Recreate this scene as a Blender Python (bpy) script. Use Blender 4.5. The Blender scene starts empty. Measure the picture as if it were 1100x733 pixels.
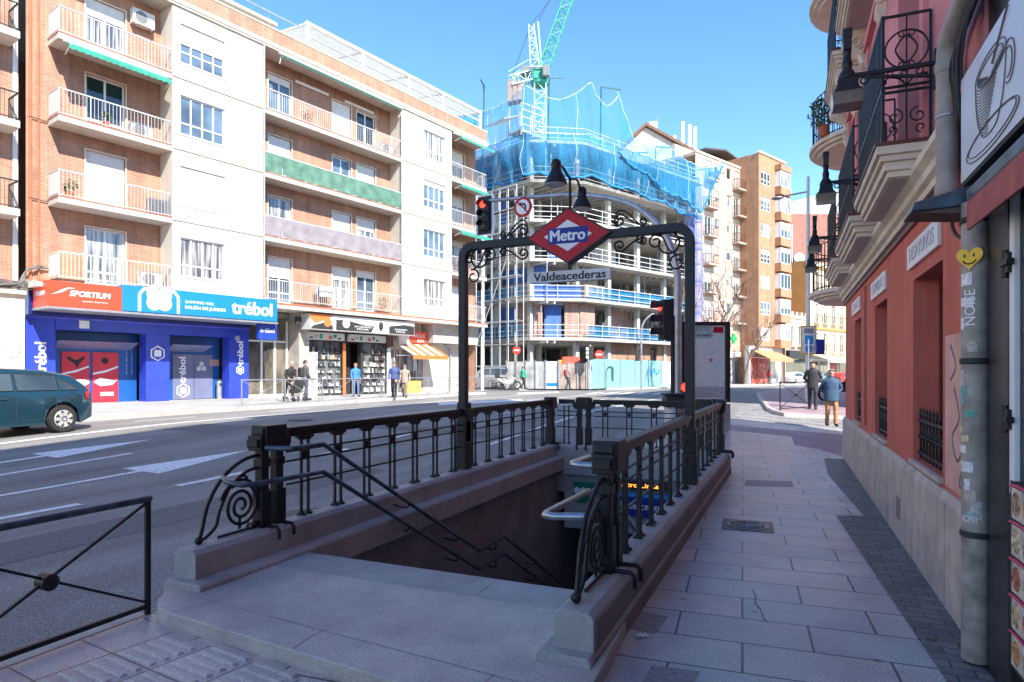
import bpy, bmesh, math, random
from mathutils import Vector, Matrix
random.seed(7)
R_=math.radians
sc=bpy.context.scene
COL=sc.collection
PI=math.pi
# ------------------------------------------------------------------ camera model (photo 1100 px wide)
FOC=695.; HY=401.; CH=1.65; YAW=R_(23.7)
CF=(-math.sin(YAW),math.cos(YAW)); CR=(math.cos(YAW),math.sin(YAW))
def ray(px):
    u=(px-550)/FOC
    return (CF[0]+u*CR[0],CF[1]+u*CR[1])
def sm(x):
    x=max(0.,min(1.,x)); return x*x*(3-2*x)
def ramp(X,Y):                                   # the ground climbs gently away from the stairs
    return .45*sm((CF[0]*X+CF[1]*Y-.65*X-15)/13)
def ground(px,py,b=0.):
    d=ray(px); z=b
    for i in range(30):
        t=(CH-z)*FOC/(py-HY); z=.5*z+.5*(b+ramp(d[0]*t,d[1]*t))
    return Vector((d[0]*t,d[1]*t,z))
def at(px,t,z=0.):
    d=ray(px); return Vector((d[0]*t,d[1]*t,z))
def zat(t,py): return CH+t*(HY-py)/FOC
# ------------------------------------------------------------------ materials
MATS={}
def streaks(N,L,tc,col,amt):
    """rain streaks and grime: vertical stains with their own shape"""
    mp=N.new('ShaderNodeMapping'); mp.inputs['Scale'].default_value=(2.6,2.6,.16); L.new(tc.outputs['Object'],mp.inputs[0])
    n=N.new('ShaderNodeTexNoise'); n.inputs['Scale'].default_value=1.4; n.inputs['Detail'].default_value=8; n.inputs['Roughness'].default_value=.7; L.new(mp.outputs[0],n.inputs['Vector'])
    mr=N.new('ShaderNodeMapRange'); mr.inputs[1].default_value=.35; mr.inputs[2].default_value=.6; mr.inputs[3].default_value=1-amt; mr.inputs[4].default_value=1.; L.new(n.outputs['Fac'],mr.inputs[0])
    mx=N.new('ShaderNodeMix'); mx.data_type='RGBA'; mx.blend_type='MULTIPLY'; mx.inputs[0].default_value=1; L.new(col,mx.inputs[6]); L.new(mr.outputs[0],mx.inputs[7]); return mx.outputs[2]
def mat(name,col,rough=.7,metal=0.,var=.15,scale=6.,bump=0.,bscale=40.,spec=.5,var2=None,alpha=1.,streak=0.):
    if name in MATS: return MATS[name]
    m=bpy.data.materials.new(name); m.use_nodes=True; nt=m.node_tree; N=nt.nodes; L=nt.links
    b=N['Principled BSDF']; b.inputs['Roughness'].default_value=rough; b.inputs['Metallic'].default_value=metal
    b.inputs['Specular IOR Level'].default_value=spec
    b.inputs['Alpha'].default_value=alpha
    tc=N.new('ShaderNodeTexCoord')
    no=N.new('ShaderNodeTexNoise'); no.inputs['Scale'].default_value=scale; no.inputs['Detail'].default_value=6
    L.new(tc.outputs['Object'],no.inputs['Vector'])
    rp=N.new('ShaderNodeValToRGB'); L.new(no.outputs['Fac'],rp.inputs['Fac'])
    c2=var2 if var2 else tuple(c*(1-var*1.6) for c in col)
    c1=tuple(min(1,c*(1+var)) for c in col)
    rp.color_ramp.elements[0].position=.3; rp.color_ramp.elements[1].position=.7
    rp.color_ramp.elements[0].color=(*c2,1); rp.color_ramp.elements[1].color=(*c1,1)
    out=rp.outputs['Color']
    if streak: out=streaks(N,L,tc,out,streak)
    L.new(out,b.inputs['Base Color'])
    if bump:
        n2=N.new('ShaderNodeTexNoise'); n2.inputs['Scale'].default_value=bscale; n2.inputs['Detail'].default_value=5
        L.new(tc.outputs['Object'],n2.inputs['Vector'])
        bp=N.new('ShaderNodeBump'); bp.inputs['Strength'].default_value=bump; bp.inputs['Distance'].default_value=.02
        L.new(n2.outputs['Fac'],bp.inputs['Height']); L.new(bp.outputs['Normal'],b.inputs['Normal'])
    MATS[name]=m; return m
def nodes(name):
    m=bpy.data.materials.new(name); m.use_nodes=True
    MATS[name]=m
    return m,m.node_tree.nodes,m.node_tree.links,m.node_tree.nodes['Principled BSDF']
def brickmat(name,c1,c2,mortar,bw,bh,ms,rough=.85,rot=0.,flat=False,big=.0,bump=.4,speck=0.,off=.5):
    m,N,L,b=nodes(name)
    tc=N.new('ShaderNodeTexCoord'); sx=N.new('ShaderNodeSeparateXYZ'); L.new(tc.outputs['Object'],sx.inputs[0])
    cx=N.new('ShaderNodeCombineXYZ')
    if flat:
        mp=N.new('ShaderNodeMapping'); mp.inputs['Rotation'].default_value=(0,0,rot); L.new(tc.outputs['Object'],mp.inputs[0]); vec=mp.outputs[0]
    else:
        ad=N.new('ShaderNodeMath'); L.new(sx.outputs[0],ad.inputs[0]); L.new(sx.outputs[1],ad.inputs[1])
        L.new(ad.outputs[0],cx.inputs[0]); L.new(sx.outputs[2],cx.inputs[1]); vec=cx.outputs[0]
    br=N.new('ShaderNodeTexBrick'); br.inputs['Scale'].default_value=1; br.inputs['Brick Width'].default_value=bw
    br.inputs['Row Height'].default_value=bh; br.inputs['Mortar Size'].default_value=ms; br.inputs['Mortar Smooth'].default_value=.1
    br.inputs['Color1'].default_value=(*c1,1); br.inputs['Color2'].default_value=(*c2,1); br.inputs['Mortar'].default_value=(*mortar,1); br.offset=off
    L.new(vec,br.inputs['Vector'])
    no=N.new('ShaderNodeTexNoise'); no.inputs['Scale'].default_value=1.3; no.inputs['Detail'].default_value=9; no.inputs['Roughness'].default_value=.65; L.new(tc.outputs['Object'],no.inputs['Vector'])
    mr=N.new('ShaderNodeMapRange'); mr.inputs[1].default_value=.3; mr.inputs[2].default_value=.7; mr.inputs[3].default_value=1-.25-big; mr.inputs[4].default_value=1.12+big*.3
    L.new(no.outputs['Fac'],mr.inputs[0])
    mx=N.new('ShaderNodeMix'); mx.data_type='RGBA'; mx.blend_type='MULTIPLY'; mx.inputs[0].default_value=1
    L.new(br.outputs['Color'],mx.inputs[6]); L.new(mr.outputs[0],mx.inputs[7])
    out=mx.outputs[2]
    if speck:
        n3=N.new('ShaderNodeTexNoise'); n3.inputs['Scale'].default_value=95; n3.inputs['Detail'].default_value=3; L.new(tc.outputs['Object'],n3.inputs['Vector'])
        m3=N.new('ShaderNodeMapRange'); m3.inputs[1].default_value=.35; m3.inputs[2].default_value=.65; m3.inputs[3].default_value=1-speck*1.5; m3.inputs[4].default_value=1+speck*1.3
        L.new(n3.outputs['Fac'],m3.inputs[0])
        mx3=N.new('ShaderNodeMix'); mx3.data_type='RGBA'; mx3.blend_type='MULTIPLY'; mx3.inputs[0].default_value=1
        L.new(out,mx3.inputs[6]); L.new(m3.outputs[0],mx3.inputs[7]); out=mx3.outputs[2]
        # dark gum spots
        vo=N.new('ShaderNodeTexVoronoi'); vo.inputs['Scale'].default_value=2.6; L.new(tc.outputs['Object'],vo.inputs['Vector'])
        m4=N.new('ShaderNodeMapRange'); m4.inputs[1].default_value=.05; m4.inputs[2].default_value=.075; m4.inputs[3].default_value=.5; m4.inputs[4].default_value=1
        L.new(vo.outputs['Distance'],m4.inputs[0])
        mx4=N.new('ShaderNodeMix'); mx4.data_type='RGBA'; mx4.blend_type='MULTIPLY'; mx4.inputs[0].default_value=1
        L.new(out,mx4.inputs[6]); L.new(m4.outputs[0],mx4.inputs[7]); out=mx4.outputs[2]
    if not flat: out=streaks(N,L,tc,out,.28)
    L.new(out,b.inputs['Base Color'])
    rr=N.new('ShaderNodeMapRange'); rr.inputs[3].default_value=rough-.12; rr.inputs[4].default_value=rough+.1; L.new(no.outputs['Fac'],rr.inputs[0]); L.new(rr.outputs[0],b.inputs['Roughness'])
    bp=N.new('ShaderNodeBump'); bp.inputs['Strength'].default_value=bump; bp.inputs['Distance'].default_value=.01; bp.invert=True
    L.new(br.outputs['Fac'],bp.inputs['Height']); L.new(bp.outputs['Normal'],b.inputs['Normal'])
    return m
def granite(name,c,rough=.6,contrast=.5,tint=None,sc_=210.,joints=0.):
    m,N,L,b=nodes(name)
    tc=N.new('ShaderNodeTexCoord')
    n1=N.new('ShaderNodeTexNoise'); n1.inputs['Scale'].default_value=sc_; n1.inputs['Detail'].default_value=3; L.new(tc.outputs['Object'],n1.inputs['Vector'])
    rp=N.new('ShaderNodeValToRGB'); L.new(n1.outputs['Fac'],rp.inputs['Fac'])
    rp.color_ramp.elements[0].position=.36; rp.color_ramp.elements[1].position=.62
    rp.color_ramp.elements[0].color=(*[x*(1-contrast) for x in c],1); rp.color_ramp.elements[1].color=(*[min(1,x*(1+contrast*.5)) for x in c],1)
    n2=N.new('ShaderNodeTexNoise'); n2.inputs['Scale'].default_value=1.7; n2.inputs['Detail'].default_value=8; n2.inputs['Roughness'].default_value=.7; L.new(tc.outputs['Object'],n2.inputs['Vector'])
    mr=N.new('ShaderNodeMapRange'); mr.inputs[1].default_value=.3; mr.inputs[2].default_value=.7; mr.inputs[3].default_value=.62; mr.inputs[4].default_value=1.12; L.new(n2.outputs['Fac'],mr.inputs[0])
    mx=N.new('ShaderNodeMix'); mx.data_type='RGBA'; mx.blend_type='MULTIPLY'; mx.inputs[0].default_value=1
    L.new(rp.outputs['Color'],mx.inputs[6]); L.new(mr.outputs[0],mx.inputs[7])
    L.new(mx.outputs[2],b.inputs['Base Color']); b.inputs['Roughness'].default_value=rough
    bp=N.new('ShaderNodeBump'); bp.inputs['Strength'].default_value=.15; bp.inputs['Distance'].default_value=.004; L.new(n1.outputs['Fac'],bp.inputs['Height']); L.new(bp.outputs['Normal'],b.inputs['Normal'])
    return m
def asphalt(name):
    m,N,L,b=nodes(name)
    tc=N.new('ShaderNodeTexCoord')
    n1=N.new('ShaderNodeTexNoise'); n1.inputs['Scale'].default_value=74; n1.inputs['Detail'].default_value=6; n1.inputs['Roughness'].default_value=.7; L.new(tc.outputs['Object'],n1.inputs['Vector'])
    rp=N.new('ShaderNodeValToRGB'); L.new(n1.outputs['Fac'],rp.inputs['Fac'])
    rp.color_ramp.elements[0].position=.41; rp.color_ramp.elements[1].position=.62
    rp.color_ramp.elements[0].color=(.07,.068,.068,1); rp.color_ramp.elements[1].color=(.42,.395,.37,1)
    n2=N.new('ShaderNodeTexNoise'); n2.inputs['Scale'].default_value=.35; n2.inputs['Detail'].default_value=9; n2.inputs['Roughness'].default_value=.65
    mp=N.new('ShaderNodeMapping'); mp.inputs['Scale'].default_value=(3.,.35,1); L.new(tc.outputs['Object'],mp.inputs[0]); L.new(mp.outputs[0],n2.inputs['Vector'])
    mr=N.new('ShaderNodeMapRange'); mr.inputs[1].default_value=.3; mr.inputs[2].default_value=.7; mr.inputs[3].default_value=.6; mr.inputs[4].default_value=1.3; L.new(n2.outputs['Fac'],mr.inputs[0])
    mx=N.new('ShaderNodeMix'); mx.data_type='RGBA'; mx.blend_type='MULTIPLY'; mx.inputs[0].default_value=1
    L.new(rp.outputs['Color'],mx.inputs[6]); L.new(mr.outputs[0],mx.inputs[7])
    # pale flecks (litter, gum) on the carriageway
    vo=N.new('ShaderNodeTexVoronoi'); vo.inputs['Scale'].default_value=4.5; L.new(tc.outputs['Object'],vo.inputs['Vector'])
    m4=N.new('ShaderNodeMapRange'); m4.inputs[1].default_value=.06; m4.inputs[2].default_value=.09; m4.inputs[3].default_value=1; m4.inputs[4].default_value=0; L.new(vo.outputs['Distance'],m4.inputs[0])
    n5=N.new('ShaderNodeTexNoise'); n5.inputs['Scale'].default_value=.9; L.new(tc.outputs['Object'],n5.inputs['Vector'])
    m5=N.new('ShaderNodeMapRange'); m5.inputs[1].default_value=.48; m5.inputs[2].default_value=.56; m5.inputs[3].default_value=0; m5.inputs[4].default_value=.55; L.new(n5.outputs['Fac'],m5.inputs[0])
    mu=N.new('ShaderNodeMath'); mu.operation='MULTIPLY'; L.new(m4.outputs[0],mu.inputs[0]); L.new(m5.outputs[0],mu.inputs[1])
    mx2=N.new('ShaderNodeMix'); mx2.data_type='RGBA'; L.new(mu.outputs[0],mx2.inputs[0]); L.new(mx.outputs[2],mx2.inputs[6]); mx2.inputs[7].default_value=(.5,.5,.52,1)
    L.new(mx2.outputs[2],b.inputs['Base Color']); b.inputs['Roughness'].default_value=.72
    bp=N.new('ShaderNodeBump'); bp.inputs['Strength'].default_value=.5; bp.inputs['Distance'].default_value=.01; L.new(n1.outputs['Fac'],bp.inputs['Height']); L.new(bp.outputs['Normal'],b.inputs['Normal'])
    return m
def wornpaint(name,col,amount=.35):
    m,N,L,b=nodes(name)
    tc=N.new('ShaderNodeTexCoord'); n1=N.new('ShaderNodeTexNoise'); n1.inputs['Scale'].default_value=14; n1.inputs['Detail'].default_value=10; n1.inputs['Roughness'].default_value=.75; L.new(tc.outputs['Object'],n1.inputs['Vector'])
    rp=N.new('ShaderNodeValToRGB'); L.new(n1.outputs['Fac'],rp.inputs['Fac']); rp.color_ramp.elements[0].position=amount-.06; rp.color_ramp.elements[1].position=amount+.12
    rp.color_ramp.elements[0].color=(.13,.13,.14,1); rp.color_ramp.elements[1].color=(*col,1)
    L.new(rp.outputs['Color'],b.inputs['Base Color']); b.inputs['Roughness'].default_value=.7
    return m
def glassmat(name,base,curtain=None,scale=9.):
    m,N,L,b=nodes(name)
    tc=N.new('ShaderNodeTexCoord')
    b.inputs['Roughness'].default_value=.06; b.inputs['Specular IOR Level'].default_value=.8
    if curtain:
        mp=N.new('ShaderNodeMapping'); mp.inputs['Scale'].default_value=(scale,scale,.5); L.new(tc.outputs['Object'],mp.inputs[0])
        n1=N.new('ShaderNodeTexNoise'); n1.inputs['Scale'].default_value=1; n1.inputs['Detail'].default_value=3; L.new(mp.outputs[0],n1.inputs['Vector'])
        rp=N.new('ShaderNodeValToRGB'); L.new(n1.outputs['Fac'],rp.inputs['Fac']); rp.color_ramp.elements[0].position=.4; rp.color_ramp.elements[1].position=.6
        rp.color_ramp.elements[0].color=(*base,1); rp.color_ramp.elements[1].color=(*curtain,1)
        L.new(rp.outputs['Color'],b.inputs['Base Color'])
    else:
        n1=N.new('ShaderNodeTexNoise'); n1.inputs['Scale'].default_value=.7; L.new(tc.outputs['Object'],n1.inputs['Vector'])
        rp=N.new('ShaderNodeValToRGB'); L.new(n1.outputs['Fac'],rp.inputs['Fac']); rp.color_ramp.elements[0].position=.35; rp.color_ramp.elements[1].position=.65
        rp.color_ramp.elements[0].color=(*[c*.6 for c in base],1); rp.color_ramp.elements[1].color=(*[c*1.6 for c in base],1); L.new(rp.outputs['Color'],b.inputs['Base Color'])
    return m
def netmat(name,col,dens=.6):
    m,N,L,b=nodes(name)
    tc=N.new('ShaderNodeTexCoord')
    mp=N.new('ShaderNodeMapping'); mp.inputs['Scale'].default_value=(1.1,1.1,.2); L.new(tc.outputs['Object'],mp.inputs[0])
    n1=N.new('ShaderNodeTexNoise'); n1.inputs['Scale'].default_value=3.2; n1.inputs['Detail'].default_value=6; n1.inputs['Roughness'].default_value=.6; L.new(mp.outputs[0],n1.inputs['Vector'])
    mr=N.new('ShaderNodeMapRange'); mr.inputs[1].default_value=.3; mr.inputs[2].default_value=.7; mr.inputs[3].default_value=max(0,dens-.24); mr.inputs[4].default_value=min(1,dens+.24); L.new(n1.outputs['Fac'],mr.inputs[0])
    L.new(mr.outputs[0],b.inputs['Alpha'])
    n2=N.new('ShaderNodeTexNoise'); n2.inputs['Scale'].default_value=.6; n2.inputs['Detail'].default_value=5; L.new(tc.outputs['Object'],n2.inputs['Vector'])
    rp=N.new('ShaderNodeValToRGB'); L.new(n2.outputs['Fac'],rp.inputs['Fac']); rp.color_ramp.elements[0].color=(*[c*.7 for c in col],1); rp.color_ramp.elements[1].color=(*[min(1,c*1.25+.02) for c in col],1)
    L.new(rp.outputs['Color'],b.inputs['Base Color']); b.inputs['Roughness'].default_value=.8; b.inputs['Specular IOR Level'].default_value=.1
    return m
# ------------------------------------------------------------------ mesh builder
class MB:
    def __init__(s): s.v=[]; s.f=[]; s.m=[]; s.k=0
    def add(s,vs,fs):
        o=len(s.v); s.v+= [tuple(v) for v in vs]; s.f+=[tuple(i+o for i in f) for f in fs]; s.m+=[s.k]*len(fs); return s
    def box(s,x0,x1,y0,y1,z0,z1):
        return s.add([(x0,y0,z0),(x1,y0,z0),(x1,y1,z0),(x0,y1,z0),(x0,y0,z1),(x1,y0,z1),(x1,y1,z1),(x0,y1,z1)],
            [(3,2,1,0),(4,5,6,7),(0,1,5,4),(1,2,6,5),(2,3,7,6),(3,0,4,7)])
    def taper(s,x0,x1,y0,y1,z0,z1,ix,iy):
        return s.add([(x0,y0,z0),(x1,y0,z0),(x1,y1,z0),(x0,y1,z0),(x0+ix,y0+iy,z1),(x1-ix,y0+iy,z1),(x1-ix,y1-iy,z1),(x0+ix,y1-iy,z1)],
            [(3,2,1,0),(4,5,6,7),(0,1,5,4),(1,2,6,5),(2,3,7,6),(3,0,4,7)])
    def poly(s,pts): return s.add(pts,[tuple(range(len(pts)))])
    def prism(s,pts,ex,ey,ez,o,h0,h1):
        ex,ey,ez,o=Vector(ex),Vector(ey),Vector(ez),Vector(o); n=len(pts)
        a=[o+ex*p[0]+ey*p[1]+ez*h0 for p in pts]; b=[o+ex*p[0]+ey*p[1]+ez*h1 for p in pts]
        return s.add(a+b,[tuple(range(n))[::-1],tuple(range(n,2*n))]+[(i,(i+1)%n,n+(i+1)%n,n+i) for i in range(n)])
    def tube(s,path,r,seg=8,ref=None,closed=False,cap=True,ph=0.,flat=1.):
        P=[Vector(p) for p in path]; n=len(P); rr=r if isinstance(r,(list,tuple)) else [r]*n
        vs=[]; prev=None
        for i in range(n):
            if closed: t=P[(i+1)%n]-P[i-1]
            else: t=P[min(i+1,n-1)]-P[max(i-1,0)]
            if t.length<1e-9: t=Vector((0,0,1))
            t.normalize()
            if ref is not None: a=Vector(ref)-t*t.dot(Vector(ref))
            elif prev is not None: a=prev-t*t.dot(prev)
            else: a=Vector((0,0,1)).cross(t) if abs(t.z)<.9 else Vector((1,0,0)).cross(t)
            if a.length<1e-6: a=t.orthogonal()
            a.normalize(); prev=a; b=t.cross(a)
            k=1.
            if seg==4 and 0<i<n-1:
                t1=(P[i]-P[i-1]).normalized(); t2=(P[i+1]-P[i]).normalized(); k=1/max(.5,math.sqrt((1+t1.dot(t2))/2))
            for j in range(seg):
                th=2*PI*j/seg+ph
                vs.append(P[i]+a*math.cos(th)*rr[i]*flat+b*math.sin(th)*rr[i]*k)
        fs=[]
        for i in range(n if closed else n-1):
            for j in range(seg):
                i2=(i+1)%n; j2=(j+1)%seg
                fs.append((i*seg+j,i*seg+j2,i2*seg+j2,i2*seg+j))
        if cap and not closed: fs+= [tuple(range(seg))[::-1],tuple((n-1)*seg+j for j in range(seg))]
        return s.add(vs,fs)
    def bar(s,p,q,w,ref=None):                   # square bar
        return s.tube([p,q],w*.7071,4,ref=ref,ph=PI/4)
    def cyl(s,p,q,r0,r1=None,seg=12): return s.tube([p,q],[r0,r0 if r1 is None else r1],seg)
    def lathe(s,prof,o=(0,0,0),seg=16,axis='z'):
        vs=[]
        for r,h in prof:
            for j in range(seg):
                th=2*PI*j/seg; c,sn=r*math.cos(th),r*math.sin(th)
                p=(c,sn,h) if axis=='z' else ((c,h,sn) if axis=='y' else (h,c,sn))
                vs.append((p[0]+o[0],p[1]+o[1],p[2]+o[2]))
        n=len(prof); fs=[(i*seg+j,i*seg+(j+1)%seg,(i+1)*seg+(j+1)%seg,(i+1)*seg+j) for i in range(n-1) for j in range(seg)]
        fs+=[tuple(range(seg))[::-1],tuple((n-1)*seg+j for j in range(seg))]
        return s.add(vs,fs)
    def ball(s,c,r,seg=10): 
        k=6
        return s.lathe([(max(1e-4,r*math.sin(PI*i/k)),-r*math.cos(PI*i/k)) for i in range(k+1)],c,seg)
    def grid(s,fn,nu,nv,closeu=False):
        vs=[fn(i/nu,j/nv) for j in range(nv+1) for i in range(nu+1)]
        return s.add(vs,[(j*(nu+1)+i,j*(nu+1)+i+1,(j+1)*(nu+1)+i+1,(j+1)*(nu+1)+i) for j in range(nv) for i in range(nu)])
    def build(s,name,m,parent=None,bevel=0.,smooth=False,fix=True):
        me=bpy.data.meshes.new(name); me.from_pydata(s.v,[],s.f)
        ms=m if isinstance(m,(list,tuple)) else [m]
        for x in ms: me.materials.append(x)
        if len(ms)>1: me.polygons.foreach_set('material_index',s.m)
        if fix:
            bm=bmesh.new(); bm.from_mesh(me); bmesh.ops.recalc_face_normals(bm,faces=bm.faces); bm.to_mesh(me); bm.free()
        if smooth:
            me.polygons.foreach_set('use_smooth',[True]*len(me.polygons))
            me.set_sharp_from_angle(angle=R_(40))
        o=bpy.data.objects.new(name,me); COL.objects.link(o)
        if parent: o.parent=parent
        if bevel:
            md=o.modifiers.new('bev','BEVEL'); md.width=bevel; md.segments=2; md.limit_method='ANGLE'; md.angle_limit=R_(35)
        return o
    def build_each(s,name,m,parent=None,bevel=0.):
        """one object per added piece of 8 corners (boxes)"""
        out=[]
        for i in range(0,len(s.v),8):
            q=MB(); q.v=s.v[i:i+8]; q.f=[tuple(k-i for k in f) for f in s.f if i<=f[0]<i+8]; q.m=[0]*len(q.f); out.append(q.build(name,m,parent,bevel))
        return out
def tag(o,label,cat,group=None,kind=None):
    if label: o['label']=label
    if cat: o['category']=cat
    if group: o['group']=group
    if kind: o['kind']=kind
    return o
def thing(name,label,cat,loc=(0,0,0),rotz=0.,group=None):
    o=bpy.data.objects.new(name,None); COL.objects.link(o); o.empty_display_size=.2
    o.location=loc; o.rotation_euler=(0,0,rotz)
    return tag(o,label,cat,group)
def struct(o): o['kind']='structure'; return o
KIDS={}
def copy_tree(o,parent=None):
    c=o.copy(); COL.objects.link(c); c.parent=parent
    for ch in list(o.children): copy_tree(ch,c)
    return c
def text(body,m,o,ex,ey,w=None,h=None,parent=None,name='lettering',ext=.004,bold=0.,heavy=0.):
    """flat lettering standing on a plane: o = centre, ex/ey = reading and up directions; w,h = box it fills"""
    cu=bpy.data.curves.new(name,'FONT'); cu.body=body; cu.align_x='CENTER'; cu.align_y='CENTER'; cu.offset=bold; cu.resolution_u=3
    tmp=bpy.data.objects.new('t',cu); COL.objects.link(tmp)
    dg=bpy.context.evaluated_depsgraph_get(); me=bpy.data.meshes.new_from_object(tmp.evaluated_get(dg))
    bpy.data.objects.remove(tmp); bpy.data.curves.remove(cu)
    xs=[v.co.x for v in me.vertices]; ys=[v.co.y for v in me.vertices]
    cx,cy=(min(xs)+max(xs))/2,(min(ys)+max(ys))/2; W,H=max(xs)-min(xs),max(ys)-min(ys)
    sx=w/W if w else None; sy=h/H if h else None
    sx=sx or sy; sy=sy or sx
    ex,ey=Vector(ex).normalized(),Vector(ey).normalized(); ez=ex.cross(ey); o=Vector(o)
    bm=bmesh.new(); base=[v.co.copy() for v in me.vertices]
    for q,(dx,dy) in enumerate([(0,0)] if not heavy else [(-1,-.4),(-.4,.5),(.4,-.5),(1,.4)]):
        n0=len(bm.verts); bm.from_mesh(me); bm.verts.ensure_lookup_table(); vs=bm.verts[n0:]
        for v in vs: v.co=o+ex*((v.co.x-cx)*sx+dx*heavy)+ey*((v.co.y-cy)*sy+dy*heavy)
        fs=list({f for v in vs for f in v.link_faces})
        r=bmesh.ops.extrude_face_region(bm,geom=fs)
        for g in r['geom']:
            if isinstance(g,bmesh.types.BMVert): g.co+=ez*(ext+.0006*q)
    bmesh.ops.recalc_face_normals(bm,faces=bm.faces)
    bm.to_mesh(me); bm.free(); me.materials.clear(); me.materials.append(m)
    ob=bpy.data.objects.new(name,me); COL.objects.link(ob)
    if parent: ob.parent=parent
    return ob
def spiral(c,r0,r1,a0,a1,n=24):
    return [(c[0]+(r0+(r1-r0)*i/n)*math.cos(a0+(a1-a0)*i/n),c[1]+(r0+(r1-r0)*i/n)*math.sin(a0+(a1-a0)*i/n)) for i in range(n+1)]
def catmull(P,n=8):
    P=[Vector(p) for p in P]; out=[]
    for i in range(len(P)-1):
        a=P[max(i-1,0)];b=P[i];c=P[i+1];d=P[min(i+2,len(P)-1)]
        for k in range(n):
            t=k/n; out.append(.5*((2*b)+(c-a)*t+(2*a-5*b+4*c-d)*t*t+(3*b-a-3*c+d)*t**3))
    out.append(P[-1]); return out
def sheet(name,polys,base,m,step=1.,lim=70.,coarse=(100,160,260,500)):
    """ground sheets: polygons cut along a metre grid and laid on the slope"""
    bm=bmesh.new()
    for p in polys: bm.faces.new([bm.verts.new((x,y,0)) for x,y in p])
    xs=[v.co.x for v in bm.verts]; ys=[v.co.y for v in bm.verts]
    def cuts(a,b):
        c=[]; k=math.ceil(max(a,-lim)/step)
        while k*step<min(b,lim): c.append(k*step); k+=1
        for q in coarse: c+= [q,-q]
        return [q for q in c if a<q<b]
    for q in cuts(min(xs),max(xs)): bmesh.ops.bisect_plane(bm,geom=bm.verts[:]+bm.edges[:]+bm.faces[:],plane_co=(q,0,0),plane_no=(1,0,0))
    for q in cuts(min(ys),max(ys)): bmesh.ops.bisect_plane(bm,geom=bm.verts[:]+bm.edges[:]+bm.faces[:],plane_co=(0,q,0),plane_no=(0,1,0))
    for v in bm.verts: v.co.z=base+ramp(v.co.x,v.co.y)
    bmesh.ops.recalc_face_normals(bm,faces=bm.faces)
    for f in bm.faces:
        if f.normal.z<0: f.normal_flip()
    me=bpy.data.meshes.new(name); bm.to_mesh(me); bm.free(); me.materials.append(m)
    o=bpy.data.objects.new(name,me); COL.objects.link(o); o['kind']='structure'; return o
def strip(mb,line,w,z0,z1,side=1,step=.8):
    """kerb-like strip along a polyline, on the slope"""
    pts=[]
    for a,b in zip(line,line[1:]):
        n=max(1,int(math.hypot(b[0]-a[0],b[1]-a[1])/step))
        pts+=[(a[0]+(b[0]-a[0])*i/n,a[1]+(b[1]-a[1])*i/n) for i in range(n)]
    pts.append(line[-1]); n=len(pts); vs=[]
    for i,p in enumerate(pts):
        a=pts[max(i-1,0)];b=pts[min(i+1,n-1)]; L=math.hypot(b[0]-a[0],b[1]-a[1]); nx,ny=-(b[1]-a[1])/L*side*w,(b[0]-a[0])/L*side*w
        r=ramp(*p); vs+=[(p[0],p[1],z0+r),(p[0],p[1],z1+r),(p[0]+nx,p[1]+ny,z1+r),(p[0]+nx,p[1]+ny,z0+r)]
    fs=[]
    for i in range(n-1):
        for j in range(4): fs.append((i*4+j,i*4+(j+1)%4,(i+1)*4+(j+1)%4,(i+1)*4+j))
    fs+=[(0,1,2,3),tuple((n-1)*4+j for j in (3,2,1,0))]
    mb.add(vs,fs)
# ================================================================== LIGHT, SKY, CAMERA
SUN_AZ=R_(122.); SUN_EL=R_(41.)
w=bpy.data.worlds.new("World"); sc.world=w; w.use_nodes=True
nt=w.node_tree; bg=nt.nodes['Background']; sky=nt.nodes.new('ShaderNodeTexSky'); sky.sky_type='NISHITA'; sky.sun_disc=False
sky.sun_elevation=SUN_EL; sky.sun_rotation=SUN_AZ; sky.altitude=700; sky.air_density=1.0; sky.dust_density=.0; sky.ozone_density=2.3
hs=nt.nodes.new('ShaderNodeHueSaturation'); hs.inputs['Saturation'].default_value=1.2
nt.links.new(sky.outputs[0],hs.inputs['Color']); nt.links.new(hs.outputs[0],bg.inputs[0]); bg.inputs[1].default_value=.087
sd=bpy.data.lights.new('sun','SUN'); sd.energy=2.4; sd.angle=R_(.5); sd.color=(1,.94,.84)
so=bpy.data.objects.new('sun',sd); COL.objects.link(so)
sdir=Vector((math.sin(SUN_AZ)*math.cos(SUN_EL),math.cos(SUN_AZ)*math.cos(SUN_EL),math.sin(SUN_EL)))
so.rotation_euler=(-sdir).to_track_quat('-Z','Y').to_euler(); so.location=(30,-30,60)
cd=bpy.data.cameras.new('camera'); co=bpy.data.objects.new('camera',cd); COL.objects.link(co); sc.camera=co
cd.sensor_width=36; cd.lens=FOC/1100*36; cd.shift_y=(HY-366.5)/1100; cd.clip_start=.05; cd.clip_end=4000
co.location=(0,0,CH); co.rotation_euler=(R_(90),0,YAW)
sc.view_settings.view_transform='Standard'; sc.view_settings.look='None'; sc.view_settings.exposure=2.15; sc.view_settings.gamma=1
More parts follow.
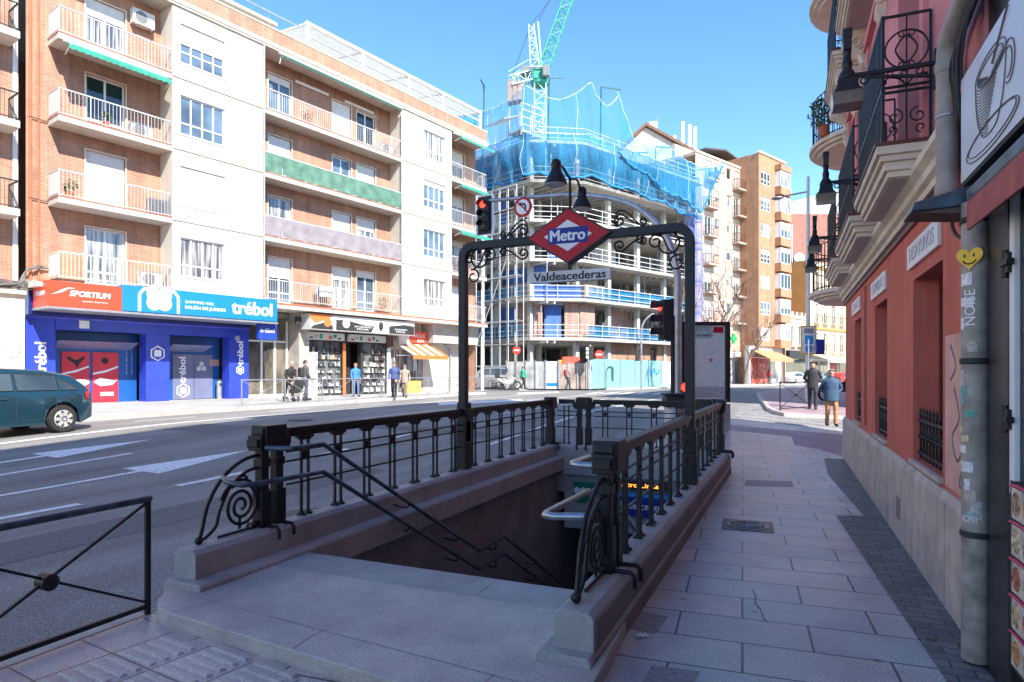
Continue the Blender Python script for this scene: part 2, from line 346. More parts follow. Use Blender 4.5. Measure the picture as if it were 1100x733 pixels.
# ================================================================== MATERIALS
ROAD=asphalt('asphalt')
PAVER=brickmat('granite_pavers',(.47,.455,.45),(.64,.53,.465),(.1,.095,.095),.8,.42,.008,rough=.42,rot=R_(-4.1),flat=True,big=.12,bump=.25,speck=.26)
SETTS=brickmat('dark_setts',(.16,.14,.14),(.25,.21,.2),(.07,.065,.065),.2,.1,.006,rough=.6,rot=0,flat=True,big=.1,bump=.5,speck=.15)
TACT=brickmat('tactile_paving',(.33,.23,.26),(.4,.28,.3),(.16,.12,.13),.3,.3,.008,rough=.6,rot=R_(-4.1),flat=True,bump=.4,speck=.15)
RIB=brickmat('ribbed_paving',(.4,.38,.37),(.5,.46,.44),(.07,.07,.075),.4,.4,.006,rough=.4,rot=R_(8),flat=True,bump=.4,speck=.2,off=0.)
SUNPAVE=brickmat('pale_paving',(.4,.385,.365),(.46,.44,.41),(.25,.24,.23),.4,.4,.01,rough=.8,flat=True,bump=.2,speck=.1)
GR_L=granite('granite_light',(.54,.5,.46),.55,.45)
GR_K=granite('granite_kerb',(.42,.42,.41),.6,.5)
GR_B=granite('granite_brown',(.22,.185,.17),.6,.45)
GR_W=granite('stairwell_stone',(.3,.29,.285),.7,.35,sc_=60)
CONC=mat('concrete',(.42,.4,.37),.85,var=.12,scale=2.5,bump=.2)
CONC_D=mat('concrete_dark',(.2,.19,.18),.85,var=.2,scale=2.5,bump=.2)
PLINTH=mat('plinth_stone',(.6,.49,.42),.8,var=.14,scale=5.,bump=.25,streak=.14,spec=.2)
IRON=mat('black_iron',(.016,.016,.019),.42,var=.3,scale=20,bump=.12,bscale=90,spec=.35)
IRON_B=mat('rubbed_iron_blue',(.05,.07,.1),.35,var=.6,scale=9,bump=.1,spec=.6)
STEEL=mat('handrail_steel',(.36,.36,.39),.28,metal=.85,var=.1,scale=8)
GALV=mat('galvanised_steel',(.42,.43,.45),.45,metal=.6,var=.15,scale=5)
PALEST=mat('pale_painted_steel',(.62,.62,.6),.5,var=.08,scale=4)
WHITEP=mat('white_paint',(.66,.65,.62),.6,var=.05,scale=3)
WHITEW=mat('white_render',(.6,.55,.47),.85,var=.05,scale=1.2,bump=.08,streak=.16)
CREAM=mat('cream_mouldings',(.72,.61,.47),.7,var=.1,scale=4,bump=.1)
SOFFIT=mat('grey_pink_soffit',(.56,.47,.43),.8,var=.08,scale=2)
REDW=mat('red_render',(.68,.18,.13),.75,var=.05,scale=1.6,bump=.08,bscale=25,var2=(.6,.155,.11),streak=.2,spec=.12)
REDP=mat('faded_pink_patch',(.7,.38,.31),.8,var=.12,scale=4)
REDUP=mat('pink_render',(.7,.24,.24),.75,var=.07,scale=1.5)
REDD=mat('dark_red_joinery',(.13,.025,.025),.4,var=.15,scale=3)
BLK=mat('black_paint',(.02,.02,.023),.35,var=.4,scale=12,bump=.1,bscale=30)
BLKM=mat('black_matt',(.03,.03,.032),.7,var=.3,scale=8)
RUB=mat('rubber',(.02,.02,.02),.8,var=.2,scale=10)
MARK=wornpaint('road_paint',(.8,.79,.77),.36)
MARK2=wornpaint('worn_zebra_paint',(.5,.49,.47),.5)
MRED=mat('sign_red',(.5,.012,.022),.4,var=.04,scale=2,spec=.25)
MBLUE=mat('sign_blue',(.015,.035,.27),.4,var=.04,scale=2,spec=.25)
MWHITE=mat('sign_white',(.8,.8,.8),.35,var=.03,scale=2)
GREYS=mat('sign_grey',(.64,.63,.62),.4,var=.06,scale=3)
TXTB=mat('text_black',(.015,.015,.018),.5,var=.1)
BRICK_L=brickmat('orange_brick',(.5,.24,.15),(.42,.185,.112),(.46,.35,.27),.26,.075,.009,rough=.9,bump=.3)
BRICK_P=brickmat('pale_brick',(.58,.42,.33),(.52,.36,.28),(.55,.44,.36),.26,.075,.008,rough=.9,bump=.2)
BRICK_O=brickmat('tower_brick',(.5,.255,.135),(.45,.22,.115),(.46,.3,.2),.26,.075,.008,rough=.9,bump=.2)
BRICK_R=brickmat('red_brick',(.42,.17,.12),(.34,.13,.095),(.4,.27,.22),.26,.075,.01,rough=.9,bump=.3)
BRICK_N=brickmat('new_brick',(.52,.27,.2),(.44,.2,.15),(.55,.45,.4),.3,.14,.018,rough=.9,bump=.3)
G_D=glassmat('dark_glass',(.03,.04,.05))
G_C=glassmat('curtained_glass',(.06,.075,.1),(.45,.44,.42))
G_B=glassmat('bluish_glass',(.09,.13,.18))
BLIND=mat('roller_blind',(.7,.68,.64),.6,var=.05,scale=5)
ALU=mat('white_aluminium',(.76,.76,.75),.45,var=.04,scale=4)
GREEN_A=mat('green_canvas',(.03,.29,.2),.8,var=.12,scale=3)
GREEN_M=mat('green_screen_mesh',(.1,.21,.15),.8,var=.25,scale=2)
LILAC=mat('grey_lilac_screen',(.27,.24,.255),.8,var=.15,scale=2)
BLUE_S=mat('shop_blue',(.03,.06,.5),.3,var=.12,scale=2)
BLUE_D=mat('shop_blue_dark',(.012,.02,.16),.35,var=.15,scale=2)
BLUE_F=mat('fascia_blue',(.01,.2,.6),.35,var=.03,scale=1)
BLUE_T=mat('teal_blue_frame',(.01,.09,.33),.35,var=.08,scale=1)
RED_F=mat('fascia_red',(.68,.07,.03),.4,var=.04,scale=1)
ORANGE=mat('orange_canvas',(.75,.17,.04),.8,var=.08,scale=3)
TERRA=mat('terracotta_edge',(.42,.14,.07),.7,var=.1,scale=3)
LGREY=mat('light_grey_panel',(.55,.55,.54),.6,var=.08,scale=2)
BEIGE=mat('beige_render',(.62,.45,.33),.85,var=.06,scale=1.2)
YELLOW=mat('cream_yellow_render',(.72,.56,.35),.85,var=.06,scale=1)
OCHRE=mat('ochre_render',(.55,.27,.08),.85,var=.07,scale=.8)
TIMB=mat('brown_timber',(.16,.075,.04),.7,var=.2,scale=4)
NET=netmat('blue_safety_net',(.02,.22,.43),.52)
NET2=netmat('thin_blue_net',(.025,.27,.5),.2)
SCREEN=netmat('blue_sheet',(.1,.2,.58),.8)
TEAL=mat('teal_hoarding',(.2,.44,.41),.6,var=.08,scale=1.2)
# ================================================================== GROUND
KX=-17.8
sheet('road',[[(-900,-300),(-4.05,-300),(-4.05,1500),(-900,1500)],[(-4.05,11.45),(900,11.45),(900,1500),(-4.05,1500)]],-.12,ROAD)
sheet('sidewalk',[[(-4.05,-25),(4,-25),(4,20),(2.6,20.1),(1.27,20.25),(-1.7,21.3),(-2.5,21.),(-3.1,18),(-4.05,12.6),(-4.05,11.45),(-1.1,11.3),(-1.1,4.3),(-4.05,4.3)]],0,PAVER)
k=MB(); strip(k,[(-4.05,-25),(-4.05,3.05)],.15,-.2,.006,1); strip(k,[(-4.05,11.5),(-4.05,12.6),(-3.1,18),(-2.5,21.),(-1.7,21.3),(1.27,20.25),(2.6,20.1),(4,20)],.15,-.2,.006,1)
struct(k.build('kerb',GR_L,None,.01))
# brick border along the red wall (a wedge: wall and paving are not quite parallel)
sheet('brick_border',[[(1.0,.8),(1.3,.8),(1.3,4.0),(1.0,13.9),(.5,13.9),(.48,11.7),(.716,8.45),(.424,8.37),(.737,4.1),(.83,2.8)]],.004,SETTS)
sheet('broken_paving',[[(.93,4.55),(.955,4.35),(1.04,4.2),(1.04,5.3),(.99,5.6),(1.0,5.1),(.96,4.95),(.985,4.75)]],.0075,mat('dark_soil',(.05,.045,.04),.95,var=.4,scale=40,bump=.6,bscale=60))
sheet('tactile_strip',[[tuple(ground(*p)[:2]) for p in ((783,456.5),(906,467),(904,490),(880,483),(853,478),(851,470),(845,468.5),(783,462))]],.004,TACT)
# patch of reddish slabs already in texture; ribbed tiles at lower left
sheet('ribbed_paving',[[(-4.03,.6),(-1.55,.25),(-1.75,2.62),(-3.72,2.92),(-4.03,3.0)]],.003,RIB)
rb=MB(); cA=math.cos(R_(-8)); sA=math.sin(R_(-8))
for i in range(-12,12):
    for j in range(-3,12):
        for q in range(5):
            u=i*.4+.2; v=j*.4+.04+q*.08
            x=u*cA-v*sA; y=u*sA+v*cA
            if not(-3.84<x<-1.8 and .45<y<2.68-.11*(x+1.8)): continue
            hw=.17
            P=[]
            for (a,b_,z) in ((-hw,-.023,.003),(hw,-.023,.003),(hw,.023,.003),(-hw,.023,.003),(-hw+.014,-.012,.016),(hw-.014,-.012,.016),(hw-.014,.012,.016),(-hw+.014,.012,.016)):
                uu,vv=u+a,v+b_; P.append((uu*cA-vv*sA,uu*sA+vv*cA,z))
            rb.add(P,[(4,5,6,7),(0,1,5,4),(1,2,6,5),(2,3,7,6),(3,0,4,7)])
struct(rb.build('ribbed_paving_bars',RIB))
# far-left sidewalk in front of the shops, and the corner across the side street
FH=R_(12.4); FD=Vector((math.sin(FH),math.cos(FH),0)); FI=Vector((-FD.y,FD.x,0)); FP=Vector((-23.5,18.7,0))
def fp(s,y,z=0): v=FP+FD*s+FI*y; return (v.x,v.y)
sheet('far_sidewalk',[[(KX,-20),(KX,36.5),fp(18.5,.3),fp(21.5,1),fp(21.5,4),fp(-40,4)]],0,SUNPAVE)
sheet('corner_sidewalk',[[tuple(ground(*p)[:2]) for p in ((842,444),(832,441.5),(824,438),(822,435.5))]+[(-1.6,33),(-2.2,42),(-.5,60),(14,60),(14,27.3)]],.0,TACT)
k=MB(); strip(k,[(KX,-20),(KX,36.5),fp(18.5,.3)],.18,-.2,.006,1)
strip(k,[(14,27.3)]+[tuple(ground(*p)[:2]) for p in ((842,444),(832,441.5),(824,438),(822,435.5))]+[(-1.6,33),(-2.2,42),(-.5,60)],.16,-.2,.008,-1)
struct(k.build('far_kerb',GR_L,None,.01))
V1=at(573,54); V2=at(622,54.5); RH=R_(25.3); RD=Vector((math.sin(RH),math.cos(RH),0)); RI=Vector((-RD.y,RD.x,0))
a=V1+Vector((-6,7,0))-RI*0; 
sheet('north_sidewalk',[[(V1.x-9,V1.y+1),(V1.x+.5,V1.y-4.2),tuple((V2-RI*4.)[:2]),tuple((V2-RI*4.+RD*95)[:2]),tuple((V2+RI*4+RD*95)[:2]),tuple((V2+RI*4)[:2]),(V1.x,V1.y+5),(V1.x-9,V1.y+9)]],0,SUNPAVE)
k=MB(); strip(k,[(V1.x-9,V1.y+1),(V1.x+.5,V1.y-4.2),tuple((V2-RI*4.)[:2]),tuple((V2-RI*4.+RD*95)[:2])],.18,-.2,.006,1); struct(k.build('north_kerb',GR_L,None))
# road markings
def marks(name,polys,m=None): sheet(name,polys,-.114,m or MARK,step=.7)
def road_poly(*pts): return [tuple(ground(x,y,-.12)[:2]) for x,y in pts]
def rect(x,y0,y1,w=.12): return [(x-w/2,y0),(x+w/2,y0),(x+w/2,y1),(x-w/2,y1)]
marks('lane_marking',[rect(-12.05,-12,8.7,.11),rect(-11.6,12.2,30,.1),rect(-11.4,32,60,.1)]+[rect(-8.85,y,y+1.35,.16) for y in (-3.3,-.3,4.3,7.15,10.)]+[rect(-8.85,y,y+1.2,.12) for y in (13,16,19,22,25,28,31,34)])
marks('lane_arrow_marking',[rect(-10.45,2.2,7.7,.13),[(-10.9,7.7),(-9.98,7.7),(-10.45,10.15)],rect(-13.1,2.0,7.7,.13),[(-13.5,7.7),(-12.72,7.7),(-13.1,10.0)]])
marks('bay_marking',[rect(-15.05,-10,40,.14),rect(-6.5,13.5,38,.12)]+[rect(-16.55,y,y+2.0,.1) for y in range(-8,36,5)])
marks('stop_marking',[road_poly((470,433),(560,429),(562,431),(472,435.5)),road_poly((555,422.4),(600,421),(601,422),(556,423.6))])
DARKA=mat('fresh_asphalt',(.16,.155,.15),.8,var=.25,scale=30,bump=.4,bscale=80)
for q in ([(-7.6,3.2),(-6.7,3.2),(-6.75,9.8),(-7.55,9.9)],[(-14.6,11),(-12.6,11.2),(-12.7,12.6),(-14.5,12.4)],[(-10.2,14),(-5.2,14.6),(-5.2,15.3),(-10.2,14.8)]): sheet('road_patch',[q],-.117,DARKA,step=.7)
for x,y,lab in ((-5.6,6.4,'round iron drain cover in the road beside the left railing'),(-12.9,14.4,'round iron drain cover far out in the road')):
    t=thing('drain_cover',lab,'drain cover',(x,y,ramp(x,y)-.12)); MB().lathe([(.34,.0),(.34,.012),(.3,.016),(.01,.016)],(0,0,0),24).build('cover',mat('dark_cast_iron',(.07,.07,.07),.55,metal=.3,var=.3,scale=25,bump=.5,bscale=50),t)
# zebra across the side street
zs=[]
for q in range(6):
    y0=21.45+q*.98; zs.append([(-1.9,y0+.62),(2.9,y0-.4),(2.9,y0+.12),(-1.9,y0+1.14)])
marks('zebra_crossing',zs,MARK2)
marks('north_zebra',[[(x,y),(x+.5,y),(x+.5,y+3.4),(x,y+3.4)] for x,y in [(-4.4+i*1.0,41.2+i*.2) for i in range(-8,1)]])
# ================================================================== METRO ENTRANCE: stairs and stone
XL,XR=-3.99,-1.31           # inner wall faces
st=MB()
z=.1; y=4.4
prof=[]
for i in range(10):
    prof.append((y,z)); z-=.17; prof.append((y,z)); y+=.305
prof.append((y,z)); y=8.55; 
for i in range(12):
    prof.append((y,z)); z-=.17; prof.append((y,z)); y+=.305
prof.append((y,z)); prof.append((20,z)); prof.append((20,z-.4)); prof.append((4.4,z-.4))
st.prism(prof,(0,1,0),(0,0,1),(1,0,0),(0,0,0),XL+.002,XR-.002)
struct(st.build('stairs',GR_W,None,.012))
pl=MB()
# platform with a rounded left corner, its front edge a kerb course
fr=[(-3.55,2.93),(-1.82,2.75),(-.9,2.66)]
cn=[(-4.235,3.6),(-4.2,3.4),(-4.12,3.24),(-4.02,3.1),(-3.9,3.0),(-3.74,2.945)]
outer=cn+fr+[(-.98,4.02),(-4.235,4.02)]
struct(MB().prism(outer,(1,0,0),(0,1,0),(0,0,1),(0,0,0),-.1,.097).build('entrance_platform',GR_L,None,.008))
struct(MB().prism([(-4.0,4.024),(-1.1,4.024),(-1.1,4.42),(-4.0,4.42)],(1,0,0),(0,1,0),(0,0,1),(0,0,0),-.1,.1).build('top_step',GR_K,None,.008))
# shallow joints of the platform slabs
jm=MB()
for (x0,y0,x1,y1) in ((-3.75,3.22,-1.15,2.98),(-2.6,2.84,-2.62,3.13),(-1.45,2.72,-1.42,3.02),(-3.35,4.03,-3.35,4.41),(-2.05,4.03,-2.05,4.41)):
    d=Vector((x1-x0,y1-y0,0)).normalized(); nn=Vector((-d.y,d.x,0))*.0022; z=.1025 if y0>4.02 else .0985
    jm.poly([(x0+nn.x,y0+nn.y,z),(x1+nn.x,y1+nn.y,z),(x1-nn.x,y1-nn.y,z),(x0-nn.x,y0-nn.y,z)])
struct(jm.build('platform_joints',CONC_D))
def parapet(name,label,x0,x1,y0,y1,ledge_x0,ledge_x1,ly0,top=.355):
    t=thing(name,label,'parapet',((x0+x1)/2,y0,0)); ox,oy=(x0+x1)/2,y0
    a=MB(); ch=.035
    pr=[(x0-ox,-.15),(x1-ox,-.15),(x1-ox,top-ch),(x1-ox-ch,top),(x0-ox+ch,top),(x0-ox,top-ch)]
    a.prism(pr,(1,0,0),(0,0,1),(0,1,0),(0,0,0),0,y1-y0)
    a.build('coping',[GR_K],t,.006)
    b=MB(); b.prism([(ledge_x0-ox,-.1),(ledge_x1-ox,-.1),(ledge_x1-ox,.12),(ledge_x1-ox-.015,.145),(ledge_x0-ox+.015,.145),(ledge_x0-ox,.12)],(1,0,0),(0,0,1),(0,1,0),(0,0,0),ly0-oy,y1-y0-.01)
    b.build('plinth_course',GR_K,t,.01)
    return t
parapet('stone_parapet','long granite parapet on the road side of the stairs, under the left railing',-4.215,-3.995,3.38,11.3,-4.23,-3.855,3.3)
pr=parapet('stone_parapet','long granite parapet beside the sidewalk, square near end at the platform',-1.225,-.995,3.36,11.25,-1.3,-.985,3.27)

# brown stained outer face
b=MB(); b.box(.115,.122,.05,7.88,.146,.29); b.box(.125,.13,.0,7.88,-.1,.1); b.build('stained_face',GR_B,pr)
t=thing('stone_parapet','short granite parapet closing the far end of the stairwell','parapet',(-2.63,11.3,0))
a=MB(); a.prism([(-.16,-.5),(.16,-.5),(.16,.32),(.125,.355),(-.125,.355),(-.16,.32)],(0,1,0),(0,0,1),(1,0,0),(0,.0,0),-1.36,1.355); a.build('coping',GR_K,t,.006)
# stairwell walls
def swall(label,x0,x1):
    o=MB().box(x0,x1,4.43,11.2,-4.6,-.002).box(x0,x1,11.2,24,-4.6,-.3).build('stairwell_wall',GR_W,None,.004); tag(o,label,'wall'); return o
swall('brown stone wall lining the left side of the stairwell, carrying two handrails',-4.21,XL)
swall('brown stone wall on the sidewalk side of the stairwell',XR,-1.02)
t=thing('stairwell_wall','concrete end wall of the stairwell with a dark passage under it','wall',(-2.6,11.2,0))
a=MB(); a.box(-1.255,1.255,-.06,.3,-1.15,-.001); a.build('lintel',CONC,t,.01)
a=MB(); a.box(-1.255,1.255,-.12,-.062,-.18,-.04); a.build('ledge',GR_K,t,.01)
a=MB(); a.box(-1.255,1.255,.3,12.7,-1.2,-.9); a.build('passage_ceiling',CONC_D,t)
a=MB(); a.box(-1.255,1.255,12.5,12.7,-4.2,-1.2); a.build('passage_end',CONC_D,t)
# signs on the lintel
def plate(name,label,cat,cx,cz,w,h,y,m,th=.03):
    t=thing(name,label,cat,(cx,y,cz)); MB().box(-w/2,w/2,0,th,-h/2,h/2).build('panel',m,t,.004); return t
GREENS=mat('sign_green',(.0,.16,.09),.4,var=.05)
t=plate('defibrillator_sign','dark green sign with a white heart on the stairwell end wall','sign',-3.42,-.48,.5,.36,11.1,GREENS)
hp=[]
for i in range(40):
    a=2*PI*i/40; hp.append((.0072*16*math.sin(a)**3-.12,.0075*(13*math.cos(a)-5*math.cos(2*a)-2*math.cos(3*a)-math.cos(4*a))))
MB().prism(hp,(1,0,0),(0,0,1),(0,-1,0),(0,0,0),.001,.004).build('heart_symbol',MWHITE,t)
text('DEA',MWHITE,(.12,-.001,.02),(1,0,0),(0,0,1),w=.2,h=.13,parent=t)
t=plate('station_sign','blue station name sign on the stairwell end wall below an orange display','sign',-2.42,-.62,.98,.42,11.08,MBLUE)
MB().box(-.485,.485,-.006,0,.13,.2).build('pale_band',mat('band_blue',(.05,.3,.6),.4),t)
text('Valdeacederas',MWHITE,(0,-.002,-.02),(1,0,0),(0,0,1),w=.9,h=.13,parent=t,bold=.01)
t=plate('message_display','black message display with orange letters above the blue station sign','display',-2.45,-.28,.9,.14,11.06,BLK,.06)
LED=mat('orange_led',(1,.3,.05),.5); LED.node_tree.nodes['Principled BSDF'].inputs['Emission Color'].default_value=(1,.25,.03,1); LED.node_tree.nodes['Principled BSDF'].inputs['Emission Strength'].default_value=1.2
text('Metro Linea 1',LED,(0,-.002,0),(1,0,0),(0,0,1),w=.8,h=.075,parent=t)
# ================================================================== METRO RAILINGS
def blockpost(t,x,along=True,h0=.355):
    """double post: two bars under one shared cap; local x runs along the railing"""
    a=MB()
    for dx in ((-.085,.085) if along else (0,)):
        a.box(x+dx-.04,x+dx+.04,-.04,.04,h0,1.02)
        a.box(x+dx-.055,x+dx+.055,-.055,.055,h0,h0+.3)
        a.box(x+dx-.05,x+dx+.05,-.05,.05,.86,.93)
        a.tube([(x+dx,-.05,h0+.012),(x+dx,-.165,h0+.012),(x+dx,-.19,h0-.02),(x+dx,-.19,h0-.09)],.017,6)
        a.tube([(x+dx,.05,h0+.012),(x+dx,.15,h0+.012),(x+dx,.165,h0-.02),(x+dx,.165,h0-.07)],.017,6)
    a.build('post',IRON,t,.006)
    c=MB(); w=.17 if along else .09
    c.box(x-w,x+w,-.075,.075,1.0,1.13); c.box(x-w+.05,x+w-.05,-.085,.085,1.02,1.21); c.box(x-w-.03,x+w+.03,-.06,.06,1.03,1.1); c.box(x-w+.025,x+w-.025,-.065,.065,1.13,1.19)
    c.build('post_cap',IRON,t,.008)
BAL=None
def railing(t,x0,x1,n,first=None):
    a=MB(); a.box(x0,x1,-.045,.045,1.125,1.17); a.box(x0,x1,-.03,.03,1.085,1.125)
    p=(x1-x0)/n
    for i in range(n):
        c=x0+p*(i+.5); a.box(c-.1,c+.1,-.026,.026,1.06,1.086); a.box(c-.07,c+.07,-.022,.022,1.042,1.062)
    a.build('top_rail',IRON,t,.006)
    for zz in (.955,.87,.665): MB().box(x0,x1,-.008,.008,zz-.009,zz+.009).build('cross_bar',IRON,t)
    global BAL
    for i in range(n):
        c=x0+p*(i+.5)
        for s in (-.045,.045):
            if BAL is None:
                b=MB(); b.bar((0,0,.355),(0,0,1.05),.021,(1,0,0)); b.box(-.022,.022,-.035,.035,.356,.376); b.box(-.016,.016,-.016,.016,.376,.392)
                BAL=b.build('baluster',IRON,t); BAL.location=(c+s,0,0)
            else:
                o=BAL.copy(); COL.objects.link(o); o.parent=t; o.location=(c+s,0,0)
        q=MB(); q.lathe([(.034,-.012),(.034,.012)],(c,0,.912),10,'y'); q.lathe([(.014,-.02),(.014,.02)],(c,0,.912),8,'y'); q.build('rosette',IRON,t)
def scrollend(t,x,dirn):
    """curved wrought scroll at the end of a railing; local x along, dirn=-1 goes to smaller x"""
    a=MB(); D=dirn
    def tb(pts,r): a.tube([(x+D*p[0],0,p[1]) for p in pts],r,7,ref=(0,1,0))
    tb(catmull([(0,.965),(.2,.94),(.4,.83),(.54,.65),(.60,.45),(.62,.40)]),.016)
    tb(catmull([(0,.86),(.17,.84),(.33,.74),(.43,.58),(.47,.46),(.56,.395),(.615,.385)]),.014)
    tb(spiral((.22,.575),.185,.03,R_(60),R_(60+720+200),60),.014)
    tb(spiral((.22,.575),.215,.2,R_(20),R_(170),18),.012)
    tb([(.235,.39),(.235,.5)],.012); tb(spiral((.2,.77),.045,.045,0,2*PI,12),.012)
    tb([(.06,.37),(.45,.37)],.012)
    a.ball((x+D*.625,0,.385),.032); a.ball((x+D*.08,0,.40),.03); a.ball((x+D*.36,0,.86),.02)
    a.build('scroll_bracket',IRON,t,0,True)
HB=PI/2     # rotation: local x -> world +Y, local y -> world -X
t=thing('iron_railing','black iron railing along the road side of the stairs, scrolled near end','railing',(-4.13,4.24,0),HB)
blockpost(t,.0); railing(t,.2,3.48,7); railing(t,3.62,6.75,7); blockpost(t,6.93); scrollend(t,-.09,-1)
a=MB(); a.box(3.47,3.63,-.075,.075,.355,1.2); a.box(3.45,3.65,-.09,.09,1.06,1.17); a.box(3.49,3.61,-.08,.08,1.2,1.25); a.build('arch_socket',IRON,t,.01)
t=thing('iron_railing','black iron railing beside the sidewalk, seen end on, scroll at its near end','railing',(-1.135,4.2,0),HB)
blockpost(t,.0); railing(t,.2,3.42,7); railing(t,3.58,6.75,7); blockpost(t,6.93); scrollend(t,-.09,-1)
t=thing('iron_railing','shorter black iron railing across the far end of the stairwell','railing',(-4.13,11.3,0),0)
blockpost(t,.6); railing(t,.78,2.52,4); blockpost(t,2.7)
MB().box(.12,.42,-.03,.03,1.09,1.17).build('top_rail',IRON,t,.006)
for zz in (.955,.87,.665): MB().box(.08,.5,-.008,.008,zz-.009,zz+.009).build('cross_bar',IRON,t)
for s in (.22,.31):
    o=BAL.copy(); COL.objects.link(o); o.parent=t; o.location=(s,0,0)
# ================================================================== ARCH WITH THE DIAMOND SIGN
AY=7.77; AX0,AX1=-4.13,-1.135; AW=AX1-AX0
t=thing('metro_arch','black arch over the stairs carrying the red Metro diamond, name board and two bell lamps','arch',(AX0,AY,0))
path=[(0,0,1.15),(0,0,3.2)]+[(.16-.16*math.cos(a),0,3.2+.16*math.sin(a)) for a in [PI/2*i/6 for i in range(1,7)]]
path+=[(AW-x,0,z_) for x,_,z_ in path[::-1]]
path=[(0,0,.36)]+path[0:1]+path[1:-1]+[(AW,0,1.15),(AW,0,.36)]
a=MB(); a.tube(path,.075,4,ref=(0,1,0),ph=PI/4); a.build('frame',IRON,t,.008)
a=MB()
for xx in (0,AW): a.box(xx-.085,xx+.085,-.085,.085,.356,.72); a.box(xx-.075,xx+.075,-.075,.075,.72,1.0)
a.build_each('post_base',IRON,t,.01)
def sscroll(pts,r=.012,par=t):
    m=MB(); m.tube([(p[0],0,p[1]) for p in pts],r,6,ref=(0,1,0)); m.build('scroll_ornament',IRON,par,0,True)
cx=AW/2+.02
BZ=3.36
for sx in (-1,1):
    for sz in (-1,1):
        # feather scrolls each side of the diamond, above and below the beam
        x0=cx+sx*.56
        P=spiral((x0+sx*.10,BZ+sz*.16),.02,.075,R_(0),R_(400),20)
        A=[(cx+sx*abs(p[0]-cx) if False else p[0],p[1]) for p in P]
        c1=(x0+sx*.08,BZ+sz*.15); c2=(x0+sx*.36,BZ+sz*.12)
        sp1=spiral(c1,.02,.085,0,1,1); 
        pts=[]
        for i in range(22):
            th=i/21*R_(480); rr=.018+.062*i/21
            pts.append((c1[0]-sx*rr*math.cos(th),c1[1]-sz*rr*math.sin(th)*-1))
        pts2=[]
        for i in range(18):
            th=i/17*R_(400); rr=.05-.036*i/17
            pts2.append((c2[0]+sx*rr*math.sin(th),c2[1]-sz*rr*math.cos(th)*1))
        mid=[((pts[-1][0]*.5+pts2[0][0]*.5),(pts[-1][1]*.5+pts2[0][1]*.5)-sz*.02)]
        sscroll(pts+mid+pts2)
        if sz>0: sscroll(catmull([(c1[0]-sx*.07,c1[1]-.04),(c1[0]-sx*.03,c1[1]+.12),(c1[0]+sx*.08,c1[1]+.1),(c1[0]+sx*.2,c1[1]-.02),(c1[0]+sx*.27,c1[1]-.09)],6),.01)
for sx,xx in ((1,0),(-1,AW)):
    zz=3.31
    def loop(cx_,cz_,r,a0,a1,n=20,k=.35): return [(cx_+sx*(r*(1-(1-k)*i/n))*math.cos(a0+(a1-a0)*i/n),cz_+(r*(1-(1-k)*i/n))*math.sin(a0+(a1-a0)*i/n)) for i in range(n+1)]
    sscroll(loop(xx+sx*.40,zz-.09,.085,R_(90),R_(-330)))
    sscroll(loop(xx+sx*.25,zz-.12,.14,R_(40),R_(380),24,.8),.013)
    sscroll(loop(xx+sx*.15,zz-.36,.1,R_(110),R_(-290)))
    sscroll(catmull([(xx+sx*.42,zz),(xx+sx*.33,zz-.03),(xx+sx*.24,zz-.2),(xx+sx*.14,zz-.27)],6))
    sscroll(loop(xx+sx*.1,zz-.13,.07,R_(0),R_(300),14,.5))
    sscroll(loop(xx+sx*.58,zz-.05,.055,R_(60),R_(-280)))
# diamond
DW,DH=.565,.352; dz=3.372


rim=MB(); rim.prism([(-DW,0),(0,-DH),(DW,0),(0,DH)],(1,0,0),(0,0,1),(0,-1,0),(cx,0,dz),-.085,.085)
rim=rim.build('diamond_sign',IRON,t,.004)
MB().prism([(-DW+.035,0),(0,-DH+.022),(DW-.035,0),(0,DH-.022)],(1,0,0),(0,0,1),(0,-1,0),(cx,0,dz),-.0885,.0885).build('red_face',MRED,rim)
W2,H2=.315,.196
MB().prism([(-W2,0),(0,-H2),(W2,0),(0,H2)],(1,0,0),(0,0,1),(0,-1,0),(cx,0,dz),-.0915,.0915).build('white_rhombus',MWHITE,rim)
MB().box(cx-.262,cx+.262,-.0945,.0945,dz-.098,dz+.098).build('blue_band',MBLUE,rim)
text('Metro',MWHITE,(cx,-.0945,dz+.003),(1,0,0),(0,0,1),w=.455,h=.135,parent=rim,heavy=.007)
nb=MB(); nb.box(cx-.535,cx+.535,-.04,.04,2.805,2.945); nb=nb.build('name_board',GREYS,t,.004)
text('Valdeacederas',TXTB,(cx,-.041,2.876),(1,0,0),(0,0,1),w=.95,h=.1,parent=nb,heavy=.0035)
a=MB(); a.box(cx-.02,cx+.02,-.03,.03,2.94,3.03); a.tube([(cx,0,3.7),(cx,0,4.12)],.018,8); a.build('hanger',IRON,t)
a=MB(); a.tube(catmull([(cx+.03,-.60,4.03),(cx+.03,-.5,4.12),(cx,-.28,4.17),(cx,0,4.11),(cx-.0,.28,4.17),(cx-.03,.5,4.12),(cx-.03,.6,4.03)],6),.016,8); a.build('lamp_bracket',IRON,t,0,True)
for s in (-1,1):
    l=MB(); X0,Y0=cx-.03*s,.60*s
    l.lathe([(.135,3.87),(.13,3.885),(.128,3.9),(.1,3.96),(.068,4.02),(.058,4.05),(.062,4.09),(.058,4.13),(.035,4.16),(.01,4.17)],(X0,Y0,0),20)
    l=l.build('bell_lamp',IRON,t,0,True)
    g=MB(); g.lathe([(.115,3.858),(.12,3.868)],(X0,Y0,0),16); g.build('lamp_glass',mat('lamp_glass',(.5,.5,.48),.2),l)
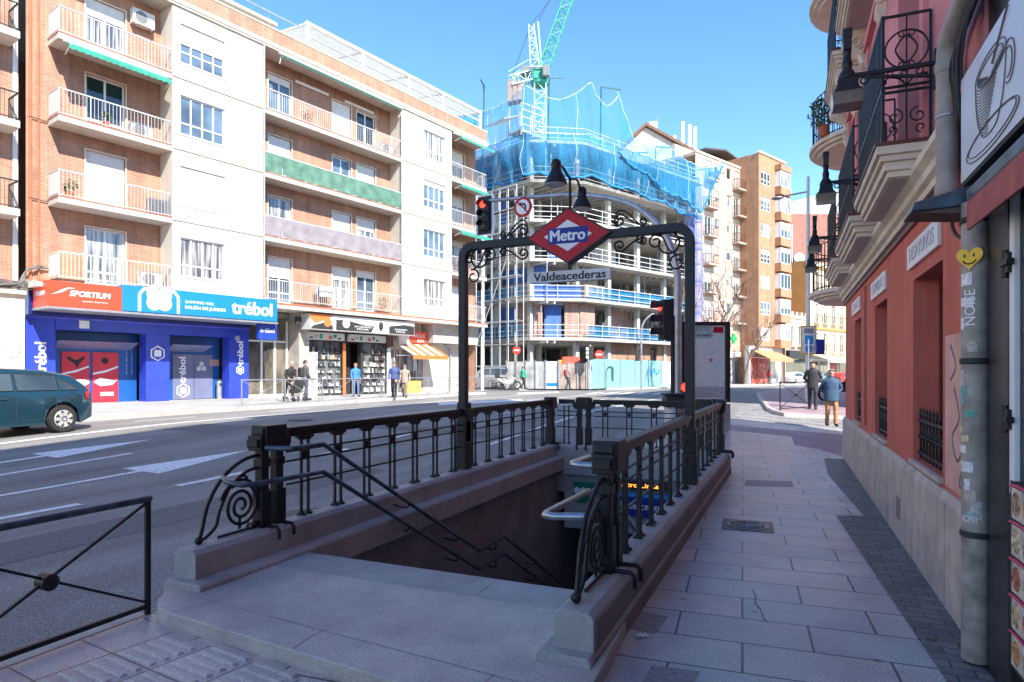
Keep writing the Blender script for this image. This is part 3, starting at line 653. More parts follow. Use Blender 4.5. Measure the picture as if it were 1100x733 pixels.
# ================================================================== STAIR HANDRAILS
def hand(label,pts,m=IRON_B,r=.021,brackets=(),side=-1,g=None):
    t=thing('stair_handrail',label,'handrail',pts[0],0,g); o=Vector(pts[0])
    MB().tube([Vector(p)-o for p in pts],r,10,ref=(1,0,0) if abs(pts[0][0]-pts[-1][0])<.05 else None).build('rail',m,t,0,True)
    for p in brackets:
        p=Vector(p)-o; b=MB(); b.tube(catmull([p,p+Vector((0,0,-.07)),p+Vector((side*.06,0,-.09)),p+Vector((side*.19,0,-.07))],4),.009,6); b.build('bracket',IRON,t)
    return t
def rl(x,z0): return [(x,4.14,z0),(x,4.53,z0),(x,7.58,z0-1.705),(x,8.39,z0-1.705),(x,11.1,z0-1.705-1.55)]
x=-3.80
P=[(-4.03,4.1,1.03),(-3.9,4.1,1.03)]+rl(x,1.03); hand('upper black handrail on the left stairwell wall',P,brackets=[(x,5.9,1.03-.734),(x,7.0,1.03-1.35),(x,8.1,-.7),(x,9.6,-1.32)])
P=[(-4.12,3.74,.83),(-3.99,3.66,.815),(-3.85,3.67,.80),(-3.80,3.75,.80)]+[(x,4.1,.792)]+rl(x,.785)[1:]; hand('lower black handrail on the left stairwell wall, springing from the scroll',P,brackets=[(x,5.9,.05),(x,7.0,-.565),(x,8.1,-.945),(x,9.6,-1.57)])
x=-1.40
P=[(-1.15,4.2,1.03),(-1.33,4.18,1.03),(-1.385,4.2,1.03),(-1.41,4.25,1.03)]+[(x,4.59,1.03)]+rl(x,1.03)[2:]; hand('upper bare steel handrail looping out from the near post of the sidewalk railing',P,STEEL,.023)
P=[(-1.15,3.78,.78),(-1.36,3.72,.775),(-1.42,3.74,.775),(-1.43,3.8,.775)]+[(x,4.59,.78)]+rl(x,.785)[2:]; hand('lower bare steel handrail looping out through the scroll of the sidewalk railing',P,STEEL,.023)
# ================================================================== NEAR BARRIER, MANHOLE
def cross_barrier(t,L,h,r=.02,hubs=True,m=IRON,mt=IRON_B,solid=True):
    MB().tube([(-.02,0,h),(L+.02,0,h)],r*1.15,10).build('top_rail',mt,t,0,True)
    for xx in (0,L): MB().box(xx-r*.9,xx+r*.9,-r*.6,r*.6,-.02,h-.01).build('post',m,t,.003)
    MB().box(r,L-r,-.012,.012,.045,.075).build('bottom_rail',m,t)
    for (z0,z1) in ((.08,h-.02),(h-.02,.08)):
        a=MB(); a.bar((0,0,z0),(L,0,z1),.016); a.build('brace',m,t)
    if hubs:
        a=MB(); a.lathe([(.03,-.055),(.05,-.04),(.05,.04),(.03,.055)],(L/2,0,h/2+.02),16,'y'); a.build('hub',m,t,0,True)
t=thing('pedestrian_barrier','black tubular barrier with crossed braces and a round hub at the kerb, lower left','barrier',(-4.06,3.05,0),-PI/2)
cross_barrier(t,1.3,.79)
g=ground(803,565); t=thing('manhole_cover','round cast iron manhole cover in a square frame in the sidewalk','manhole cover',(g.x,g.y,0),R_(4))
MB().box(-.26,.26,-.26,.26,-.05,.006).build('frame',mat('cast_iron',(.1,.1,.1),.45,metal=.5,var=.3,scale=30,bump=.5,bscale=60),t,.003)
a=MB(); a.lathe([(.215,.006),(.215,.011),(.2,.011)],(0,0,0),32)
for r in (.17,.13,.09,.05): a.tube([(r*math.cos(q*PI/12),r*math.sin(q*PI/12),.011) for q in range(24)],.009,5,closed=True)
for q in range(12): c,s=math.cos(q*PI/6),math.sin(q*PI/6); a.bar((c*.05,s*.05,.011),(c*.2,s*.2,.011),.012)
a.build('lid',mat('worn_iron',(.2,.2,.2),.35,metal=.6,var=.3,scale=30),t)

p=ground(690,685); t=thing('paper_scrap','small white and blue paper scrap lying on a pavement slab beside the parapet','litter',(p.x,p.y,.004),.6)
MB().grid(lambda u,v:(.07*(u-.5),.045*(v-.5),.004+.012*math.sin(u*7+v*5)**2),6,5).build('scrap',MWHITE,t,0,True,False)
for i,(px,py,lab) in enumerate(((1000,690,'dry brown leaf on the dark bricks near the drainpipe'),(740,640,'cigarette end on the pavement slabs in the middle of the sidewalk'))):
    p=ground(px,py); t=thing('litter_piece',lab,'litter',(p.x,p.y,.006),i*1.1)
    if i==0: MB().grid(lambda u,v:(.06*(u-.5),.03*(v-.5)*math.sin(PI*u),.004+.012*abs(v-.5)),6,4).build('leaf',TIMB,t,0,True,False)
    else: MB().cyl((0,0,.004),(.05,0,.004),.004,.004,6).build('stub',CREAM,t)

a=MB(); a.tube([(p_[0],p_[1],.001) for p_ in [tuple(ground(*q)[:2]) for q in ((808,634),(812,640),(811,648),(817,655),(820,664),(824,669))]],.006,4,flat=.5); struct(a.build('slab_crack',CONC_D))
sheet('dark_slab',[[tuple(ground(*q)[:2]) for q in ((801,516),(850,517),(853,523),(800,522))],[tuple(ground(*q)[:2]) for q in ((700,715),(752,722),(745,733),(690,733))],[tuple(ground(*q)[:2]) for q in ((671,653),(718,663),(705,681),(655,672))]],.003,mat('darker_slab',(.3,.25,.24),.55,var=.2,scale=30,bump=.1))  # a few slabs in a darker, browner tone
# ================================================================== FACADE HELPERS (local x along the wall, z up)
def wall_open(mb,x0,x1,z0,z1,y,ops,rev,yo=1.):
    """wall face at y with rectangular openings and their reveals; yo=+1: inside lies at larger y"""
    ops=[o for o in ops if o[1]>x0 and o[0]<x1 and o[3]>z0 and o[2]<z1]
    xs=sorted({x0,x1,*[min(max(o[i],x0),x1) for o in ops for i in (0,1)]}); zs=sorted({z0,z1,*[min(max(o[i],z0),z1) for o in ops for i in (2,3)]})
    for j in range(len(zs)-1):
        run=None
        for i in range(len(xs)-1):
            cx,cz=(xs[i]+xs[i+1])/2,(zs[j]+zs[j+1])/2
            hole=any(o[0]<cx<o[1] and o[2]<cz<o[3] for o in ops)
            if not hole:
                if run is None: run=xs[i]
            if (hole or i==len(xs)-2) and run is not None:
                e=xs[i] if hole else xs[i+1]
                mb.poly([(run,y,zs[j]),(e,y,zs[j]),(e,y,zs[j+1]),(run,y,zs[j+1])]); run=None
    yb=y+rev*yo
    for a,b,c,d in ops:
        mb.poly([(a,y,c),(b,y,c),(b,yb,c),(a,yb,c)]); mb.poly([(a,y,d),(b,y,d),(b,yb,d),(a,yb,d)])
        mb.poly([(a,y,c),(a,y,d),(a,yb,d),(a,yb,c)]); mb.poly([(b,y,c),(b,y,d),(b,yb,d),(b,yb,c)])
WRNG=random.Random(3)
def window(par,x0,x1,z0,z1,y,n=2,yo=1.,frame=None,blind=0.,door=False,sill=None,fw=.055,split=None,glass=None,name='window'):
    """glazed frame at depth y (outer face), part 'window' with sub-parts pane, shutter, sill"""
    fm=frame or ALU; s=yo
    def yb(a,b): return (min(y+a*s,y+b*s),max(y+a*s,y+b*s))
    a=MB(); d0,d1=yb(.0,.06)
    a.box(x0,x0+fw,d0,d1,z0,z1); a.box(x1-fw,x1,d0,d1,z0,z1); a.box(x0+fw,x1-fw,d0,d1,z0,z0+fw); a.box(x0+fw,x1-fw,d0,d1,z1-fw,z1)
    for i in range(1,n):
        c=x0+(x1-x0)*i/n; a.box(c-fw*.55,c+fw*.55,*yb(.004,.058),z0+fw,z1-fw)
    if split: a.box(x0+fw,x1-fw,*yb(.006,.056),z0+(z1-z0)*split-fw*.5,z0+(z1-z0)*split+fw*.5)
    w_=a.build(name,fm,par)
    g=glass or WRNG.choice([G_D,G_C,G_C,G_B])
    p=MB(); e=yb(.03,.03)[0]; p.poly([(x0+.01,e,z0+.01),(x1-.01,e,z0+.01),(x1-.01,e,z1-.01),(x0+.01,e,z1-.01)]); p.build('pane',g,w_)
    if blind>0:
        zb=z1-(z1-z0)*blind; b=MB()
        n2=max(2,int((z1-zb)/.055)); yy=[yb(-.012,.0)[0 if s>0 else 1],yb(-.02,0)[0 if s>0 else 1]]
        for i in range(n2):
            za=zb+(z1-zb)*i/n2; zc=zb+(z1-zb)*(i+1)/n2
            b.poly([(x0+.02,yy[0],za),(x1-.02,yy[0],za),(x1-.02,yy[1],zc),(x0+.02,yy[1],zc)]); 
        b.build('shutter',BLIND,w_,fix=False)
    if sill: MB().box(x0-.06,x1+.06,*yb(-sill-.05,.0),z0-.05,z0-.003).build('sill',WHITEP,w_)
    return w_
def bar_rail(par,x0,x1,y,z,h,m,ret=None,step=.125,r=.012,name='railing',yr=None):
    a=MB()
    def run(p,q):
        L=(Vector(q)-Vector(p)).length; n=max(1,int(L/step)); p,q=Vector(p),Vector(q)
        a.bar(p+Vector((0,0,h)),q+Vector((0,0,h)),.045); a.bar(p+Vector((0,0,.06)),q+Vector((0,0,.06)),.03)
        for i in range(n+1):
            c=p+(q-p)*i/n; big=(i%8==0); a.bar(c+Vector((0,0,.0)),c+Vector((0,0,h)),.03 if big else r*1.15,(1,0,0))
    run((x0,y,z),(x1,y,z))
    if yr is not None:
        if ret in (None,'l','b'): run((x0,yr,z),(x0,y,z))
        if ret in (None,'r','b'): run((x1,yr,z),(x1,y,z))
    return a.build(name,m,par)
# ================================================================== RED CORNER BUILDING (right)
RROT=PI/2+R_(.773)
rb_=thing('corner_building','red and pink corner building with cream balconies and iron grilles along the right sidewalk','building',(1.08,0,0),RROT)
WIN=[(5.71,6.93,.87,2.5),(8.59,9.68,.87,2.52),(11.39,12.42,.87,2.52),(10.66,10.93,.88,2.92)]
a=MB(); wall_open(a,4.62,14.2,.80,3.06,0,WIN,.26,-1); a.build('lower_wall',REDW,rb_)
a=MB()
for w_ in WIN[:3]: a.poly([(w_[0],-.26,w_[2]),(w_[1],-.26,w_[2]),(w_[1],-.26,w_[3]),(w_[0],-.26,w_[3])])
a.build('window_shutters',REDD,rb_)
for w_ in WIN[:3]:
    f=MB(); f.box(w_[0]+.002,w_[0]+.07,-.256,-.2,w_[2],w_[3]-.002); f.box(w_[1]-.07,w_[1]-.002,-.256,-.2,w_[2],w_[3]-.002); f.box(w_[0]+.07,w_[1]-.07,-.256,-.2,w_[3]-.08,w_[3]-.002); c=(w_[0]+w_[1])/2; f.box(c-.05,c+.05,-.256,-.205,w_[2],w_[3]-.08); f.box(w_[0]+.07,w_[1]-.07,-.256,-.21,1.75,1.82)
    f.build('window_frame',REDD,rb_)
    g=MB(); z0,z1=w_[2],w_[2]+.42; n=9
    g.box(w_[0],w_[1],-.06,-.035,z0+.05,z0+.075); g.box(w_[0],w_[1],-.06,-.035,z1-.075,z1-.05)
    for i in range(n):
        c=w_[0]+(w_[1]-w_[0])*(i+.5)/n; g.bar((c,-.0475,z0+.01),(c,-.0475,z1),.016,(1,0,0)); g.add([(c-.02,-.0475,z1-.01),(c,-.0275,z1-.01),(c+.02,-.0475,z1-.01),(c,-.0675,z1-.01),(c,-.0475,z1+.06)],[(0,1,4),(1,2,4),(2,3,4),(3,0,4)])
        g.ball((c,-.0475,(z0+z1)/2),.022,6)
        if i<n-1:
            q=(w_[1]-w_[0])/n/2; g.tube([(c+q+q*.75*math.cos(t_*PI/6),-.0475,z1-.13+q*.75*math.sin(t_*PI/6)) for t_ in range(12)],.006,4,closed=True)
    g.build('window_grille',IRON,rb_)
    MB().box(w_[0]-.02,w_[1]+.02,-.24,.035,w_[2]-.045,w_[2]-.003).build('window_sill',PLINTH,rb_,.005)
a=MB(); a.poly([(10.66,-.2,.88),(10.93,-.2,.88),(10.93,-.2,2.92),(10.66,-.2,2.92)]); a.tube([(10.75,-.09,.9),(10.75,-.09,2.9)],.045,10); a.build('recessed_pipe',REDD,rb_)
a=MB(); pr=[(-.02,-.05),(.05,-.05),(.05,.74),(.02,.80),(-.02,.80)]
a.prism([(p[0],p[1]) for p in pr],(0,1,0),(0,0,1),(1,0,0),(0,0,0),4.62,14.25); a.build('plinth',PLINTH,rb_,.006)
for x in (5.4,7.3,8.2,10.1,11.2,13.0): MB().box(x-.003,x+.003,.03,.0515,-.04,.735).build('plinth_joint',CONC_D,rb_)
MB().box(7.32,7.55,.049,.054,.2,.42).build('vent',CONC_D,rb_)
o=MB().box(4.63,5.62,.001,.003,.83,1.92).build('repainted_patch',REDP,rb_)
# graffiti on the patch
gm=mat('grey_spray',(.16,.12,.12),.8,var=.1)
a=MB()
for pts in ([(5.35,1.55),(5.2,1.35),(5.4,1.2),(5.25,1.05),(5.1,1.2),(5.05,1.5)],[(5.0,1.7),(4.85,1.3),(4.95,1.0),(4.8,1.1)],[(5.45,1.85),(5.3,1.7),(5.45,1.6)],[(5.15,.98),(5.2,.9),(5.12,.88)]):
    a.tube([(p[0],.0035,p[1]) for p in catmull([(q[0],q[1],0) for q in pts],6)],.014,6,ref=(0,1,0),flat=.12)
a.build('graffiti',gm,rb_)
a=MB(); pr=[(-.02,3.05),(.06,3.05),(.06,3.11),(.1,3.13),(.1,3.2),(.15,3.24),(.15,3.3),(-.02,3.3)]
a.prism(pr,(0,1,0),(0,0,1),(1,0,0),(0,0,0),5.08,14.3); a.build('cornice',CREAM,rb_)
MB().box(4.62,14.2,.0,.03,2.985,3.048).build('cornice_shade_strip',BLKM if False else REDD,rb_)  # dark strip put in as the shadow line under the cornice
FL=[3.3,6.6,9.9]; TOPZ=16.0
BAL_Y=[(6.0,7.9),(8.5,10.75),(11.5,13.5)]
DO=[]
for zf in FL:
    for b in BAL_Y: c=(b[0]+b[1])/2; DO.append((c-.55,c+.55,zf+.2,zf+2.75))
a=MB(); wall_open(a,4.62,14.2,3.3,TOPZ,0,DO,.22,-1); a.build('upper_wall',REDUP,rb_)
for d in DO:
    window(rb_,d[0],d[1],d[2],d[3],-.16,2,-1,frame=REDD,split=.55,glass=G_D,name='balcony_door')
    f=MB(); f.box(d[0]-.16,d[0]-.002,.0,.04,d[2],d[3]+.12); f.box(d[1]+.002,d[1]+.16,.0,.04,d[2],d[3]+.12); f.box(d[0]-.2,d[1]+.2,.0,.07,d[3]+.125,d[3]+.25); f.build('door_surround',REDUP,rb_)
# chamfered end, roof and back
ch0=(14.2,0.); ch1=(19.4,-1.55)
def loc_poly(mb,pts,z0,z1):
    for p,q in zip(pts,pts[1:]): mb.poly([(p[0],p[1],z0),(q[0],q[1],z0),(q[0],q[1],z1),(p[0],p[1],z1)])
a=MB(); loc_poly(a,[ch0,ch1,(14.9,-8.2),(4.62,-8.2),(4.62,0)],-.1,TOPZ); a.poly([(4.62,0,TOPZ),(14.2,0,TOPZ),(19.4,-1.55,TOPZ),(14.9,-8.2,TOPZ),(4.62,-8.2,TOPZ)]); a.build('side_walls',REDUP,rb_)
a=MB(); a.prism([(4.6,.35),(14.25,.35),(19.7,-1.3),(19.7,-1.7),(4.6,-.2)],(1,0,0),(0,1,0),(0,0,1),(0,0,0),TOPZ-.001,TOPZ+.35); a.build('roof_cornice',CREAM,rb_)
def deco_panel(a,P,ex,w,h):
    """ironwork panel: P lower corner, ex along, circles and curls"""
    P=Vector(P); ex=Vector(ex)
    def pt(u,v): return P+ex*u+Vector((0,0,v))
    nrm=ex.cross(Vector((0,0,1)))
    def t(pts,r=.008): a.tube([pt(*p) for p in pts],r,5,ref=nrm)
    for u in (0,w): a.bar(pt(u,0),pt(u,h),.022,ex)
    for v in (0,h*.40,h*.44,h): a.bar(pt(0,v),pt(w,v),.018)
    a.bar(pt(w/2,0),pt(w/2,h),.012,ex)
    R=min(w*.46,h*.24); c=(w/2,h*.73)
    t(spiral(c,R,R,0,2*PI,28))
    t(catmull([(c[0],c[1]+R*.75,0),(c[0]-R*.3,c[1]+R*.45,0),(c[0]-R*.5,c[1],0),(c[0]-R*.3,c[1]-R*.45,0),(c[0],c[1]-R*.75,0)],5) and [(p[0],p[1]) for p in catmull([(c[0],c[1]+R*.75,0),(c[0]-R*.3,c[1]+R*.45,0),(c[0]-R*.5,c[1],0),(c[0]-R*.3,c[1]-R*.45,0),(c[0],c[1]-R*.75,0)],5)])
    t([(p[0],p[1]) for p in catmull([(c[0],c[1]+R*.75,0),(c[0]+R*.3,c[1]+R*.45,0),(c[0]+R*.5,c[1],0),(c[0]+R*.3,c[1]-R*.45,0),(c[0],c[1]-R*.75,0)],5)])
    for s in (-1,1):
        t(spiral((c[0]+s*R*.2,c[1]+R*.8),R*.2,R*.06,PI/2 if s>0 else PI/2,PI/2-s*R_(330),12),.006); t(spiral((c[0]+s*R*.2,c[1]-R*.8),R*.2,R*.06,-PI/2,-PI/2+s*R_(330),12),.006)
        t(spiral((c[0]+s*w*.25,h*.2),w*.2,w*.05,PI/2,PI/2+s*R_(420),18),.007); t(spiral((c[0]+s*w*.3,h*.1),w*.12,w*.04,-PI/2,-PI/2-s*R_(360),14),.007)
        t([(p[0],p[1]) for p in catmull([(c[0],h*.44,0),(c[0]+s*w*.15,h*.5,0),(c[0]+s*w*.4,h*.52,0),(c[0]+s*w*.45,h*.47,0)],5)])
def balcony(par,x0,x1,zf,dep=.40,corb=True):
    b=MB(); z=zf-.05
    for (o0,za,zb) in ((.0,.17,.24),(.03,.12,.17),(.06,.05,.12),(.09,0.,.05)):
        b.box(x0+o0,x1-o0,.0 if True else 0,dep-o0,z+za,z+zb-.0005)
    b=b.build('balcony',CREAM,par,.004)
    MB().box(x0+.13,x1-.13,.02,dep-.13,z-.006,z-.0005).build('soffit',SOFFIT,b)
    MB().box(x0-.015,x1+.015,.0,dep+.015,z+.2405,z+.265).build('balcony_edge',REDD,b)
    zt=z+.265; h=1.02
    r=MB(); n=int((x1-x0)/.085)
    for i in range(n+1):
        c=x0+.04+(x1-x0-.08)*i/n; r.bar((c,dep-.05,zt),(c,dep-.05,zt+h),.02,(1,0,0))
        if i%2: r.ball((c,dep-.05,zt+h*.5),.02,6)
    for v in (.03,h*.42,h): r.bar((x0+.03,dep-.05,zt+v),(x1-.03,dep-.05,zt+v),.028)
    for xx in (x0+.04,x1-.04): deco_panel(r,(xx,.02,zt),(0,1,0),dep-.07,h)
    r.build('railing',IRON,b)
    if corb:
        for xx in (x0+.12,x1-.34):
            c=MB(); pr=[(0,-.75),(.06,-.74),(.11,-.66),(.1,-.55),(.07,-.46),(.12,-.34),(.22,-.26),(.32,-.2),(.34,-.08),(.32,0),(0,0)]
            c.prism(pr,(0,1,0),(0,0,1),(1,0,0),(0,0,z-.007),xx,xx+.22)
            c.tube([(xx-.012,.1+p[0],z-.2+p[1]) for p in spiral((.05,0),.02,.09,0,R_(620),26)],.014,5,ref=(1,0,0)); c.tube([(xx-.012,.05+p[0],z-.55+p[1]) for p in spiral((.02,0),.015,.06,0,R_(560),20)],.012,5,ref=(1,0,0))
            c.build('corbel',CREAM,b,.004)
    return b
for k,zf in enumerate(FL):
    for b in BAL_Y: balcony(rb_,b[0],b[1],zf,.40,k>0)
    # rounded balcony on the chamfer
    cxy=((ch0[0]+ch1[0])/2-.3,-.62); b=MB(); n=14
    def ring(r): return [(cxy[0]+r*1.25*math.cos(PI*i/n-.28),cxy[1]+r*math.sin(PI*i/n-.28)) for i in range(n+1)]
    for (r,za,zb) in ((1.2,.12,.2),(1.12,.06,.12),(1.02,0,.06)): b.prism(ring(r),(1,0,0),(0,1,0),(0,0,1),(0,0,zf-.03),za,zb-.0005)
    b=b.build('balcony',CREAM,rb_)
    r=MB(); rg=ring(1.12)
    for v in (.24,.7,1.2): r.tube([(p[0],p[1],zf+v) for p in rg],.014,5)
    for i in range(n*2+1):
        q=i/2; i0=min(int(q),n-1); f=q-i0; c=(rg[i0][0]*(1-f)+rg[i0+1][0]*f,rg[i0][1]*(1-f)+rg[i0+1][1]*f); r.bar((c[0],c[1],zf+.18),(c[0],c[1],zf+1.2),.02,(1,0,0))
    r.build('railing',IRON,b)
# tiled name panels over the windows
TILE=mat('white_tile',(.74,.73,.74),.25,var=.04,scale=12); TXTG=mat('tile_lettering',(.3,.31,.36),.4,var=.3,scale=30)
for (x0,x1,z0,z1,s,lab) in ((5.74,7.07,2.61,2.83,'DESAYUNOS','white tiled name panel reading DESAYUNOS over the nearest red window'),(8.59,9.88,2.62,2.84,'COMIDAS','white tiled name panel over the middle red window'),(11.39,12.59,2.63,2.85,'CENAS','cream tinted name panel over the farthest red window, beside the recessed pipe')):
    t=thing('name_panel',lab,'sign',rb_.matrix_basis@Vector(((x0+x1)/2,.0,z0)),RROT)
    h=z1-z0; L=x1-x0
    MB().box(-L/2,L/2,.001,.03,0,h).build('tile_panel',TILE,t,.004)
    text(s,TXTG,(0,.03,h*.52),(-1,0,0),(0,0,1),w=L*.8,h=h*.55,parent=t,ext=.002)
# wall lanterns
def lantern(x,z,label,y1=.62):
    t=thing('wall_lantern',label,'lantern',rb_.matrix_basis@Vector((x,0,z)),RROT,'wall lanterns along the red building')
    a=MB(); a.bar((0,0,0),(0,y1-.06,-.0),.03); a.bar((0,.0,-.1),(0,y1-.1,-.02),.022); a.box(-.03,.03,0,.02,-.2,.1)
    for c,r in (((.12,-.04),.035),((.22,-.035),.03),((.32,-.03),.026),((.42,-.02),.03)): a.tube([(0,p[0],p[1]) for p in spiral(c,r,.01,R_(90),R_(500),14)],.006,5,ref=(1,0,0))
    a.tube([(0,p[0],p[1]) for p in spiral((y1-.12,-.05),.045,.02,0,R_(400),14)],.008,5,ref=(1,0,0))
    a.build('bracket',IRON,t,0,True)
    b=MB(); b.taper(-.085,.085,y1-.085,y1+.085,-.13,-.03,.02,.02); b.taper(-.1,.1,y1-.1,y1+.1,-.155,-.13,0,0)
    b.lathe([(.075,-.03),(.06,.02),(.035,.06),(.04,.1),(.028,.16),(.035,.2),(.02,.24)],(0,y1,0),12)
    b.build('lantern_body',IRON,t,.004)
    c=MB(); c.taper(-.055,.055,y1-.03,y1+.03,.2,.36,-.012,0); c.box(-.06,.06,y1-.035,y1+.035,.3,.37); c.build('lantern_crest',IRON,t,.004)
    d=MB(); d.taper(-.105,.105,y1-.105,y1+.105,-.25,-.157,-.012,-.012); d.build('lantern_glass',mat('smoked_glass',(.16,.13,.11),.2,var=.2,scale=9),t)
lantern(5.92,4.06,'nearest wall lantern, on an iron bracket in front of the first balcony')
lantern(8.95,4.02,'second wall lantern from the drainpipe, on an iron bracket by the middle balcony')
lantern(12.3,3.98,'third wall lantern from the drainpipe, silhouetted against the far brick wall')
lantern(14.15,3.9,'farthest wall lantern at the end of the red wall')
# plant pots on the rounded balcony
def leaves(m,c,r,n,sz,seed,h=1.):
    rg=random.Random(seed)
    for _ in range(n):
        d=Vector((rg.gauss(0,1),rg.gauss(0,1),rg.gauss(0,1)*h)); d=d.normalized()*r*rg.random()**.4; p=Vector(c)+d
        u=Vector((rg.uniform(-1,1),rg.uniform(-1,1),rg.uniform(-.6,1))).normalized()*sz; v=u.orthogonal().normalized()*sz*.35
        m.poly([p-u,p+v,p+u,p-v])
LEAF=mat('leaf_green',(.05,.1,.035),.6,var=.4,scale=6); LEAF2=mat('leaf_green_dark',(.03,.065,.025),.6,var=.4,scale=6)
for dx,lab in ((-1.5,'leafy potted plant on the rounded corner balcony'),):
    t=thing('potted_plant',lab,'plant',rb_.matrix_basis@Vector((16.8+dx+.2,.33,FL[0]+2.2+1.27)),RROT)
    a=MB(); a.lathe([(.09,0),(.13,.22),(.12,.22)],(0,0,0),12); a.build('pot',TERRA,t)
    l=MB(); leaves(l,(0,0,.5),.34,160,.09,5,1.1); l.build('foliage',LEAF,t,fix=False)
# drainpipes
PIPE=mat('grey_beige_pipe',(.33,.29,.26),.5,var=.2,scale=5,bump=.06); PIPE2=mat('grime_grey_pipe',(.34,.295,.26),.55,var=.3,scale=7,bump=.15,bscale=30)
def wl(x,y,z): return rb_.matrix_basis@Vector((x,y,z))
t=thing('drainpipe','upper grey beige drainpipe with an elbow, beside the cup sign','drainpipe',wl(5.04,.1,2.72),RROT)
a=MB(); a.tube([(0,0,0),(0,0,.97),(-.012,0,1.03),(-.05,0,1.08),(-.1,-.005,1.11),(-.5,-.02,1.2)],.068,16); a.build('pipe',PIPE,t,0,True)
for z_ in (.1,.9): MB().lathe([(.071,z_),(.075,z_+.01),(.075,z_+.06),(.071,z_+.07)],(0,0,0),16).build('collar',PIPE,t,0,True)
a=MB(); a.lathe([(.07,.6),(.074,.605),(.074,.615),(.07,.62)],(0,0,0),16); a.build('clamp',GALV,t)
t=thing('drainpipe','lower grimy drainpipe covered with stickers at the corner of the black shopfront','drainpipe',wl(4.43,.085,0),RROT)
MB().cyl((0,0,.02),(0,0,2.62),.07,.07,18).build('pipe',PIPE2,t,0,True)
for z_ in (.72,1.7,2.5): MB().lathe([(.072,z_),(.078,z_+.005),(.078,z_+.03),(.072,z_+.035)],(0,0,0),16).build('clamp',BLKM,t)
STK=[((.8,.77,.75),.1,.08),((.45,.4,.34),.1,.1),((.1,.35,.3),.09,.07),((.7,.7,.72),.12,.07),((.5,.48,.45),.07,.12),((.65,.6,.35),.06,.05),((.72,.72,.72),.05,.09),((.2,.4,.45),.08,.05)]
def sticker(par,z_,th,wd,ht,col,R=.0712,name='sticker',k=0):
    m=MB(); n=6; rg=random.Random(k)
    tw=rg.uniform(-.15,.15)
    for i in range(n):
        def P(u,v): 
            a_=th+(u-.5)*wd/R; return (R*math.cos(a_),R*math.sin(a_),z_+(v-.5)*ht+tw*(u-.5)*wd)
        m.poly([P(i/n,0),P((i+1)/n,0),P((i+1)/n,1),P(i/n,1)])
    return m.build(name,mat('sticker_%d'%k,col,.5,var=.25,scale=60),par)
rg=random.Random(11)
# camera sees the pipe from the street side and behind: local angles around +y turning to -x
zs=[2.18,2.05,1.93,1.8,1.62,1.5,1.42,1.33,1.22,1.12,1.02,.96,.88,.85,1.55,1.28]
for i,z_ in enumerate(zs):
    c,wd,ht=STK[(i*3)%len(STK)]
    sticker(t,z_,R_(125+rg.uniform(-35,45)),wd*rg.uniform(.5,.8),ht*rg.uniform(.5,.9),c,k=i)
# heart sticker
HRT=mat('heart_yellow',(.85,.5,.02),.4,var=.05); hp2=[(.0042*16*math.sin(2*PI*i/30)**3,.0044*(13*math.cos(2*PI*i/30)-5*math.cos(4*PI*i/30)-2*math.cos(6*PI*i/30)-math.cos(8*PI*i/30))) for i in range(30)]
th=R_(145); ex=Vector((-math.sin(th),math.cos(th),0)); nn=Vector((math.cos(th),math.sin(th),0))
o=MB().prism(hp2,ex,(0,0,1),nn,nn*.069+Vector((0,0,2.3)),0,.006).build('heart_sticker',HRT,t)
a=MB(); 
for u in (-.022,.02): a.lathe([(.007,0),(.007,.002)],(u,.0,.02),8)
a2=MB()
for u in (-.024,.022): a2.prism([(u+.006*math.cos(q*PI/4),.012+.011*math.sin(q*PI/4)) for q in range(8)],ex,(0,0,1),nn,nn*.0752+Vector((0,0,2.3)),0,.001)
a2.tube([nn*.0757+ex*(.036*math.cos(R_(q)))+Vector((0,0,2.3+.036*math.sin(R_(q)))) for q in range(205,340,12)],.004,4,ref=nn)
a2.build('smile',TXTB,o)
text('NOISE',MWHITE,nn*.0712+Vector((0,0,2.02)),(0,0,1),-ex,w=.2,h=.055,parent=t,ext=.001)
text('OSI',MWHITE,nn*.0712+Vector((0,0,.83)),ex,(0,0,1),w=.07,h=.035,parent=t,ext=.001)
# ================================================================== CAFE NEXT DOOR (black shopfront, right edge)
cf=thing('cafe_building','black painted cafe shopfront at the right edge under a long pink building','building',(1.08,0,0),RROT)
a=MB(); a.box(-16,4.615,-12,-.001,3.9,TOPZ); a.build('upper_wall',REDUP,cf)
a=MB(); a.box(-16,4.615,-12,-.02,-.1,3.895); a.build('lower_wall',BLK,cf)
a=MB(); a.box(3.98,4.33,-.018,.05,-.02,2.6); a.build('pilaster',BLK,cf,.008)
a=MB(); a.box(3.0,3.95,-.018,.02,.72,2.5); a.build('shutter_panel',BLK,cf,.005)
a=MB(); a.box(3.9,3.965,.02,.05,1.05,2.6); a.build('frame_post',ALU,cf,.005)
for z_ in (2.2,1.42):
    a=MB(); a.box(3.88,3.985,.05,.085,z_-.015,z_+.015); a.tube([(3.99,.06,z_-.07),(3.99,.06,z_+.07)],.016,8); a.box(3.92,3.96,.05,.07,z_-.05,z_+.05); a.build('hinge',IRON,cf,.003)
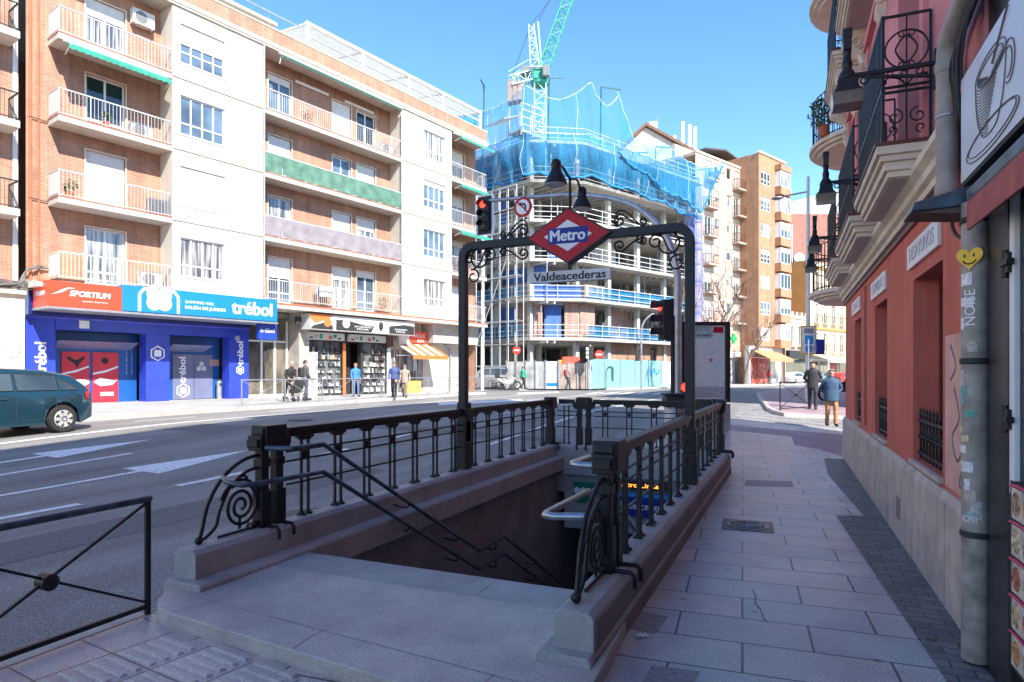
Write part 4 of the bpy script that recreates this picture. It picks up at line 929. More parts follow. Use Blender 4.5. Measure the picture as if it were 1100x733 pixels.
# food picture board
t=thing('menu_board','tall board of dish photographs with pink borders on the black shopfront','sign',wl(3.78,.052,.2),RROT)
MB().box(-.6,.16,-.03,.0,.0,.92).build('board',BLKM,t)
FOOD=[(.6,.28,.1),(.55,.4,.2),(.5,.16,.08),(.62,.5,.3),(.4,.25,.15)]
for i in range(5):
    z_=.02+i*.18; c=FOOD[i]
    p=MB().box(-.5,.13,.0,.003,z_,z_+.15).build('photo',mat('plate_bg_%d'%i,(.62,.55,.46),.4,var=.3,scale=14),t)
    for q in range(4):
        d=MB(); d.lathe([(.06,0),(.055,.004),(.04,.002)],(.06-.16*q,.0035,z_+.075),14,'y'); d.build('dish',mat('dish_%d'%((i+q)%5),FOOD[(i+q)%5],.5,var=.6,scale=40),p)
    MB().tube([(.15,.004,z_+.155),(.05,.004,z_+.165),(-.5,.004,z_+.16)],.008,6).build('border',mat('hot_pink',(.6,.03,.12),.4,var=.05),p)
# cafe sign with the cup
t=thing('cafe_sign','white framed sign with a line drawing of a coffee cup, above the awning','sign',wl(4.68,.1,2.77),RROT)
MB().box(-1.9,0,-.09,-.0,0,.66).build('sign_box',BLKM,t,.005)
MB().box(-1.88,-.02,0,.006,.02,.64).build('sign_face',mat('sign_face_white',(.62,.62,.66),.3,var=.04,scale=2),t)
INK=mat('ink_grey',(.13,.13,.14),.6,var=.1)
a=MB()
def ink(pts,r=.0036): a.tube([(-p[0],.008,p[1]) for p in pts],r,4,ref=(0,1,0))
def ell(cx_,cz,rx,rz,a0=0,a1=360,n=40): return [(cx_+rx*math.cos(R_(a0+(a1-a0)*i/n)),cz+rz*math.sin(R_(a0+(a1-a0)*i/n))) for i in range(n+1)]
CXX=.62
ink(ell(CXX,.47,.27,.075)); ink(ell(CXX,.465,.23,.055)); ink(ell(CXX,.12,.46,.075)); ink(ell(CXX,.13,.42,.06),.003)
L_=[(CXX-.27,.47),(CXX-.26,.36),(CXX-.22,.24),(CXX-.14,.15)]; L2=[(2*CXX-p[0],p[1]) for p in L_]
ink([(p[0],p[1]) for p in catmull([(p[0],p[1],0) for p in L_],6)]); ink([(p[0],p[1]) for p in catmull([(p[0],p[1],0) for p in L2],6)])
ink(ell(CXX,.155,.14,.03,180,360))
for i in range(16):
    f=i/15; w_=.27-.12*f*f; ink(ell(CXX,.45-.28*f,w_,.07-.04*f,185,185+110-40*f,14),.0028)
for i in range(10): f=i/9; ink(ell(CXX,.455-.012*i*.3,.22-.02*i,.05-.004*i,150,390,20),.0022)
ink(ell(CXX+.31,.36,.09,.1,-120,120)); ink(ell(CXX+.3,.36,.06,.07,-110,110))
ink([(CXX+.05,.46),(CXX+.3,.63)],.007)
a.build('cup_drawing',INK,t)
# awning cassette
t=thing('awning','rolled up red awning with a blue metal edge under the cup sign','awning',wl(4.2,.12,2.52),RROT)
MB().box(-3.2,0,-.13,.06,.05,.12).build('cassette',IRON_B,t,.01)
MB().box(-3.2,-.01,.045,.06,-.1,.049).build('valance',mat('red_canvas',(.38,.09,.08),.8,var=.15,scale=8),t,.003)
a=MB(); a.tube([(-.02,.0,.02),(-1.0,.02,-.02),(-2.0,.05,-.05)],.025,8); a.tube([(-.3,-.02,-.02),(-1.2,.02,-.06)],.018,8); a.build('folding_arm',BLKM,t)
t=thing('steel_canopy','dark steel canopy bracket reaching over the sidewalk from the end of the cup sign','bracket',wl(4.72,0,2.62),RROT)
MB().prism([(-.0,0),(.40,-.02),(.38,.035),(0,.13)],(0,1,0),(0,0,1),(1,0,0),(0,0,0),-.28,.0).build('canopy',IRON_B,t,.006)
MB().prism([(-.0,-.06),(.40,-.022),(.40,-.02),(0,-.002)],(0,1,0),(0,0,1),(1,0,0),(0,0,0),-.26,-.01).build('underside',mat('rust_brown',(.12,.08,.065),.7,var=.3,scale=9),t)
# loose cables by the sign
a=MB(); rg=random.Random(4)
for i in range(9):
    x=4.9-rg.uniform(0,.22); a.tube(catmull([(x,.05+rg.uniform(0,.06),3.2+rg.uniform(0,.1)),(x-.05+rg.uniform(-.04,.04),.1+rg.uniform(0,.04),3.55),(x-.2,.08,3.75+rg.uniform(0,.1)),(x-.7,.05,4.0+rg.uniform(-.05,.1)),(x-1.6,.04,4.2)],6),rg.choice([.008,.011,.014]),6)
a.tube(catmull([(5.3,.02,2.75),(5.15,.05,2.62),(4.95,.05,2.52),(4.7,.03,2.5)],6),.012,6)
o=a.build('cable_bundle',BLKM,None); o.matrix_basis=rb_.matrix_basis.copy(); tag(o,'tangle of black cables behind the upper drainpipe and cup sign','cable')
# next block across the side street (its shade falls on the carriageway)
t=thing('corner_house','brick house on the next corner, hidden behind the red building','building',(2.35,27.4,ramp(2,28)),PI/2-R_(6))
a=MB(); a.box(0,26,-10,0,-.5,12.6); a.build('wall',BRICK_R,t); MB().box(-.2,26.2,-10.2,.25,12.6,12.9).build('roof',CONC,t)
for i in range(6):
    for j in range(4): window(t,2+i*4,3.2+i*4,1.2+j*3,3+j*3,.003,2,-1,sill=.05)
# ================================================================== LEFT APARTMENT BLOCK
LROT=PI/2-FH
def fl(s,y,z=0.): v=FP+FD*s+FI*y; return Vector((v.x,v.y,z))
GZ=.44
ab=thing('apartment_block','long brick and white apartment block with balconies over the blue gaming hall','building',fl(8,0,GZ),LROT)
AOX=8.
ab_shift=Vector((-8,0,-GZ))
def A(mb,name,m,par=None,bevel=0.,smooth=False,fix=True):
    """mesh written in facade coordinates (s, inward, height) -> part of the block"""
    mb.v=[(x-8,y,z-GZ) for x,y,z in mb.v] if par is None else mb.v
    return mb.build(name,m,par or ab,bevel,smooth,fix)
# a pivot-less frame: parts below share this offset parent
FLO=[5.1,8.07,11.03,14.0]; TOP=16.85
WB=[(.05,4.2),(13.05,17.35)]
ops=[]
for (a0,a1),(w0,w1) in zip(WB,[(.38,2.33),(14.85,16.75)]):
    for zf in FLO: ops.append((w0,w1,zf+.58,zf+2.2))
for b in WB:
    a=MB(); wall_open(a,b[0],b[1],4.95,TOP,0,[o for o in ops if b[0]<o[0]<b[1]],.14)
    for x in b: a.poly([(x,0,4.95),(x,1.0,4.95),(x,1.0,TOP),(x,0,TOP)])
    A(a,'white_wall',WHITEW)
for zf in FLO[1:]:
    for b in WB: A(MB().box(b[0]-.01,b[1]+.01,-.045,.0,zf-.1,zf+.0),'string_course',CREAM)
doors=[(-2.75,-1.33),(5.12,6.42),(8.93,10.19),(10.58,11.93),(18.5,19.7)]
dops=[(d0,d1,zf+.02,zf+2.2) for d0,d1 in doors for zf in FLO]
a=MB()
for x0,x1 in ((-4.68,.05),(4.2,13.05),(17.35,20.9)): wall_open(a,x0,x1,4.95,TOP,1.0,dops,.16)
a.poly([(20.9,1.0,0.3),(20.9,11,0.3),(20.9,11,TOP),(20.9,1.0,TOP)]); a.poly([(20.9,11,.3),(-4.68,11,.3),(-4.68,11,TOP),(20.9,11,TOP)])
A(a,'brick_wall',BRICK_L)
def shift_win(*args,**k):
    ar=list(args); x0,x1,z0,z1,y=ar
    return window(ab,x0-8,x1-8,z0-GZ,z1-GZ,y,**k)
bl={(0,3):.5,(0,1):1.0,(1,2):.2,(1,3):.0}
i=0
for bi,(w0,w1) in enumerate([(.38,2.33),(14.85,16.75)]):
    for k_,zf in enumerate(FLO):
        shift_win(w0,w1,zf+.58,zf+2.2,.08,n=4,blind=bl.get((bi,k_),0),split=.3,sill=.06,fw=.06,glass=G_C if k_==0 else None)
for di,(d0,d1) in enumerate(doors):
    for k_,zf in enumerate(FLO):
        b=[0,.3,.9,.45,.15][(di*3+k_*2)%5]
        if di==0: b=[0,.95,.0,.3][k_]
        shift_win(d0,d1,zf+.02,zf+2.2,1.09,n=2,blind=b,split=.22,fw=.07)
        f=MB(); f.box(d0-.05-8,d0-.002-8,.97,1.0,zf-GZ,zf+2.25-GZ); f.box(d1+.002-8,d1+.05-8,.97,1.0,zf-GZ,zf+2.25-GZ); f.box(d0-.002-8,d1+.002-8,.97,1.0,zf+2.203-GZ,zf+2.25-GZ); f.build('door_surround',CREAM,ab)
# slabs: first floor overhang, balconies, roof
a=MB(); a.box(-4.68,20.9,-.06,1.6,4.72,4.95); A(a,'overhang_slab',WHITEW); a=MB(); a.box(-4.68,20.9,-.08,-.062,4.9,4.97); A(a,'overhang_edge',TERRA)
rails={(0,0):'w',(0,1):'w',(0,2):'w',(0,3):'w',(1,0):'w',(1,1):'lilac',(1,2):'green',(1,3):'w',(2,0):'w',(2,1):'w',(2,2):'w',(2,3):'w'}
for bi,(x0,x1) in enumerate([(-4.0,.045),(4.205,13.045),(17.355,20.9)]):
    for k_,zf in enumerate(FLO):
        if k_>0:
            a=MB(); a.box(x0-8,x1-8,.0,.998,zf-.24-GZ,zf-.03-GZ); bal=a.build('balcony',WHITEW,ab)
            MB().box(x0-.02-8,x1-8,-.02,.998,zf-.029-GZ,zf-GZ).build('balcony_edge',TERRA,bal)
        else: bal=ab
        par=bal
        bar_rail(par,x0+.03-8,x1-.03-8,.04,zf-GZ,.95,mat('rail_grey_white',(.5,.485,.47),.6,var=.1,scale=3) if (bi,k_)!=(0,0) else CREAM,ret='l' if bi==0 else ('r' if bi==2 else None),yr=.98 if bi!=1 else None)
        if bi==0: MB().box(x0+.01-8,x0+.025-8,.06,.95,zf+.1-GZ,zf+.9-GZ).build('side_panel',WHITEP,par)
        s=rails[(bi,k_)]
        if s in('green','lilac'):
            m=MB(); m.grid(lambda u,v:(x0+.02+(x1-x0-.04)*u-8,.012-.012*math.sin(u*90)*(1-v)-.01*math.sin(u*37+v*3),zf+.05+.87*v-GZ),110,4)
            o=m.build('privacy_screen',GREEN_M if s=='green' else LILAC,par,0,True,False); o['label']='green mesh balcony screen' if s=='green' else 'grey lilac cloth balcony screen'
a=MB(); a.box(-4.68,20.9,-.08,11,TOP,TOP+.18); A(a,'roof_slab',WHITEW); a=MB(); a.box(-4.68,20.9,-.12,-.082,TOP+.1,TOP+.26); A(a,'cornice',CREAM)
a=MB(); a.box(-4.68,20.9,.0,.25,TOP+.181,TOP+.95); a.box(20.65,20.9,.25,11,TOP+.181,TOP+.95); A(a,'parapet',BRICK_L); a=MB(); a.box(-4.7,20.93,-.03,.28,TOP+.951,TOP+1.02); A(a,'parapet_coping',CREAM)
a=MB(); a.box(-4.68,6.3,2.6,11,TOP+.181,TOP+2.6); A(a,'attic_wall',WHITEW); a=MB(); a.box(-4.8,6.5,2.3,11,TOP+2.601,TOP+2.75); A(a,'attic_roof',WHITEW)
bar_rail(ab,-4.5-8,6.4-8,.14,TOP+1.02-GZ,.75,GALV,step=1.6)
pg=MB()
for x in (6.7,10.2,13.7,16.6,20.3):
    pg.box(x-.07,x+.07,.02,.16,TOP+.4,TOP+2.15); pg.box(x-.05,x+.05,3.4,3.5,TOP+.2,TOP+2.5)
    pg.bar((x,.1,TOP+2.1),(x,3.45,TOP+2.5),.09)
pg.box(6.6,20.4,.02,.16,TOP+2.02,TOP+2.2); pg.box(6.6,20.4,.05,.13,TOP+1.5,TOP+1.56)
for i in range(16): y=.25+i*.2; pg.box(6.65,20.35,y,y+.07,TOP+2.13+.12*y,TOP+2.16+.12*y)
A(pg,'pergola',WHITEP)
a=MB(); a.box(6.8,16.5,3.52,3.6,TOP+.2,TOP+2.4); A(a,'pergola_screen',mat('pale_screen',(.66,.64,.6),.8,var=.12,scale=1.5))
# ground floor backing wall between the shops (shops stand in front as parts)
a=MB(); a.box(4.35,7.3,2.0,2.2,.3,4.715); a.box(6.9,7.5,1.05,2.0,.3,4.715); A(a,'portal_wall',mat('portal_stone',(.42,.38,.33),.7,var=.15,scale=3))
e=MB(); e.box(4.55,6.85,1.93,1.99,3.2,3.28); 
for x in (4.55,5.35,6.1,6.8): e.box(x-.05,x+.05,1.9,1.99,GZ,4.3)
e.box(4.5,6.9,1.9,1.99,GZ+.0,GZ+.15); ent=A(e,'entrance_frame',ALU)
g=MB(); g.poly([(4.55-8,1.965,.1),(6.85-8,1.965,.1),(6.85-8,1.965,4.0),(4.55-8,1.965,4.0)]); g.build('entrance_glass',glassmat('lobby_glass',(.05,.05,.045),(.2,.17,.13),1.2),ent)
text('333',MWHITE,(5.7-8,1.88,3.62-GZ),(1,0,0),(0,0,1),w=.55,h=.22,parent=ab,bold=.01)
for x in (5.0,6.5): MB().box(x-.16-8,x+.16-8,.5,.6,4.1-GZ,4.45-GZ).build('vent_grille',BLKM,ab)
# --- gaming hall shopfront
gh=thing('gaming_hall','blue gaming hall shopfront with a red and blue fascia under the apartment block','shop',fl(0,1.4,GZ),LROT)
def Gp(mb,name,m,par=None,bevel=0.): 
    mb.v=[(x,y-1.4,z-GZ) for x,y,z in mb.v]; return mb.build(name,m,par or gh,bevel)
for x0,x1,zt_ in ((-4.62,-3.62,3.785),(-.35,.62,3.295),(3.35,4.34,3.785)): Gp(MB().box(x0,x1,1.4,2.0,.35,zt_),'pillar_panel',BLUE_S)
a=MB(); a.box(-3.62,3.35,1.35,1.9,3.3,3.72); Gp(a,'lintel',BLUE_S); a=MB(); a.box(-4.62,4.34,1.33,1.348,3.71,3.78); Gp(a,'light_strip',mat('lilac_strip',(.1,.12,.75),.3))
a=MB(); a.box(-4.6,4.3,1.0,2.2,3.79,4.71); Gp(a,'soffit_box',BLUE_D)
a=MB(); a.box(-3.62,-.35,2.25,2.4,.35,3.3); a.box(.62,3.35,2.25,2.4,.35,3.3); Gp(a,'back_wall',BLUE_T)
a=MB(); a.prism([(1.45,2.9),(2.24,2.62),(2.24,2.9)],(0,1,0),(0,0,1),(1,0,0),(0,0,0),-3.4,-.6); a.prism([(1.45,2.9),(2.24,2.62),(2.24,2.9)],(0,1,0),(0,0,1),(1,0,0),(0,0,0),.8,2.6); Gp(a,'canopy',mat('lilac_metal',(.28,.3,.5),.35,metal=.4))
for (x0,x1,m,nm) in ((-3.15,-2.17,mat('door_red',(.6,.025,.05),.35,var=.06,scale=2),'r'),(-2.05,-1.09,MATS['door_red'],'r'),(1.15,2.1,mat('door_grey',(.16,.18,.3),.2,var=.08,scale=2),'g'),(2.13,3.0,MATS['door_grey'],'g')):
    d=MB().box(x0,x1,2.2,2.26,GZ+.03,2.5); d=Gp(d,'door',m,None,.004)
    if nm=='g' : d['label']='grey glazed door of the gaming hall'
    else: d['label']='red printed door of the gaming hall'
    if nm=='r':
        q=MB(); cx_,cz=(x0+x1)/2,1.0
        q.prism([(.0+.55*math.cos(t_),.0+.16*math.sin(t_)) for t_ in [2*PI*j/24 for j in range(24)]],(1,0,.12),(0,0,1),(0,-1,0),(cx_-.05,2.199-1.4,.78),0,.003) if x0<-2.1 else q.prism([(-.45,.0),(-.2,.17),(.3,.05),(.45,.08),(.25,-.12),(-.2,-.17)],(1,0,0),(0,0,1),(0,-1,0),(cx_,2.199-1.4,.85),0,.003)
        q.build('white_swirl',MWHITE,d)
        q=MB(); q.prism([(-.48,.0),(.0,.09),(.48,.3),(.48,.36),(0,.18),(-.48,.06)],(1,0,0),(0,0,1),(0,-1,0),(cx_,2.199-1.4,1.15),0,.003); q.build('white_stroke',MWHITE,d)
        q=MB(); q.lathe([(.13,0),(.12,.004)],(cx_-.03,2.194-1.4,1.72),14,'y') if x0>-2.1 else q.prism([(-.32,.12),(-.22,.2),(-.02,.04),(.12,.1),(.3,.22),(.34,.14),(.12,-.1),(.06,-.28),(-.04,-.1)],(1,0,0),(0,0,1),(0,-1,0),(cx_,2.199-1.4,1.68),0,.003)
        q.build('printed_figure',TXTB,d)
        for j in range(2): MB().box(cx_-.2,cx_+.3,2.195-1.4,2.199-1.4,.28+.09*j,.34+.09*j).build('small_print',MWHITE,d)
    elif x0<1.5: text('trébol',MWHITE,((x0+x1)/2-.05,2.199-1.4,1.35),(0,0,1),(-1,0,0),w=1.15,h=.3,parent=d,heavy=.012)
    else:
        for (u,v) in ((0,.13),(-.12,-.08),(.12,-.08)):
            q=MB(); q.tube([((x0+x1)/2-.1+u+.09*math.cos(PI/3*j+PI/6),2.197-1.4,1.5+v+.09*math.sin(PI/3*j+PI/6)) for j in range(6)],.02,4,closed=True); q.lathe([(.04,0),(.038,.004)],((x0+x1)/2-.1+u,2.194-1.4,1.5+v),8,'y'); q.build('hexagon_mark',MWHITE,d)
def hexlogo(par,x,y,z,r):
    q=MB(); q.tube([(x+r*math.cos(PI/3*j+PI/6),y,z+r*math.sin(PI/3*j+PI/6)) for j in range(6)],r*.1,4,closed=True)
    for u,v in ((1,1),(-1,1),(1,-1),(-1,-1)): q.lathe([(r*.3,-.003),(r*.28,.003)],(x+u*r*.22,y-.001*(u+2*v),z+v*r*.2),12,'y')
    q.build('clover_hexagon',MWHITE,par)
hexlogo(gh,.13,-.006,2.05,.3); hexlogo(gh,1.62,.795,.42,.3); hexlogo(gh,3.9,-.006,1.35,.2)
text('trébol',MWHITE,(-4.1,-.001,1.75),(0,0,1),(-1,0,0),w=1.2,h=.36,parent=gh,heavy=.014); text('trébol',MWHITE,(3.9,-.001,2.15),(0,0,1),(-1,0,0),w=1.1,h=.3,parent=gh,heavy=.012)
for x in (-.55,-.75): text('apuestas deportivas',mat('pale_lilac_print',(.5,.52,.75),.4),(x+.0,.84,1.7),(0,0,1),(-1,0,0),w=1.1,h=.09,parent=gh,ext=.002)
MB().box(-2.85,-2.5,-.08,-.052,2.95,3.25).build('pennant_badge',MWHITE,gh)
MB().lathe([(.13,-.02),(.13,.0)],(3.75,-.012,2.85),16,'y').build('round_badge',mat('grey_badge',(.35,.36,.5),.4),gh)
MB().box(2.85,3.3,.795,.84,1.55,1.85).build('notice',mat('notice_print',(.5,.3,.25),.5,var=.4,scale=20),gh)
# fascia
a=MB(); a.box(-4.5,-2.08,-.5,.9,4.0,4.92); f1=Gp(a,'red_fascia',RED_F,None,.01)
a=MB(); a.box(-2.075,4.61,-.5,.9,4.03,5.02); f2=Gp(a,'blue_fascia',BLUE_F,None,.01)
a=MB(); a.box(-4.53,4.64,-.53,.9,3.92,3.998); Gp(a,'fascia_edge',GALV)
Y=-1.9-.001
text('SPORTIUM',MWHITE,(-3.15,Y,4.08),(1,0,0),(.18,0,1),w=1.3,h=.2,parent=f1,heavy=.012)
q=MB(); q.prism([(-.5,-.12),(-.1,-.0),(.05,.12),(.3,.17),(.05,.17),(-.15,.08),(-.28,-.02)],(1,0,0),(0,0,1),(0,-1,0),(-3.93,Y,4.1),0,.004); q.build('swoosh_mark',MWHITE,f1)
text('apuestas deportivas',MWHITE,(-3.0,Y,3.82),(1,0,0),(0,0,1),w=.85,h=.07,parent=f1)
text('SPORTIUM',MWHITE,(-4.5-.001,-1.25,4.05),(0,-1,0),(0,0,1),w=.75,h=.16,parent=f1,bold=.03)
# clover in its outline
q=MB()
for u,v in ((1,1),(-1,1),(1,-1),(-1,-1)): q.lathe([(.29,-.004),(.28,.004)],(-.7+u*.2,Y-.001*(u+2*v+4),4.15+v*.17),20,'y')
q.box(-.9,-.5,Y-.012,Y,3.9,4.3); q.build('clover_mark',MWHITE,f2)
q=MB(); q.tube([(-1.45,Y-.002,3.62),(-1.45,Y-.002,4.28),(-1.3,Y-.002,4.48),(-1.0,Y-.002,4.55)],.055,4,ref=(0,1,0),flat=.1); q.tube([(.05,Y-.002,3.62),(.05,Y-.002,4.28),(-.1,Y-.002,4.48),(-.4,Y-.002,4.55)],.055,4,ref=(0,1,0),flat=.1); q.build('clover_outline',MWHITE,f2)
text('GAMMING HALL',MWHITE,(.95,Y,4.14),(1,0,0),(0,0,1),w=1.25,h=.12,parent=f2,bold=.01)
text('SALÓN DE JUEGOS',MWHITE,(1.2,Y,3.92),(1,0,0),(0,0,1),w=1.75,h=.19,parent=f2,heavy=.006)
text('trébol',MWHITE,(3.35,Y,4.1),(1,0,0),(0,0,1),w=1.95,h=.56,parent=f2,heavy=.03)
t=thing('hanging_sign','small blue projecting sign lettered trébol at the right end of the fascia','sign',fl(4.3,-.1,3.2),LROT)
a=MB(); a.box(-.45,.5,-.1,.1,0,.72); a.build('sign_box',mat('small_sign_blue',(.02,.06,.4),.35),t,.01); MB().box(-.05,.05,-.04,.04,.721,.83).build('bracket',IRON,t)
text('trébol',MWHITE,(0,-.101,.42),(1,0,0),(0,0,1),w=.75,h=.22,parent=t,bold=.03)
t=thing('ashtray_bin','slim steel ashtray bin beside the grey doors of the gaming hall','bin',fl(3.15,1.9,GZ),LROT)
MB().cyl((0,0,0),(0,0,.85),.12,.12,14).build('body',GALV,t,0,True); MB().cyl((0,0,.851),(0,0,.92),.125,.1,14).build('lid',BLKM,t,0,True); MB().box(-.06,.06,-.125,-.11,.62,.74).build('slot',BLKM,t)
# --- accessories shop
sh=thing('accessory_shop','phone accessory shop with a black and white striped fascia and crowded windows','shop',fl(10.2,1.3,GZ),LROT)
a=MB(); a.box(-3.0,3.1,.0,.3,2.9,3.25); a.box(-3.0,-2.85,0,.3,0,2.9); a.box(-.35,-.15,0,.3,0,2.9); a.box(2.9,3.1,0,.3,0,2.9); a.box(.95,1.1,.02,.3,0,2.9); a.build('shop_frame',BLKM,sh)
MB().box(-3.05,-2.9,-.1,-.01,0,2.9).build('orange_pipe',ORANGE,sh); MB().box(-.34,-.16,-.05,-.002,0,2.85).build('orange_post',ORANGE,sh)
a=MB(); a.box(-3.3,4.0,-1.15,-.4,3.42,4.2); fs=a.build('fascia',WHITEP,sh)
Yf=-1.152
for pts in ([(-3.29,3.44),(-1.9,3.44),(-1.9,3.62),(-2.2,3.85),(-3.1,3.62)],[(-1.7,3.44),(.7,3.44),(.9,3.78),(.2,3.8),(-1.0,4.0),(-1.7,3.98)],[(2.0,3.44),(3.98,3.44),(3.98,3.95),(3.2,4.0),(2.0,3.85)]):
    MB().prism(pts,(1,0,0),(0,0,1),(0,-1,0),(0,Yf+.001,0),0,.006).build('black_swoosh',BLKM,fs)
MB().prism([(-3.29,3.95),(-3.0,3.72),(-2.2,3.98),(-1.9,4.19),(-3.29,4.19)],(1,0,0),(0,0,1),(0,-1,0),(0,Yf+.001,0),0,.006).build('orange_swoosh',ORANGE,fs)
for x,m in ((-2.25,ORANGE),(-1.05,MWHITE)): MB().lathe([(.24,-.006),(.23,.004)],(x,Yf-.012,3.82),18,'y').build('round_logo',m,fs)
for x,w_ in ((.1,1.2),(2.9,1.0)):
    for j in range(2): text('ACCESORIOS' if j==0 else 'MOVIL',MWHITE,(x,Yf-.007,3.7-.13*j),(1,0,0),(0,0,1),w=w_*(1-.3*j),h=.09,parent=fs)
MB().lathe([(.05,-.2),(.12,-.08),(.13,.12),(.05,.25)],(1.35,Yf-.05,3.8),10).build('microphone_mark',BLKM,fs)
for x0,x1 in ((-2.8,-.4),(-.1,2.6)):
    p=MB().box(x0,x1,-.25,-.05,2.95,3.35).build('price_board',LGREY,sh)
    for j in range(7): MB().box(x0+.15+j*.3,x0+.35+j*.3,-.256,-.2505,3.02+.08*(j%2),3.1+.08*(j%3)).build('print',[BLKM,RED_F,GREEN_A][j%3],p)
MB().box(2.62,3.15,-.3,-.05,2.75,3.4).build('end_board',mat('dark_print',(.12,.05,.04),.5,var=.5,scale=12),sh)
for x0,x1 in ((-2.85,-.35),(1.1,2.9)): MB().poly([(x0,.14,.05),(x1,.14,.05),(x1,.14,2.9),(x0,.14,2.9)]).build('shop_window',glassmat('shop_glass_%d'%(x0>0),(.05,.05,.055),(.16,.17,.17),3),sh)
MB().poly([(-.15,.9,0),(.95,.9,0),(.95,.9,2.9),(-.15,.9,2.9)]).build('doorway',BLKM,sh)
rg=random.Random(21); goods=[mat('goods_%d'%i,c,.5,var=.3,scale=20) for i,c in enumerate([(.6,.6,.58),(.5,.48,.46),(.1,.1,.12),(.4,.25,.25),(.22,.28,.36),(.2,.28,.2),(.42,.36,.24)])]
for x0,x1 in ((-2.75,-.45),(1.2,2.8)):
    for row in range(7):
        x=x0; zz=.15+row*.36
        while x<x1-.1:
            w_=rg.uniform(.06,.2); h_=rg.uniform(.08,.3); 
            if rg.random()<.85: MB().taper(x,min(x+w_,x1),.02,.12,zz,zz+h_,rg.uniform(0,w_*.3),.01).build('goods',goods[rg.randrange(3) if row<3 else rg.randrange(7)] if row<4 or rg.random()<.6 else BLKM,sh)
            x+=w_+rg.uniform(.0,.05)
MB().box(-2.84,-2.0,-.03,.0,0,2.3).build('poster_panel',mat('grey_poster',(.55,.55,.57),.5,var=.5,scale=6),sh)
MB().box(2.88,3.12,-.06,-.001,0,2.7).build('white_poster',mat('white_print',(.7,.68,.68),.5,var=.4,scale=9),sh)
# --- shop with the striped awning, white closed front
t=thing('tailor_shop','small shop with clothes hanging in a grey window under a striped awning','shop',fl(15.1,1.3,GZ),LROT)
MB().box(-1.6,1.2,.3,.4,-.1,4.27).build('shop_wall',WHITEW,t)
MB().box(-1.2,-.2,-.2,.0,2.9,3.6).build('fascia_white',WHITEP,t)
o=MB().box(-.35,1.15,-.22,.0,3.05,3.75).build('fascia_red',RED_F,t); text('ARREGLOS',MWHITE,(.4,-.221,3.5),(1,0,0),(0,0,1),w=1.1,h=.22,parent=o)
text('ROPA',MWHITE,(.6,-.221,3.2),(1,0,0),(0,0,1),w=.6,h=.2,parent=o)
MB().box(-1.4,1.1,.24,.298,.1,2.6).build('shop_window',G_C,t)
for x,m in ((-.2,mat('grey_coat',(.25,.27,.3),.9)),(.25,mat('pale_coat',(.5,.52,.53),.9)),(.65,MATS['grey_coat'])):
    a=MB(); a.taper(x-.17,x+.17,-.1,.1,1.35,2.3,.05,.02); a.build('hung_garment',m,t)
MB().box(-.6,.7,-.15,.1,.0,.8).build('yellow_counter',mat('yellow_board',(.65,.42,.1),.6),t)
t=thing('awning','grey and orange striped canvas awning over the small shop window','awning',fl(15.2,1.25,3.45),LROT)
a=MB(); n=8; a.k=0
for i in range(n):
    a.k=i%2; x0=-1.5+i*.375; a.box(x0,x0+.3745,0,.0,0,0) if False else a.add([(x0,0,.0),(x0+.375,0,.0),(x0+.375,-1.5,-.75),(x0,-1.5,-.75)],[(0,1,2,3)])
a.k=0; o=a.build('canvas',[LGREY,ORANGE],t,fix=False); md=o.modifiers.new('s','SOLIDIFY'); md.thickness=.012
MB().box(-1.5,1.5,-1.52,-1.5,-.98,-.74).build('valance',ORANGE,t)
for x in (-1.4,1.4): MB().tube([(x,0,-.75),(x,-1.45,-.76)],.02,6).build('arm',WHITEP,t)
t=thing('white_shopfront','closed white shopfront at the far end of the apartment block','shop',fl(18.8,1.6,.6),LROT)
MB().box(-2.4,2.0,.0,.4,-.3,4.11).build('shop_wall',WHITEW,t)
MB().box(-2.4,2.0,-.9,-.002,2.95,4.11).build('soffit_panel',CONC,t); MB().tube([(.1,-.12,-.1),(.1,-.12,2.6),(-.35,-.12,2.93)],.07,8).build('grey_downpipe',GALV,t)
# neighbour at far left
nb_=thing('brick_house','brick apartment house at the left edge with balconies and a white ground floor','building',fl(-8.7,1.0,GZ),LROT)
a=MB(); no=[(x,x+1.2,z-GZ,z+2.1-GZ) for x in (1.0,-2.2) for z in (7.35,10.4,13.5)]
no=[(.9,2.2,z-GZ,z+2.15-GZ) for z in (7.35,10.4,13.5,4.6)]+[(-2.4,-1.1,z-GZ,z+2.15-GZ) for z in (7.35,10.4,13.5,4.6)]
wall_open(a,-10,3.8,4.15,17,0,no,.15); a.box(-10,3.8,.02,10,16.5,17); a.build('brick_wall',BRICK_L,nb_)
for o_ in no: window(nb_,*o_,.09,2,blind=WRNG.choice([0,.4,.9]),split=.25)
for z in (7.35,10.4,13.5):
    b=MB().box(-3.2,3.55,-1.0,-.002,z-.26-GZ,z-.02-GZ).build('balcony',WHITEW,nb_); bar_rail(b,-3.15,3.5,-.96,z-GZ,.95,BLKM,ret='r',yr=-.05)
MB().box(-10,3.95,-.12,.2,-.2,4.02).build('ground_wall',WHITEW,nb_); MB().box(-10,3.95,-.3,.0,4.021,4.149).build('ledge',CREAM,nb_)
a=MB(); a.box(3.62,3.76,-.06,.0,4.15,17); a.build('white_pipe',WHITEP,nb_); a=MB(); a.tube([(4.15,-.03,4.2),(4.15,-.03,16)],.05,8); a.build('brown_pipe',TERRA,nb_)
text('MDF',TXTG,(3.52,-.122,1.95),(1,0,0),(0,0,1),w=.62,h=.42,parent=nb_,bold=-.012)
a=MB(); rg=random.Random(8)
